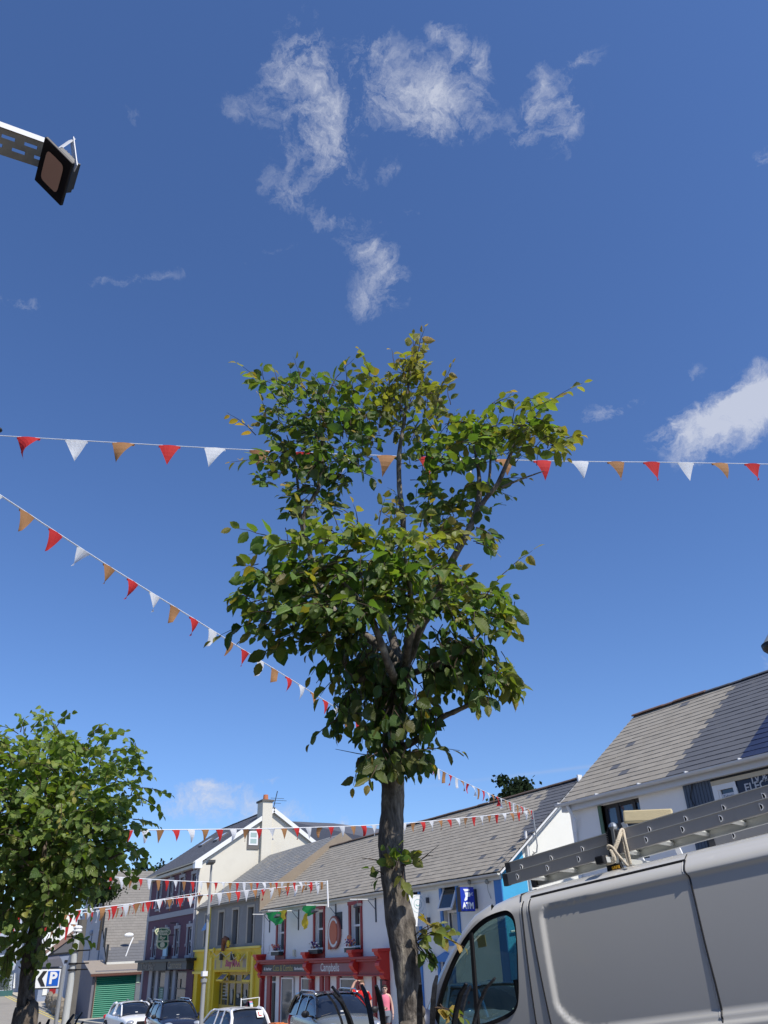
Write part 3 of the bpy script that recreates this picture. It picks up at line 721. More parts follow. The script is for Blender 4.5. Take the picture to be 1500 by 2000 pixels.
    def dk(x, t, R):
        lim = 1.6 * t + .02                     # unweathered strip along the right verge, toothed edge
        if t > .33 and x > xr - lim: return 1
        return 1 if R.random() < .01 else 0
    slates(rf, XA1, xr, YF - .18, EAVE, RY_, RZr, .30, .235, 6, dk)
    r = rf.build('roof', [M_SL, M_SLD], T, fix=False)
    u = MB(); u.poly([(XA1, YF - .16, EAVE - .01), (xr, YF - .16, EAVE - .01), (xr, RY_, RZr - .015), (XA1, RY_, RZr - .015)])
    u.poly([(XA1, 25.2, EAVE - .1), (xr, 25.2, EAVE - .1), (xr, RY_, RZr - .015), (XA1, RY_, RZr - .015)]); u.build('roof_lining', M_SLD, r)
    ri = MB(); ridge(ri, XA1, xr, RY_, RZr + .02, seed=8); ri.build('ridge', M_RIDGE, r)
    bb = MB(); n_ = V((0, -(RZr - EAVE), RY_ - YF + .18)).normalized()
    bb.obox(V((xr + .015, (YF - .18 + RY_) / 2, (EAVE + RZr) / 2 - .06)), V((.02, 0, 0)), V((0, RY_ - YF + .18, RZr - EAVE)) / 2, n_ * .022); bb.obox(V((xr + .02, RY_ - .02, RZr - .0)), (.035, 0, 0), (0, .1, 0), (0, 0, .13))
    bb.build('bargeboard', M_PVC, r)
    g = MB(); gutter(g, XA1, xr - .0, YF - .18, EAVE - .05); g.box(XA1, XB1 + .02, YF - .10, YF - .005, EAVE - .22, EAVE - .04); g.build('gutter', M_GUT, T)
    # hanging signs at right angles to the wall
    p = onY(913, 1756, YF - .42)
    S = thing('cash_machine_sign', 'dark blue projecting sign with white hand and ATM lettering beside the open blue window', 'sign', p)
    x0 = p.x; m = MB(); m.box(x0 - .2, x0, YF - .70, YF - .14, p.z - .36, p.z + .36); m.build('case', mat('sign_brown', (.05, .04, .035), .5), S)
    m = MB(); m.box(x0 - .2, x0 - .02, YF - .13, YF - .004, p.z - .28, p.z + .3); m.build('bracket', mat('sign_navy', (.03, .035, .05), .5), S)
    m = MB(); m.box(x0 + .001, x0 + .012, YF - .69, YF - .15, p.z - .35, p.z + .35); fc = m.build('face', mat('sign_blue_bright', (.02, .05, .42), .35), S)
    wm = mat('lettering_white', (.85, .87, .9), .5)
    textmesh('ATM', .25, (x0 + .014, YF - .42, p.z - .2), (0, 1, 0), (0, 0, 1), wm, fc, width=.45, bold=.012)
    m = MB(); X = x0 + .014
    def yy(u, v): return (X, YF - .42 + u, p.z + v)
    m.prism([yy(*q) for q in ((-.16, .3), (.08, .3), (.1, .27), (.08, .24), (-.1, .22))], (.004, 0, 0))
    m.prism([yy(*q) for q in ((-.1, .2), (.1, .2), (.13, .14), (.1, .07), (.0, .07), (-.02, -.02), (-.12, -.06), (-.14, -.03), (-.08, .08))], (.004, 0, 0))
    m.build('hand', wm, fc)
    textmesh('€', .13, (x0 + .014, YF - .23, p.z + .14), (0, 1, 0), (0, 0, 1), wm, fc)
    p = onY(819, 1778, YF - .42); x0 = p.x; h = .5
    S = thing('projecting_sign', 'white projecting sign with a round face badge and small letters beside the tree trunk', 'sign', p)
    m = MB(); m.box(x0 - .04, x0, YF - .82, YF - .12, p.z - h, p.z + h); bd = m.build('board', mat('sign_board_white', (.82, .83, .82), .5), S)
    m = MB(); 
    for dz in (.32, -.32): m.box(x0 - .08, x0 + .04, YF - .12, YF - .003, p.z + dz - .09, p.z + dz + .09)
    m.build('bracket', mat('bracket_grey', (.06, .07, .09), .5), S)
    dk_ = mat('lettering_dark', (.06, .09, .1), .6)
    textmesh('kd', .26, (x0 + .004, YF - .36, p.z - .2), (0, 1, 0), (0, 0, 1), dk_, bd)
    m = MB(); cy, cz = YF - .47, p.z + .2
    for r, w in ((.27, .006), (.15, .012)):
        for k in range(36):
            a0, a1 = 2 * pi * k / 36, 2 * pi * (k + 1) / 36; m.poly([(x0 + .004, cy + q * cos(t), cz + q * sin(t)) for q, t in ((r, a0), (r, a1), (r + w, a1), (r + w, a0))])
    for k in range(10):
        a0, a1 = rad(205 + k * 13), rad(205 + (k + 1) * 13); m.poly([(x0 + .004, cy + q * cos(t), cz + .03 + q * sin(t)) for q, t in ((.075, a0), (.075, a1), (.1, a1), (.1, a0))])
    m.build('badge', mat('badge_teal', (.1, .35, .33), .6), bd, fix=False)
    # scaffold pole on the gable that carries the bunting
    a = onX(1040, 1583, XB1 + .35); b = onX(1050, 1668, XB1 + .2)
    S = thing('bunting_pole', 'thin grey metal pole bolted to the bright white gable and holding bunting', 'pole', (XB1 + .1, a.y, a.z))
    m = MB(); m.tube([a, (XB1 + .35, a.y + .02, b.z + .25), (XB1 + .28, a.y + .02, b.z + .05), (XB1 + .05, a.y + .02, b.z)], .022, 8); m.build('pole', M_GREYM, S)
    m = MB(); m.tube([(XB1 + .16, a.y + .0, a.z - 1.3), (XB1 + .12, a.y, b.z + .1)], .018, 8); m.cyl((XB1 + .02, a.y, b.z + .7), (XB1 + .4, a.y, b.z + .7), .025, 8); m.build('bracket', M_GREYM, S)
    return a

# ------------------------------------------------------------------ grey and yellow shop house
X3a, X3b, EV3 = -52.6, -41.95, 5.62
def yellow_house():
    T = thing('shop_house', 'grey rendered house with a yellow ground floor and slim windows', 'house', ((X3a + X3b) / 2, YF + 3, gz(-47)))
    grey = mat('render_grey', (.27, .27, .265), .9, .14, 1.2, .25, 40, dirt=(.19, .18, .16), dscale=.8)
    buff = mat('surround_buff', (.44, .40, .33), .85, .08, 3); yel = mat('paint_yellow', (.74, .53, .02), .6, .1, 2, .08, 30, dirt=(.6, .42, .015), dscale=1.2)
    yel2 = mat('paint_yellow_light', (.82, .64, .10), .55, .08, 3)
    zt = fz(460, 1777)[1]; zb = fz(458, 1844)[1]
    cx = [fz(404, 1820)[0], fz(431, 1815)[0], fz(459, 1810)[0], fz(489, 1806)[0]]
    holes = [(c - .36, c + .46, zb, zt) for c in cx]
    yt = fz(450, 1852)[1]
    sx0, sx1 = fz(419, 1930)[0], fz(491, 1930)[0]; st = fz(455, 1898)[1]; sbm = fz(455, 1961)[1]
    ax0, ax1 = fz(384.5, 1930)[0] + .15, fz(404, 1930)[0]
    mb = MB(); wall_grid(mb, X3a, X3b, yt - .1, EV3, YF, holes, .26); gable_body(mb, X3a, X3b, YF, 26, -1.4, EV3, 21.6, 8.75)
    mb.build('wall', grey, T)
    mb = MB(); wall_grid(mb, X3a, X3b - .02, -1.4, yt, YF - .06, [(sx0, sx1, sbm - .4, st), (ax0, ax1, -1.3, st - .12)], .9)
    mb.box(X3a, X3b - .02, YF - .055, YF - .002, yt - .02, yt + .0); mb.build('shopfront', yel, T)
    mb = MB(); mb.box(X3a - .02, X3b + .0, YF - .16, YF - .061, yt - .07, yt + .03).box(X3a, fz(411, 1900)[0], YF - .13, YF - .061, st - .1, st + .03)
    for px in (413, 496): x = fz(px, 1930)[0]; mb.box(x - .16, x + .16, YF - .16, YF - .061, -1.3, yt - .4)
    mb.build('trim', yel2, T)
    for i, (a, b, c, d) in enumerate(holes):
        s = MB(); s.box(a - .15, a, YF - .035, YF + .004, c, d + .12).box(b, b + .15, YF - .035, YF + .004, c, d + .12).box(a, b, YF - .035, YF + .004, d, d + .12).build('window_surround', buff, T)
        sash(T, a, b, c, d, YF + .2, mat('frame_dark', (.12, .11, .10), .6), M_GLS, .5, .07)
        if i == 0:
            s = MB(); s.poly([(a + .05, YF + .18, d - .08), (b - .05, YF + .18, d - .08), (b - .05, YF - .25, (c + d) / 2), (a + .05, YF - .25, (c + d) / 2)]); s.build('open_pane', mat('pane_sky', (.12, .22, .42), .15), T, fix=False)
    # sign board with magenta lettering
    a, b = fz(422, 1880), fz(490, 1880); z0, z1 = fz(455, 1894)[1], fz(455, 1869)[1]
    s = MB(); s.box(a[0], b[0], YF - .12, YF - .061, z0, z1); sp = s.build('sign_panel', mat('sign_yellow', (.50, .38, .06), .5), T)
    mg = mat('lettering_magenta', (.35, .02, .10), .5)
    textmesh('Stay', .42, (lerp(a[0], b[0], .44), YF - .124, (z0 + z1) / 2), (1, 0, 0), (0, 0, 1), mg, sp, width=1.1, bold=.02, shear=.2)
    textmesh('MAX', .5, (lerp(a[0], b[0], .66), YF - .124, (z0 + z1) / 2), (1, 0, 0), (0, 0, 1), mg, sp, width=1.2, bold=.02)
    s = MB(); s.box(lerp(a[0], b[0], .84), lerp(a[0], b[0], .97), YF - .124, YF - .121, z0 + .1, z1 - .1); s.box(lerp(a[0], b[0], .03), lerp(a[0], b[0], .07), YF - .124, YF - .121, z0 + .05, z1 - .12); s.box(lerp(a[0], b[0], .2), lerp(a[0], b[0], .26), YF - .124, YF - .121, z0 + .1, z1 - .1); s.build('sign_picture', mat('sign_picture_grey', (.34, .28, .2), .6), sp)
    s = MB(); s.box(b[0] + .02, b[0] + .12, YF - .25, YF - .061, z0 - .1, z1 + .2); s.build('sign_edge', yel2, T)
    # set-back shop window, five lights with small top hung ones
    zt2 = fz(455, 1919)[1]; f = MB(); yw = YF + .25; n = 5; w = .1
    f.box(sx0, sx1, yw, yw + .08, st - .16, st - .02).box(sx0, sx1, yw, yw + .08, zt2 - .05, zt2 + .07).box(sx0, sx1, yw, yw + .08, sbm - .35, sbm - .1)
    for k in range(n + 1):
        xx = lerp(sx0 + .5, sx1 - .02, k / n); f.box(xx - w / 2, xx + w / 2, yw - .01, yw + .08, sbm - .3, st - .05)
    fo = f.build('shop_window', mat('paint_yellow_frame', (.5, .34, .05), .5), T)
    g = MB(); g.box(sx0, sx1, yw + .04, yw + .05, sbm - .3, st - .03); g.build('pane', mat_glass_dark('shop_glass', (.05, .055, .05)), fo)
    for k in (0, 4):
        xa, xb = lerp(sx0 + .5, sx1 - .02, k / n), lerp(sx0 + .5, sx1 - .02, (k + 1) / n); s = MB()
        A, B_, C_, D_ = V((xa, yw - .02, st - .1)), V((xb, yw - .02, st - .1)), V((xb, yw - .35, zt2 + .1)), V((xa, yw - .35, zt2 + .1))
        for p0, p1 in ((A, B_), (B_, C_), (C_, D_), (D_, A)): s.bar(p0, p1, .08, .05, up=(0, .9, .3))
        c_ = s.build('casement', yel2, T); s = MB(); s.poly([A, B_, C_, D_]); s.build('pane', mat('pane_sky', (.12, .22, .42), .15), c_, fix=False)
    R = random.Random(4); s = MB(); s.cur = 0
    for k in range(5): s.box(lerp(sx0 + .5, sx1, .02), lerp(sx0 + .5, sx1, .17), yw + .02, yw + .03, lerp(sbm, zt2, .15 + k * .16), lerp(sbm, zt2, .2 + k * .16))
    for u0, u1, v0, v1 in ((.26, .36, .1, .55), (.45, .56, .3, .42), (.66, .74, .35, .6), (.62, .8, .1, .33), (.88, .99, .4, .66)):
        s.sphere((lerp(sx0 + .5, sx1, (u0 + u1) / 2), yw + .0, lerp(sbm, zt2, (v0 + v1) / 2)), .3, 10, 6, (u1 - u0) * 6, .05, (v1 - v0) * 2.6)
    s.build_each('window_decal', mat('decal_pale', (.36, .35, .3), .7), fo)
    # ornaments above the sign: figure and garland
    R = random.Random(9); s = MB()
    px = [(414, 1858), (432, 1860), (452, 1859), (462, 1869), (478, 1864)]
    pts = [onY(a_, b_, YF - .3) for a_, b_ in px]
    for k in range(4):
        s.tube([pts[k], (pts[k] + pts[k + 1]) / 2 - V((0, 0, .22)), pts[k + 1]], .018, 5)
    s.build('garland', mat('garland_pale', (.6, .58, .45), .7), T)
    for (a_, b_, r) in ((418, 1856, .14), (466, 1870, .2), (446, 1843, .17), (411, 1861, .1)):
        s = MB(); c = onY(a_, b_, YF - .32)
        for k in range(6): s.sphere(c + V((cos(k) * r * .6, 0, sin(k) * r * .6)), r * .45, 6, 4)
        s.build('rosette', mat('rosette_yellow', (.75, .55, .03), .6), T)
    c = onY(440, 1847, YF - .3); s = MB(); s.tube([c + V((-.35, 0, -.25)), c + V((-.3, 0, .1)), c + V((-.05, 0, .35)), c + V((.25, 0, .3)), c + V((.4, 0, -.1))], [.1, .13, .14, .12, .08], 8); s.sphere(c + V((-.3, 0, .28)), .13, 8, 6); s.build('figure', mat('figure_brown', (.2, .08, .04), .8), T)
    s = MB()
    for px_ in (432.5, 453.5): q = onY(px_, 1863, YF - .2); s.box(q.x - .06, q.x + .06, YF - .3, YF - .1, q.z - .3, q.z); s.sphere((q.x, YF - .25, q.z + .06), .06, 8, 6)
    s.build_each('sign_lamp', mat('lamp_grey', (.07, .07, .08), .4), T)
    # roof and its rendered right upstand
    rf = MB(); slates(rf, X3a, X3b - .1, YF - .2, EV3, 21.6, 8.75, .3, .235, 9, lambda x, t, R: 1 if R.random() < .05 else 0)
    r = rf.build('roof', [mat('slate_grey', (.27, .268, .258), .7, .1, 2, .2, 30, attr=.2), M_SL], T, fix=False)
    u = MB(); u.poly([(X3a, YF - .18, EV3 - .01), (X3b, YF - .18, EV3 - .01), (X3b, 21.6, 8.73), (X3a, 21.6, 8.73)]); u.poly([(X3a, 26.2, EV3 - .1), (X3b, 26.2, EV3 - .1), (X3b, 21.6, 8.73), (X3a, 21.6, 8.73)]); u.build('roof_lining', M_SLD, r)
    s = MB(); s.prism([(X3b - .12, YF - .25, EV3 - .75), (X3b - .12, YF - .25, EV3 + .05), (X3b - .12, 21.6, 8.85), (X3b - .12, 26.2, EV3 + .1), (X3b - .12, 26.2, EV3 - .7)], (.16, 0, 0)); s.build('parapet', mat('render_tan', (.27, .22, .165), .95, .2, 1.5, .3, 30), T)
    g = MB(); gutter(g, X3a + .1, X3b - .15, YF - .2, EV3 - .04); g.box(X3a, X3b - .12, YF - .1, YF - .004, EV3 - .16, EV3 - .02); g.build('gutter', mat('gutter_grey', (.25, .25, .24), .6), T)
    d = MB(); x = fz(413, 1850)[0]; downpipe(d, [(x, YF - .2, EV3 - .1), (x, YF - .2, yt + .8), (x, YF - .22, yt), (x, YF - .22, -1)], .05); d.build('downpipe', yel2, T)

# ------------------------------------------------------------------ tall purple house
X4a, X4b, EV4 = -64.4, -53.0, 8.3
def purple_house():
    T = thing('guest_house', 'tall three storey purple house with grey trim, cream gable and a chimney', 'house', ((X4a + X4b) / 2, YF + 4, gz(-58)))
    pur = mat('paint_purple', (.115, .058, .085), .85, .16, 1.2, .15, 40, dirt=(.16, .08, .10), dscale=.8); trim = mat('trim_grey', (.36, .36, .38), .8, .08, 2)
    cream = mat('render_cream', (.66, .62, .52), .9, .05, .6, .15, 40, dirt=(.55, .51, .42), dscale=.4)
    yr, zr = 21.9, 11.75
    u0, u1 = fz(352, 1766)[1], fz(356, 1707)[1]; l0, l1 = fz(342, 1867)[1], fz(348, 1806)[1]
    cu = [fz(312, 1746)[0], fz(334, 1742)[0], fz(356, 1736)[0], fz(380, 1729)[0]]; cl = [fz(302, 1845)[0], fz(324, 1840)[0], fz(346, 1835)[0], fz(371, 1830)[0]]
    holes = [(c - .42, c + .42, u0, u1 - .25) for c in cu] + [(c - .42, c + .42, l0, l1 - .25) for c in cl]
    ft, fb = fz(330, 1874)[1], fz(330, 1895)[1]
    mb = MB(); wall_grid(mb, X4a, X4b, -2, EV4 - .1, YF, holes, .2); mb.build('wall', pur, T)
    mb = MB(); gable_body(mb, X4a, X4b, YF, 27, -2, EV4 - .1, yr, zr - .05); mb.build('gable', cream, T)
    for i, (a, b, c, d) in enumerate(holes):
        s = MB(); s.box(a - .17, a, YF - .07, YF + .004, d - .95, d + .02).box(b, b + .17, YF - .07, YF + .004, d - .95, d + .02).box(a - .2, b + .2, YF - .09, YF + .004, d + .02, d + .2).box((a + b) / 2 - .1, (a + b) / 2 + .1, YF - .12, YF + .004, d + .2, d + .34)
        s.box(a - .24, a - .1, YF - .1, YF + .004, d - 1.05, d - .9).box(b + .1, b + .24, YF - .1, YF + .004, d - 1.05, d - .9)
        s.box(a - .1, b + .1, YF - .1, YF + .004, c - .14, c); s.box(a - .1, a, YF - .03, YF + .003, c, d - .95).box(b, b + .1, YF - .03, YF + .003, c, d - .95)
        s.build('window_surround', trim, T)
        sash(T, a, b, c, d, YF + .08, mat('frame_grey', (.33, .35, .38), .6), M_GLS, .5, .1)
    s = MB(); zb0, zb1 = fz(345, 1790)[1], fz(345, 1783)[1]; s.box(X4a, X4b, YF - .05, YF - .001, zb0, zb1 + .1)
    s.box(X4a - .0, X4a + .45, YF - .04, YF - .001, -1, zb0).box(X4a, X4a + .45, YF - .04, YF - .001, zb1 + .1, EV4 - .1).box(X4b - .4, X4b + .01, YF - .04, YF - .001, ft, zb0).box(X4b - .4, X4b + .01, YF - .04, YF - .001, zb1 + .1, EV4 - .1)
    s.build('trim', trim, T)
    s = MB(); s.box(X4a - .1, X4b + .1, YF - .32, YF - .001, EV4 - .28, EV4 - .1); gutter(s, X4a - .1, X4b + .15, YF - .36, EV4 + .0, .08); s.build('gutter', mat('gutter_pale', (.55, .55, .5), .6), T)
    s = MB(); s.box(X4b - .15, X4b + .3, YF - .42, YF + .05, EV4 - .38, EV4 + .03); s.build('gutter_box', M_PVC, T)
    s = MB(); downpipe(s, [(X4b - .2, YF - .08, EV4 - .4), (X4b - .2, YF - .08, 5), (X4b - .2, YF - .08, ft + .1)], .05); s.build('downpipe', mat('pipe_lilac', (.42, .42, .47), .6), T)
    rf = MB(); slates(rf, X4a - .1, X4b + .2, YF - .4, EV4 + .05, yr, zr, .35, .28, 12)
    r = rf.build('roof', [M_SLB], T, fix=False)
    u = MB(); u.poly([(X4a - .1, YF - .38, EV4 + .03), (X4b + .2, YF - .38, EV4 + .03), (X4b + .2, yr, zr - .02), (X4a - .1, yr, zr - .02)]); u.poly([(X4a - .1, 27.2, EV4), (X4b + .2, 27.2, EV4), (X4b + .2, yr, zr - .02), (X4a - .1, yr, zr - .02)]); u.build('roof_lining', M_SLD, r)
    ri = MB(); ridge(ri, X4a - .1, X4b + .2, yr, zr + .02, seed=2); ri.build('ridge', M_SLD, r)
    s = MB()
    for y0, z0, y1, z1 in ((YF - .4, EV4 + .0, yr, zr - .02), (27.2, EV4, yr, zr - .02)):
        d = V((0, y1 - y0, z1 - z0)); nn = V((0, -d.z, d.y)).normalized(); s.obox(V((X4b + .22, (y0 + y1) / 2, (z0 + z1) / 2 - .1)), (.02, 0, 0), d / 2, nn * .13)
    s.build('bargeboard', M_PVC, r)
    for px, py in ((403, 1647), (432, 1636.5)):
        # find the point on the slope
        w = ray(px, py); nrm = V((0, -(zr - EV4 - .05), yr - YF + .4)); p0 = V((0, YF - .4, EV4 + .05)); t = (p0 - CO).dot(nrm) / w.dot(nrm); q = CO + w * t
        d = V((0, yr - YF + .4, zr - EV4 - .05)).normalized(); nn = nrm.normalized(); s = MB(); s.obox(q + nn * .06, (.42, 0, 0), d * .5, nn * .06); f = s.build('skylight', mat('skylight_frame', (.12, .12, .13), .5), r)
        s = MB(); s.obox(q + nn * .125, (.36, 0, 0), d * .44, nn * .004); s.build('pane', mat('skylight_glass', (.55, .58, .6), .1), f)
    # chimney with pot and aerial
    ch = onX(519, 1600, X4b); z1 = onX(518, 1568, X4b - .3).z; y0, y1 = onX(509.5, 1600, X4b).y, onX(528.5, 1600, X4b).y
    s = MB(); s.box(X4b - .7, X4b + .28, y0, y1, 7.2, z1); s.build('chimney', cream, T)
    s = MB(); s.box(X4b - .78, X4b + .36, y0 - .08, y1 + .08, z1, z1 + .12); cc = s.build('chimney_cap', mat('cap_dark', (.12, .11, .1), .8), T)
    s = MB(); s.cyl((X4b - .15, (y0 + y1) / 2, z1 + .12), (X4b - .15, (y0 + y1) / 2, z1 + .5), .19, 12, .16); s.build('chimney_pot', mat('terracotta', (.5, .17, .08), .8), T)
    a = onX(542, 1545, X4b); b = onX(541, 1583, X4b)
    A = thing('aerial', 'tall thin rooftop aerial with cross bars beside the cream chimney', 'aerial', b)
    s = MB(); s.cyl(b - V((0, .35, .2)), a, .03, 6); s.build('mast', M_BLK, A); s = MB()
    for k, w in ((.9, .5), (1.15, .7), (1.5, .28)): q = a.lerp(b, k * .42); s.cyl(q - V((0, w, 0)), q + V((0, w, 0)), .014, 5)
    s.build('element', M_BLK, A)
    # attic window in the gable
    c0, c1 = onX(484.5, 1657, X4b), onX(513, 1624, X4b); f = MB()
    ya, yb, za, zb = c0.y, c1.y - .35, c0.z + .2, c1.z; f.box(X4b - .01, X4b + .06, ya - .1, yb + .1, za - .25, zb + .12)
    ws = f.build('window_surround', mat('sill_dark', (.14, .13, .12), .8), T)
    f = MB(); f.box(X4b + .06, X4b + .09, ya, yb, za, zb); fr = f.build('window', M_PVC, T); f = MB(); f.box(X4b + .09, X4b + .095, ya + .1, yb - .1, za + .1, lerp(za, zb, .45)).box(X4b + .09, X4b + .095, ya + .1, yb - .1, lerp(za, zb, .55), zb - .1); f.build('pane', mat('pane_pale', (.35, .45, .42), .12), fr)
    # ground floor: dark fascias and grey pilasters
    xa, xm, xb = fz(284, 1885)[0], fz(333, 1885)[0], fz(383, 1885)[0]
    s = MB(); s.box(xa, xm + .9, YF - .55, YF - .001, fb, ft - .12); s.box(xa - .3, xb + .2, YF - .7, YF - .001, ft - .12, ft + .02); fa = s.build('fascia', mat('fascia_black', (.022, .022, .025), .5, .2), T)
    s = MB(); s.box(xm + .9, xb - .3, YF - .5, YF - .001, fb + .05, ft - .12); fa2 = s.build('fascia', mat('fascia_slate', (.045, .05, .065), .5), T)
    textmesh('Cannons', .55, (fz(356.5, 1884)[0], YF - .51, (ft + fb) / 2 - .02), (1, 0, 0), (0, 0, 1), mat('lettering_bronze', (.24, .20, .14), .5), fa2, width=2.9, bold=.01)
    textmesh('The Bar', .6, (fz(304, 1884)[0], YF - .56, (ft + fb) / 2 - .04), (1, 0, 0), (0, 0, 1), mat('lettering_stone', (.15, .13, .11), .6), fa, width=3.6, bold=.02, shear=.1)
    for px0, px1, m_ in ((291.5, 297.5, trim), (305, 310, trim), (324, 331, trim), (339, 344, trim), (366, 379, pur)):
        s = MB(); s.box(fz(px0, 1930)[0], fz(px1, 1930)[0], YF - .12, YF - .001, -1.5, fb); s.build('pilaster', m_, T)
    for px0, px1, m_ in ((298, 304, M_BLK), (311, 323, M_GLS2), (332, 338.5, M_BLK), (345, 365, M_GLS2)):
        w = sash(T, fz(px0, 1930)[0], fz(px1, 1930)[0], -.6, fb - .05, YF - .06, mat('frame_black', (.03, .03, .035), .5), m_, .68, .08, name='shop_window')
        if px0 == 311:
            s = MB(); s.box(fz(313, 1930)[0], fz(322, 1930)[0], YF - .075, YF - .07, -.2, 1.35); s.build('poster', mat('poster_green', (.12, .2, .15), .7), w)
            s = MB()
            for k in range(12): s.box(fz(316, 1930)[0], fz(320.5, 1930)[0], YF - .079, YF - .076, -.1 + k * .12, -.06 + k * .12)
            s.build('poster_text', mat('poster_text', (.5, .6, .5), .7), w)
        if px0 == 345:
            s = MB(); s.box(fz(350, 1930)[0], fz(363, 1930)[0], YF - .075, YF - .07, -.3, .9); s.build('poster', mat('poster_sand', (.42, .36, .24), .7), w)
            s = MB(); s.box(fz(349, 1930)[0], fz(353.5, 1930)[0], YF - .075, YF - .07, 1.35, 1.85); s.build('poster', mat('poster_peach', (.5, .36, .25), .7), w)
    # projecting green sign in the shape of a cap over a shield
    p = onY(317, 1820, YF - .9)
    S = thing('pub_sign', 'green projecting sign with cream border and lettering on the purple house', 'sign', p)
    def q(px, py): return onX(px, py, p.x)
    out = [(304, 1823), (302.5, 1818), (306, 1813.5), (316, 1811.5), (327, 1812.5), (333.5, 1817), (333, 1823), (328.5, 1827), (329, 1846), (325, 1852), (317, 1855), (309, 1852), (306, 1846), (308, 1828)]
    def shp(k): c = (317.5, 1833); return [q(c[0] + (a - c[0]) * k, c[1] + (b - c[1]) * (1 - (1 - k) * .55)) for a, b in out]
    s = MB(); s.prism(shp(1), (-.1, 0, 0)); bd = s.build('board', mat('sign_cream', (.6, .62, .4), .5), S)
    bd_ = shp(1); N_ = len(bd_); ar = sum(bd_[k].y * bd_[(k + 1) % N_].z - bd_[(k + 1) % N_].y * bd_[k].z for k in range(N_)); ins = []
    for k in range(N_):
        e0, e1 = (bd_[k] - bd_[k - 1]).normalized(), (bd_[(k + 1) % N_] - bd_[k]).normalized(); t_ = (e0 + e1).normalized(); nn_ = V((0, -t_.z, t_.y)) * (1 if ar > 0 else -1); ins.append(bd_[k] + nn_ * .075 + V((.004, 0, 0)))
    s = MB(); s.prism(ins, (.004, 0, 0)); s.build('face', mat('sign_green', (.01, .12, .05), .4), S)
    cr = mat('lettering_cream', (.72, .68, .45), .5)
    for t, px, py, sz, w in (('Atlantic', 318, 1818.8, .24, .8), ('House', 318, 1824.0, .24, .6), ('Bar', 317.5, 1831.5, .25, .4), ('&', 317.5, 1834.5, .2, .14), ('Guesthouse', 317.5, 1838, .2, .85)):
        c = q(px, py); textmesh(t, sz, (p.x + .012, c.y, c.z), (0, 1, 0), (0, 0, 1), cr, bd, width=w, bold=.01)
    s = MB(); c = q(317, 1845.5); s.cyl((p.x + .009, c.y, c.z), (p.x + .013, c.y, c.z), .16, 12); s.build('emblem', cr, bd)
    s = MB(); s.bar((p.x - .05, YF, p.z + .5), (p.x - .05, q(333, 1815).y - .05, p.z + .5), .05, .05); s.bar((p.x - .05, YF, p.z - .2), (p.x - .05, q(329, 1840).y - .05, p.z - .2), .05, .05); s.build('bracket', M_BLK, S)
    p = fz(330.5, 1857); s = MB(); s.box(p[0] - .42, p[0] + .4, YF - .3, YF - .22, p[1] - .3, p[1] + .3); pn = s.build('notice_board', mat('notice_blue', (.3, .55, .72), .5), T)

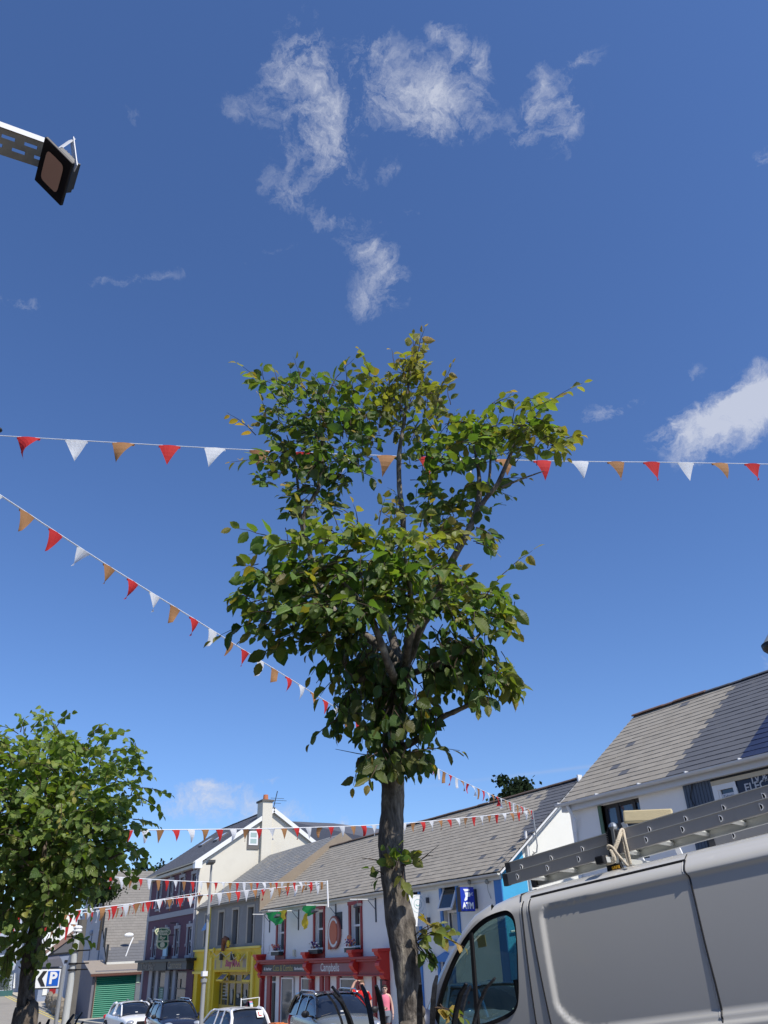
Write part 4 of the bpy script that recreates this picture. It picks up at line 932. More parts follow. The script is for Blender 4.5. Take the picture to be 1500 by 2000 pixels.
# ------------------------------------------------------------------ right hand house
def right_house():
    x0 = fz(1105, 1570)[0]; ev = fz(1300, 1524)[1]; x1 = -2
    t = onX(1237.5, 1397, x0); yr, zr = t.y, t.z - .05
    T = thing('shop_house', 'large white house with slate roof half weathered half dark above a van', 'house', (x0 + 5, YF + 3, gz(-12)))
    wx0, wx1 = fz(1178, 1600)[0], fz(1251, 1580)[0]; wt = fz(1215, 1564)[1]; wb = wt - 1.5
    gx0 = fz(1340, 1560)[0]; gx1 = fz(1396, 1545)[0]; gt = fz(1340, 1528)[1]
    holes = [(wx0, wx1, wb, wt), (gx1, x1 - 1, 3.1, gt - .2)]
    mb = MB(); wall_grid(mb, x0 + .12, x1, -.5, ev - .1, YF, holes, .22); gable_body(mb, x0 + .12, x1, YF, 28, -.5, ev - .1, yr, zr - .06); mb.build('wall', M_WHT, T)
    green = mat('frame_green', (.09, .16, .10), .6)
    s = MB(); s.box(wx0 - .12, wx0 + .0, YF - .03, YF + .2, wb, wt + .0); s.build('window_reveal', green, T)
    w = sash(T, wx0 + .01, wx1, wb, wt, YF + .1, mat('frame_brown', (.03, .028, .03), .5), mat_glass_dark('window_glass_blue', (.03, .05, .09), .03), .62, .1, 0)
    s = MB(); xx = lerp(wx0, wx1, .36); s.box(xx - .06, xx + .06, YF + .085, YF + .15, wb, wt); xx = lerp(wx0, wx1, .8); s.box(xx - .05, xx + .05, YF + .085, YF + .15, wb, wt); s.build('mullion', mat('frame_brown', (.03, .028, .03), .5), w)
    # dark boarded panel, white framed window and sign band
    cl = mat('boarding_blue_grey', (.075, .10, .14), .6, .1, 3); s = MB(); n = 9
    for k in range(n): s.box(lerp(gx0, gx1, k / n) + .006, lerp(gx0, gx1, (k + 1) / n) - .006, YF - .05, YF - .001, 1, gt + .0)
    s.build('boarding', cl, T, bevel=.008)
    s = MB(); s.tube([(gx0 + .35, YF - .07, gt - .05), (gx0 + .2, YF - .08, gt - .4), (gx0 + .4, YF - .07, gt - .9), (gx0 + .42, YF - .07, 3)], .012, 5); s.build('cable', M_BLK, T)
    s = MB(); s.box(gx1, x1, YF - .07, YF - .001, gt - .13, gt + .02); s.build('fascia', mat('fascia_dark', (.03, .032, .035), .6), T)
    s = MB(); s.box(gx1, x1, YF - .09, YF - .001, gt - .235, gt - .135); s.build('trim', mat('trim_cream', (.55, .47, .33), .6), T)
    fx = fz(1448, 1560)[0]; zt_ = gt - .237; zc = zt_ - .72
    s = MB(); s.box(gx1, gx1 + .14, YF - .08, YF, 2.5, zt_).box(fx - .1, fx, YF - .08, YF, 2.5, zt_).box(gx1, fx, YF - .075, YF, zt_ - .12, zt_).box(gx1 + .14, fx - .1, YF - .075, YF, zc - .05, zc + .09).box(gx1 + .14, fx - .1, YF - .06, YF, zc + .09, zc + .16).box(gx1 + .14, gx1 + .2, YF - .06, YF, zc + .09, zt_ - .12)
    wf = s.build('window', M_PVC, T)
    s = MB(); s.box(gx1 + .1, fx - .05, YF - .02, YF - .01, 2.6, zt_ - .05); s.build('pane', mat_glass_dark('pane_navy', (.01, .015, .03), .1), wf)
    xm = (gx1 + fx) / 2 + .03; s = MB(); s.box(xm - .36, xm + .36, YF - .03, YF - .022, zc + .27, zc + .5); lb = s.build('label_panel', mat('label_pale', (.6, .63, .68), .6), wf)
    textmesh('7', .24, (xm - .26, YF - .032, zc + .385), (1, 0, 0), (0, 0, 1), mat('sign_blue', (.012, .03, .22), .35), lb, bold=.01); textmesh('Televisions', .1, (xm + .08, YF - .032, zc + .43), (1, 0, 0), (0, 0, 1), mat('lettering_slate', (.15, .17, .22), .6), lb, width=.42); textmesh('Appliances', .1, (xm + .08, YF - .032, zc + .33), (1, 0, 0), (0, 0, 1), mat('lettering_slate', (.15, .17, .22), .6), lb, width=.42)
    s = MB(); s.box(fx, x1, YF - .05, YF - .004, 2.4, zt_); sp = s.build('sign_panel', mat('sign_dark_navy', (.022, .032, .06), .4), T)
    pl = mat('lettering_grey', (.5, .52, .55), .6); up = (0, 0, 1)
    for t_, px, py, sz in (('TV &', 1476, 1522, .23), ('ELECTRICAL', 1478, 1535, .23), ('APPLIANCES', 1479, 1548, .23)):
        q = onY(px, py, YF - .055); textmesh(t_, .25, (fx + .95 if t_ != 'TV &' else fx + .62, YF - .054, q.z), (1, 0, 0), up, pl, sp, width={'TV &': .48}.get(t_, 1.5), bold=.004)
    # roof
    rf = MB(); sp_x = -14.25
    def dk(x, t, R):
        if x > -12.1: return 2
        return 1 if x > -14.3 + R.uniform(-.08, .08) else (1 if R.random() < .008 else 0)
    slates(rf, x0, -12.1, YF - .2, ev + .03, yr, zr, .34, .25, 21, dk); slates(rf, -12.1, x1, YF - .2, ev + .03, yr, zr, .34, .25, 22, dk)
    r = rf.build('roof', [M_SL, M_SLD, mat('slate_navy', (.028, .042, .10), .6, .1, 2, .2, 30, attr=.2)], T, fix=False)
    u = MB(); u.poly([(x0, YF - .18, ev + .02), (x1, YF - .18, ev + .02), (x1, yr, zr - .015), (x0, yr, zr - .015)]); u.poly([(x0, 28, ev), (x1, 28, ev), (x1, yr, zr - .015), (x0, yr, zr - .015)]); u.build('roof_lining', M_SLD, r)
    ri = MB(); ridge(ri, x0, -15.4, yr, zr + .03, seed=5); ri.build('ridge', mat('ridge_terracotta', (.22, .13, .09), .85, .2), r)
    ri = MB(); ridge(ri, -15.4, x1, yr, zr + .01, r=.09, seed=6); ri.build('ridge', M_SLD, r)
    g = MB(); gutter(g, x0 - .05, x1, YF - .24, ev - .02, .085); g.box(x0 + .0, x1, YF - .2, YF - .002, ev - .24, ev - .04)
    x = x0
    while x < x1: g.box(x, x + .03, YF - .35, YF - .1, ev - .03, ev + .03); x += 1.6
    g.build('gutter', mat('gutter_white_clean', (.6, .61, .62), .4, .05), T)
    s = MB(); downpipe(s, [(x0 + .35, YF - .28, ev - .1), (x0 + .42, YF - .12, ev - .5), (x0 + .3, YF - .07, ev - .8), (x0 + .22, YF - .06, ev - 1.6), (x0 + .22, YF - .06, 0)], .05); s.build('downpipe', M_PVC, T)
    # neighbour further right, taller, just outside the picture
    N_ = thing('town_house', 'taller rendered town house adjoining the slate roof on the right', 'house', (5, 20, 2))
    mb = MB(); mb.box(-1.9, 10, YF - .3, 28, 0, 10.0); mb.build('wall', M_WHT, N_)
    mb = MB(); mb.prism([(-2.1, YF - .5, 10.0), (-2.1, 28.2, 10.0), (-2.1, 22.5, 13.6)], (12.2, 0, 0)); mb.build('roof', M_SLB, N_)
    return x0, ev, yr, zr
# ------------------------------------------------------------------ buildings and hill beyond
def inv_x(px, py, x): p = onX(px, py, x); return p.y, p.z
def background():
    peb = mat('pebbledash', (.42, .43, .46), .95, .25, 14, .6, 50, dirt=(.32, .33, .36), dscale=1)
    # house with its gable to the street and a slate slope facing right
    T = thing('gabled_house', 'pebbledashed house with a stepped flashing and a long grey slate slope', 'house', (-80, 22, gz(-80)))
    xr, zr, xe, ze = -84.6, 10.65, -76.0, 2.9
    mb = MB(); mb.poly([(xe - .1, 17, -2), (xe - .1, 17, ze - .1), (xr, 17, zr), (-93, 17, 3), (-93, 17, -2)]); mb.poly([(xe - .1, 17, -2), (xe - .1, 45, -2), (xe - .1, 45, ze - .1), (xe - .1, 17, ze - .1)]); mb.poly([(-93, 17, -2), (-93, 45, -2), (-93, 45, 3), (-93, 17, 3)])
    mb.build('wall', peb, T)
    rf = MB(); L = sqrt((xr - xe) ** 2 + (zr - ze) ** 2); n = 34; R = random.Random(3)
    sx, sz = (xr - xe) / L, (zr - ze) / L; nx, nz = sz, -sx
    for r in range(n):
        a, b = r * L / n, (r + 1.04) * L / n; y = 17.1 - (.2 if r % 2 else 0)
        while y < 42:
            ya, yb = max(17.1, y + .003), y + .397; rf.var = (R.random(), 0, 0)
            t = (r + .5) / n; lim = 23.6 - 12 * (.30 - t) * 3 if t < .3 else 99
            rf.cur = 1 if (y > lim + R.uniform(-.2, .2)) else 0
            P = lambda yy, s, h: (xe + sx * s + nx * h, yy, ze + sz * s + nz * h)
            p = [P(ya, a, .02), P(yb, a, .02), P(yb, b, .003), P(ya, b, .003)]; i = len(rf.v); rf.v += p + [P(ya, a, 0), P(yb, a, 0)]
            rf.face((i, i + 1, i + 2, i + 3)); rf.face((i, i + 1, i + 5, i + 4)); y += .4
    r = rf.build('roof', [mat('slate_lit', (.23, .212, .188), .85, .12, 2, .2, 30, attr=.14), M_SLD], T, fix=False)
    u = MB(); u.poly([(xe, 17.05, ze - .02), (xr, 17.05, zr - .02), (xr, 45, zr - .02), (xe, 45, ze - .02)]); u.poly([(-93.2, 17, 2.9), (xr, 17, zr - .02), (xr, 45, zr - .02), (-93.2, 45, 2.9)]); u.build('roof_lining', M_SLD, r)
    s = MB(); k = 6
    for i in range(k):
        xa, xb = lerp(xe, xr, i / k), lerp(xe, xr, (i + 1) / k); za, zb = lerp(ze, zr, i / k), lerp(ze, zr, (i + 1) / k); s.box(xa - .25, xa + .12, 16.93, 17.05, za - .1, zb + .05)
    s.build_each('flashing', M_BLK, T)
    s = MB(); s.box(xe - .15, xe + .15, 17, 42, ze - .12, ze + .05); s.build('gutter', M_GUT, T)
    y, z = inv_x(249, 1855, xe - 1.2); s = MB(); s.tube([(xe - .5, y - .3, ze + .3), (xe - .6, y, z + .3), (xe - .9, y + .3, z + .9)], .05, 6); s.sphere((xe - .8, y - .1, z + 1.1), .4, 12, 6, .3, 1, .45); s.build('dish', M_PVC, T)
    s = MB()
    for px in (175, 193): q = onY(px, 1860, 16.97); s.tube([(q.x, 16.95, 5.2), (q.x, 16.95, 1.5)], .05, 6); s.sphere((q.x, 16.9, 5.35), .22, 8, 5)
    s.build_each('vent_pipe', mat('pipe_blue_grey', (.3, .33, .38), .6), T)
    # garage with a roller shutter facing down the street
    G = thing('garage', 'low garage with ribbed green roller shutter and pale corrugated roof', 'garage', (-75.5, 18, gz(-75)))
    xg = -74.0; y0, y1 = inv_x(184, 1950, xg)[0], inv_x(262, 1950, xg)[0]; zt = inv_x(224, 1907, xg)[1]; zb = -1.1
    ye = inv_x(291, 1950, xg)[0]; ya = inv_x(172, 1950, xg)[0]; gr = mat('render_dull_lilac', (.17, .165, .19), .9, .1, 2, .2)
    mb = MB(); mb.box(-79, xg, ya + .15, ya + .35, -1.6, 2.2).box(-79, xg, y1, ye, -1.6, 2.0).box(xg - .2, xg, ya + .35, ye, zt, zt + .45); mb.poly([(-79, ya + .15, 2.2), (xg, ya + .15, 2.2), (-77, ya + .15, 3.0), (-79, ya + .15, 3.0)]); mb.build('wall', gr, G)
    mb = MB(); mb.box(xg - .1, xg + .06, ya + .36, y0 - .0, -1.2, zt + .0); mb.build('door_post', mat('post_buff', (.5, .42, .34), .8, .1), G)
    mb = MB(); n = 22
    secs = []
    for i in range(n * 4 + 1):
        z = lerp(zb, zt, i / (n * 4)); x = xg - .08 + .05 * abs(sin(i * pi / 4)); secs.append([(x, y0, z), (x, y1, z)])
    mb.loft(secs); mb.build('shutter', mat('shutter_green', (.015, .19, .12), .5, .1, 2), G, fix=False)
    mb = MB(); m = 60; se = []
    for i in range(m * 2 + 1):
        y = lerp(ya - .1, ye + .1, i / (m * 2)); w = .03 * (1 if i % 2 else -1); se.append([(xg + .45, y, 2.18 + w), (-77.2, y, 3.12 + w)])
    mb.loft(se); mb.build('roof', mat('corrugated_cream', (.46, .40, .33), .85, .12, 1.5, .2, 20, dirt=(.3, .25, .2), dscale=1.5), G, fix=False, smooth=False)
    mb = MB(); mb.box(xg + .38, xg + .44, ya - .1, ye + .1, 2.0, 2.16); mb.build('fascia', mat('fascia_rust', (.12, .05, .035), .8), G)
    q = inv_x(270, 1907, xg); mb = MB(); mb.box(xg + .003, xg + .03, q[0] - .12, q[0] + .14, 1.4, 2.0); mb.build('notice', mat('notice_green', (.42, .55, .42), .6), G)
    mb = MB(); q = inv_x(277, 1930, xg); mb.box(xg + .003, xg + .03, q[0] - .5, q[0] + .4, .2, 1.2); mb.build('hatch', mat('hatch_grey', (.16, .18, .2), .7), G)
    mb = MB(); mb.tube([(xg + .1, ya + .4, 2.1), (xg + .1, ya + .4, -1)], .045, 6); mb.build('downpipe', mat('pipe_brown', (.12, .08, .06), .6), G)
    # stone garden wall left of the garage
    Wl = thing('stone_wall', 'low mossy rubble stone wall running left of the green garage shutter', 'wall', (-82, 15, gz(-82)))
    R = random.Random(8); mb = MB()
    for k in range(70):
        u = R.random(); c = V((lerp(-77, -90, u), lerp(14.3, 15.2, u), gz(lerp(-77, -90, u)) + R.uniform(.1, 1.15))); mb.var = (R.random(), 0, 0); mb.sphere(c, R.uniform(.28, .5), 7, 5, 1, .7, .7)
    mb.build('stones', mat('rubble', (.30, .25, .19), .95, .3, 4, .6, 12, attr=.3, dirt=(.08, .09, .05), dscale=2), Wl)
    # little cottage with brown verge and blue slates
    T = thing('cottage', 'small cottage tinted blue grey as shade with brown roof verge and dark trimmed porch', 'house', (-98, 17, gz(-98)))
    x = -96.0
    def P(px, py, dx=0): return onX(px, py, x + dx)
    mb = MB(); a, b = P(112, 1862), P(166, 1855); mb.box(x - 6, x, P(80, 1900).y, b.y + .4, -1, a.z); mb.build('wall', mat('render_blue_shade', (.24, .28, .37), .85, .08), T)  # shade on this wall is put into its blue grey colour
    mb = MB(); mb.prism([P(93, 1866), P(141, 1860), P(146, 1828), P(140, 1826)], (-.2, 0, 0)); r = mb.build('roof', M_SLB, T)
    mb = MB(); mb.prism([P(74, 1876), P(78, 1862), P(100, 1850), P(150, 1812), P(150, 1824), P(108, 1855), P(80, 1876)], (.15, 0, 0)); mb.build('verge', mat('tile_brown', (.24, .16, .13), .85, .15), r)
    mb = MB(); mb.prism([P(77, 1873, .2), P(106, 1851, .2), P(107, 1854, .2), P(79, 1877, .2)], (.1, 0, 0)); mb.build('bargeboard', M_PVC, r)
    mb = MB(); mb.prism([P(78, 1884, .3), P(86, 1871, .3), P(115, 1867, .3), P(121, 1883, .3)], (1.2, 0, -.2)); p_ = mb.build('porch_roof', mat('slate_porch', (.12, .12, .14), .7, .1), T)
    mb = MB(); mb.bar(P(78, 1885, 1.4), P(121, 1883, 1.4), .12, .22); mb.bar(P(95, 1865, .1), P(141, 1860, .1), .1, .14); mb.build('trim', M_BLK, T)
    mb = MB(); c = P(129, 1877, .05); mb.box(c.x, c.x + .05, c.y - .14, c.y + .14, c.z - .1, c.z + .1); mb.build('vent', M_BLK, T)
    mb = MB(); c, d = P(95, 1945, .05), P(110, 1926, .05); mb.box(x + .02, x + .08, c.y, d.y, c.z, d.z); mb.build('door', M_RED, T)
    mb = MB(); c, d = P(82, 1944, .05), P(94, 1922, .05); mb.box(x + .01, x + .07, c.y, d.y, c.z, d.z); c, d = P(142, 1942, .05), P(150, 1898, .05); mb.box(x + .01, x + .07, c.y, d.y, c.z - .3, d.z); mb.build('quoin', M_WHT2, T)
    mb = MB(); c, d = P(85, 1896, .05), P(113, 1890, .05); mb.box(x + .02, x + .05, c.y, d.y, c.z, d.z); mb.build('window', M_GLS, T)
    T = thing('white_house', 'bright white gable rising behind the brown verge of the cottage', 'house', (-110, 20, gz(-110)))
    x = -108
    mb = MB(); mb.prism([P(70, 1890), P(70, 1795), P(120, 1770), P(168, 1800), P(168, 1890)], (-8, 0, 0)); mb.build('wall', M_WHT2, T)
    mb = MB(); a, b, c = P(66, 1797), P(120, 1767), P(172, 1800); mb.bar(a, b, .2, .2); mb.bar(b, c, .2, .2); mb.build('verge', M_SLD, T)
    mb = MB(); c = P(86.5, 1838, .1); mb.box(x + .0, x + .4, c.y - .25, c.y + .25, c.z - .5, c.z + .5); mb.build('lantern', M_PVC, T)
    # far left pub with red window trims, green parasol and planters
    T = thing('corner_shop', 'pale blue grey shop with red window trims at the far left', 'shop', (-114, 14, gz(-114)))
    x = -112
    mb = MB(); mb.prism([P(-70, 1950), P(-70, 1772), P(48, 1780), P(62, 1830), P(62, 1945)], (-9, 0, 0)); mb.build('wall', mat('render_pale_blue', (.42, .46, .54), .85, .06), T)
    mb = MB(); a, b = P(-70, 1771, .1), P(50, 1779, .1); mb.bar(a, b, .5, .3); mb.build('roof', M_SLD, T)
    for px in (-2, 24):
        mb = MB(); c, d = P(px - 9, 1840, .05), P(px + 4, 1814, .05); mb.box(x, x + .06, c.y, d.y, c.z, d.z); w = mb.build('window_trim', M_RED2, T)
        mb = MB(); mb.box(x + .06, x + .1, c.y + .1, d.y - .1, c.z + .15, d.z - .1); mb.build('window', M_GLS, w)
        mb = MB(); mb.box(x + .06, x + .16, c.y - .05, d.y + .05, c.z - .0, c.z + .14); mb.build('sill', M_PVC, w)
    mb = MB(); a, b = P(-70, 1853, .1), P(28, 1851, .1); mb.box(x, x + .5, a.y, b.y, a.z - .1, b.z + .25); mb.build('fascia', mat('fascia_warm_grey', (.3, .28, .26), .7), T)
    mb = MB(); c, d = P(-60, 1935, .05), P(26, 1874, .05); mb.box(x + .02, x + .08, c.y, d.y, c.z, d.z); mb.build('shop_window', M_GLS2, T)
    mb = MB(); a, b = P(-60, 1873, .1), P(26, 1872, .1); mb.bar(a, b, .1, .12); a, b = P(30, 1900, .2), P(27, 1930, .2); mb.bar(a, b, .2, .2); mb.build('trim', M_PVC, T)
    U = thing('parasol', 'bright green parasol standing outside the far left shop', 'parasol', onX(10, 1945, -108))
    x = -108; c = P(5, 1872); m = MB(); rim = [c + V((1.25 * cos(k * pi / 4), 1.25 * sin(k * pi / 4), -.05 if k % 2 else .0)) + V((0, 0, -.55)) for k in range(8)]
    for k in range(8): m.poly([c + V((0, 0, .25)), rim[k], rim[(k + 1) % 8]]); m.poly([rim[k], rim[(k + 1) % 8], rim[(k + 1) % 8] - V((0, 0, .2)), rim[k] - V((0, 0, .2))])
    m.build('canopy', mat_cloth('parasol_green', (.01, .4, .14)), U, fix=False); m = MB(); m.cyl(c + V((0, 0, .3)), (c.x, c.y, gz(-108)), .04, 6); m.build('pole', M_PVC, U)
    Pl = thing('planter', 'leafy green shrub planter under the green parasol', 'planter', onX(12, 1940, -109)); x = -109
    R = random.Random(5); m = MB(); lf = MB()
    a, b = P(-6, 1944), P(24, 1940); m.box(x - .3, x + .3, a.y, b.y, a.z - .3, b.z + .3); m.build('trough', mat('trough_teal', (.04, .12, .12), .7), Pl)
    for k in range(260):
        c = P(R.uniform(-5, 24), R.uniform(1895, 1936)); c.x += R.uniform(-.3, .4); e = [V((R.gauss(0, 1), R.gauss(0, 1), R.gauss(0, 1))).normalized() * .13 for _ in range(3)]; lf.var = (R.random(), 0, 0); lf.poly([c + e[0], c + e[1], c + e[2]])
    lf.build('foliage', M_LEAFS, Pl, fix=False)
    # slate grey hipped house behind the row
    T = thing('rear_house', 'grey hipped slate roof showing behind the row of shops', 'house', (-45, 33, 0))
    def Q(px, py, y=32): return onY(px, py, y)
    a, b, c, d = Q(560, 1600), Q(652, 1607), Q(735, 1640), Q(560, 1660)
    mb = MB(); mb.poly([Q(566, 1604), Q(652, 1608), Q(742, 1640, 28), Q(566, 1690, 28)]); mb.poly([Q(652, 1608), Q(742, 1640, 28), Q(742, 1640, 28) + V((0, 10, 0))]); mb.poly([Q(566, 1604), Q(652, 1608), Q(742, 1640, 28) + V((0, 10, 0)), Q(566, 1690, 28) + V((0, 10, 0))]); mb.build('roof', M_SLB, T)
    k = Q(742, 1640, 28); j = Q(566, 1690, 28); mb = MB(); mb.box(j.x, k.x, 28.2, 38, -1, j.z); mb.build('wall', M_WHT, T)
    # small roof thing on the grey roof: cowl cluster
    # hill far off
    hill = MB(); xs = [-420 + i * 12 for i in range(34)]; ys = [55, 75, 95, 120, 160, 220, 300]
    def hz(x, y):
        f = max(0, min(1, (y - 55) / 120)); g = exp(-((x + 200) / 120) ** 2)
        return gz(max(-200, x)) - 1.5 + (y - 26) * .03 + f * 20 * g
    hill.loft([[(x, y, hz(x, y)) for y in ys] for x in xs]); tag(hill.build('hill', mat('hill_grass', (.07, .10, .03), .95, .3, .05), smooth=True), kind='structure')
    # trees beyond
    specs = [(205, 1745, 60, 22, 0), (228, 1737, 120, 26, 1), (252, 1742, 130, 24, 2), (278, 1730, 135, 32, 0), (296, 1738, 128, 26, 1), (318, 1735, 140, 30, 2), (240, 1752, 105, 17, 3), (268, 1752, 105, 18, 3), (190, 1750, 110, 22, 0)]
    labs = ['dark green tree half hidden by the round crown of the left street tree', 'dark conifer-like tree on the hillside, leftmost of the dark ones', 'pale green bushy tree in the middle of the hillside', 'tallest dark green tree on the hillside by the purple house', 'mid green tree tucked against the purple house corner', 'hillside tree mostly hidden behind the purple house', 'low yellowish shrubby tree above the slate slope', 'low olive shrubby tree above the slate slope, right of the yellowish one', 'deep green tree behind the pebbledashed house']
    for i, (px, py, D, r, k) in enumerate(specs):
        far_tree(onD(px, py, D), r * D / 1742, k, labs[i], 300 + i)
    far_tree(onD(1010, 1562, 52), 1.15, 0, 'dark leafy treetop poking over the ridge of the blue framed house', 77, group=None, n=520, lf=.16)
    far_tree(onD(972, 1580, 52), .65, 1, 'small clump of tree foliage left of the dark treetop over the ridge', 78, group=None, n=200, lf=.15)
    # utility pole with wire
    p = onD(266, 1697, 110); U = thing('utility_pole', 'distant thin utility pole with a wire left of the purple house', 'pole', (p.x, p.y, 0)); m = MB(); m.cyl((p.x, p.y, 0), p, .12, 6, .09); m.bar(p - V((.5, .8, .3)), p + V((.5, .8, -.3)), .1, .1); m.build('pole', mat('timber_grey', (.2, .19, .17), .9), U)
    m = MB(); q = onD(330, 1706, 100); m.tube([p, (p + q) / 2 - V((0, 0, .3)), q], .03, 4); m.build('wire', M_BLK, U)

def far_tree(c, r, kind, label, seed, group='trees on the hillside', n=480, lf=None):
    R = random.Random(seed); gnd = gz(max(-150, min(0, c.x))) if lf else c.z - r * 3
    T = thing('tree', label, 'tree', (c.x, c.y, gnd), group=group)
    m = MB(); m.tube([(c.x, c.y, gnd - 1), (c.x + r * .1, c.y, lerp(gnd, c.z, .6)), (c.x, c.y, c.z)], [r * .13, r * .09, r * .03], 7)
    for k in range(7): e = V((R.gauss(0, 1), R.gauss(0, 1), abs(R.gauss(0, .8)))).normalized() * r * .75; m.tube([(c.x, c.y, c.z - r * .3), c + e], [r * .04, r * .01], 5)
    m.build('trunk', M_BARKD, T); m = MB(); L = lf or r * .12
    cl = [(c + V((R.gauss(0, .5), R.gauss(0, .5), R.gauss(0, .42))) * r, R.uniform(.28, .5) * r, R.random()) for _ in range(18)]
    for k in range(n * 3):
        b, rr, tn = R.choice(cl); q = b + V((R.gauss(0, .55), R.gauss(0, .55), R.gauss(0, .5))) * rr; m.var = (min(1, max(0, tn * .6 + R.random() * .4)), 0, 0)
        a = V((R.gauss(0, 1), R.gauss(0, 1), R.gauss(0, 1))).normalized() * L; e = a.orthogonal().normalized() * L * .6; m.poly([q - a, q + e, q + a, q - e])
    m.build('crown', [M_FAR1, M_FAR2, M_FAR3, M_FAR4][kind], T, fix=False)

# ------------------------------------------------------------------ cars
def make_car(name, label, loc, yaw, L, Wd, H, paint, style, roofcol=None, group='cars parked along the shops', rails=False, lplate=False, backwards=False):
    T = thing(name, label, 'car', loc, (0, 0, yaw), group)
    hw = Wd / 2; hl = L / 2; P = lambda x, y, z: (x, y, z)
    body = MB()
    # stations: x, half width, belt height, top (bonnet or boot) height at the centre
    if style == 'suv': st = [(-hl, .80, .55, .62), (-hl + .06, .86, .80, .88), (-hl + .3, .93, .95, 1.0), (-hl + .9, .98, 1.0, 1.02), (0, 1.0, .98, 1.0), (hl - 1.45, 1.0, .97, 1.02), (hl - 1.05, .98, .95, 1.04), (hl - .5, .93, .88, .96), (hl - .14, .84, .74, .82), (hl, .72, .52, .6)]
    elif style == 'hatch': st = [(-hl, .78, .5, .58), (-hl + .05, .86, .75, .85), (-hl + .25, .92, .9, .94), (-hl + .8, .98, .93, .95), (0, 1.0, .9, .93), (hl - 1.4, 1.0, .88, .93), (hl - 1.0, .97, .86, .93), (hl - .45, .92, .76, .82), (hl - .12, .82, .62, .68), (hl, .7, .45, .52)]
    else: st = [(-hl, .78, .5, .6), (-hl + .08, .86, .8, .9), (-hl + .5, .93, .92, .98), (-hl + 1.2, .98, .9, .95), (0, 1.0, .87, .9), (hl - 1.6, 1.0, .86, .92), (hl - 1.15, .97, .84, .92), (hl - .5, .92, .74, .82), (hl - .12, .82, .6, .66), (hl, .7, .42, .5)]
    secs = []
    for x, w, b, t in st:
        w *= hw; lo = .24
        secs.append([P(x, -w * .82, lo), P(x, -w * .97, lo + .08), P(x, -w * 1.0, lerp(lo, b, .5)), P(x, -w * .985, b - .06), P(x, -w * .93, b), P(x, -w * .6, t - .01), P(x, 0, t), P(x, w * .6, t - .01), P(x, w * .93, b), P(x, w * .985, b - .06), P(x, w, lerp(lo, b, .5)), P(x, w * .97, lo + .08), P(x, w * .82, lo)])
    body.loft(secs, closed=True); body.face(range(13)); n0 = (len(st) - 1) * 13; body.face([n0 + k for k in range(13)][::-1])
    bo = body.build('body', paint, T, world=False, smooth=True, sub=1)
    # greenhouse
    fb = hl - (1.1 if style != 'saloon' else 1.3); rb = -hl + (.12 if style == 'suv' else .22 if style == 'hatch' else .9)
    zb = .9 if style != 'suv' else .98
    gl = [(fb, .86, zb - .02, zb - .0), (fb - .28, .86, zb, lerp(zb, H, .42)), (fb - .58, .86, zb, lerp(zb, H, .80)), (fb - .85, .87, zb, H - .045), (fb - 1.5, .88, zb, H - .01), (rb + .7, .87, zb, H - .02), (rb + .35, .86, zb, H - .06), (rb + .12, .85, zb, lerp(zb, H, .55)), (rb, .84, zb, zb + .02)]
    g = MB(); secs = []
    for x, w, b, t in gl:
        w *= hw; k = (t - b) / (H - zb); wt = w * (1 - .22 * k)
        secs.append([P(x, -w * 1.06, b - .05), P(x, lerp(-w * 1.05, -wt, .5), lerp(b, t, .5)), P(x, -wt, t - .05 * k), P(x, -wt * .7, t), P(x, 0, t + .015), P(x, wt * .7, t), P(x, wt, t - .05 * k), P(x, lerp(w * 1.05, wt, .5), lerp(b, t, .5)), P(x, w * 1.06, b - .05)])
    g.loft(secs); go = g.build('windows', M_CARGL, T, world=False, smooth=True, sub=1)
    # roof panel and pillars laid over the glass
    r = MB(); secs = []
    for x, w, b, t in gl[3:7]:
        w *= hw; wt = w * .785; secs.append([P(x, -wt * 1.03, t - .07), P(x, -wt * .98, t - .015), P(x, -wt * .6, t + .02), P(x, 0, t + .032), P(x, wt * .6, t + .02), P(x, wt * .98, t - .015), P(x, wt * 1.03, t - .07)])
    r.loft(secs); rp = roofcol or paint; r.build('roof', rp, T, world=False, smooth=True, sub=1)
    for sd in (-1, 1):
        p = MB()
        pts = [(x, sd * w * hw * (1.045 - .24 * ((t - b) / (H - zb))), t - .02) for x, w, b, t in gl[:4]]; p.tube(pts, .038, 6)
        pts = [(x, sd * w * hw * (1.045 - .24 * ((t - b) / (H - zb))), t - .02) for x, w, b, t in gl[5:]]; p.tube(pts, .06, 6)
        for xx, ww in ((fb - 1.25, .035), (rb + .95, .045)): p.bar((xx, sd * hw * .925, zb - .02), (xx - .05, sd * hw * .72, H - .06), ww * 2, .02, up=(0, 1, 0))
        p.tube([(fb - .8, sd * hw * .695, H - .055), (rb + .4, sd * hw * .68, H - .06)], .03, 6)
        p.build('pillars', rp, T, world=False)
    for sx_ in (hl - .85, -hl + .8):
        for sd in (-1, 1):
            w = MB(); w.cyl((sx_, sd * (hw - .21), .32), (sx_, sd * (hw - .005), .32), .33, 20); wo = w.build('wheel', mat('tyre', (.02, .02, .02), .85), T, world=False)
            w = MB(); w.cyl((sx_, sd * (hw - .02), .32), (sx_, sd * (hw + .006), .32), .21, 14, .19); w.build('rim', mat('alloy', (.35, .35, .36), .35, metal=.7), wo, world=False)
    fz_ = st[-3][2]
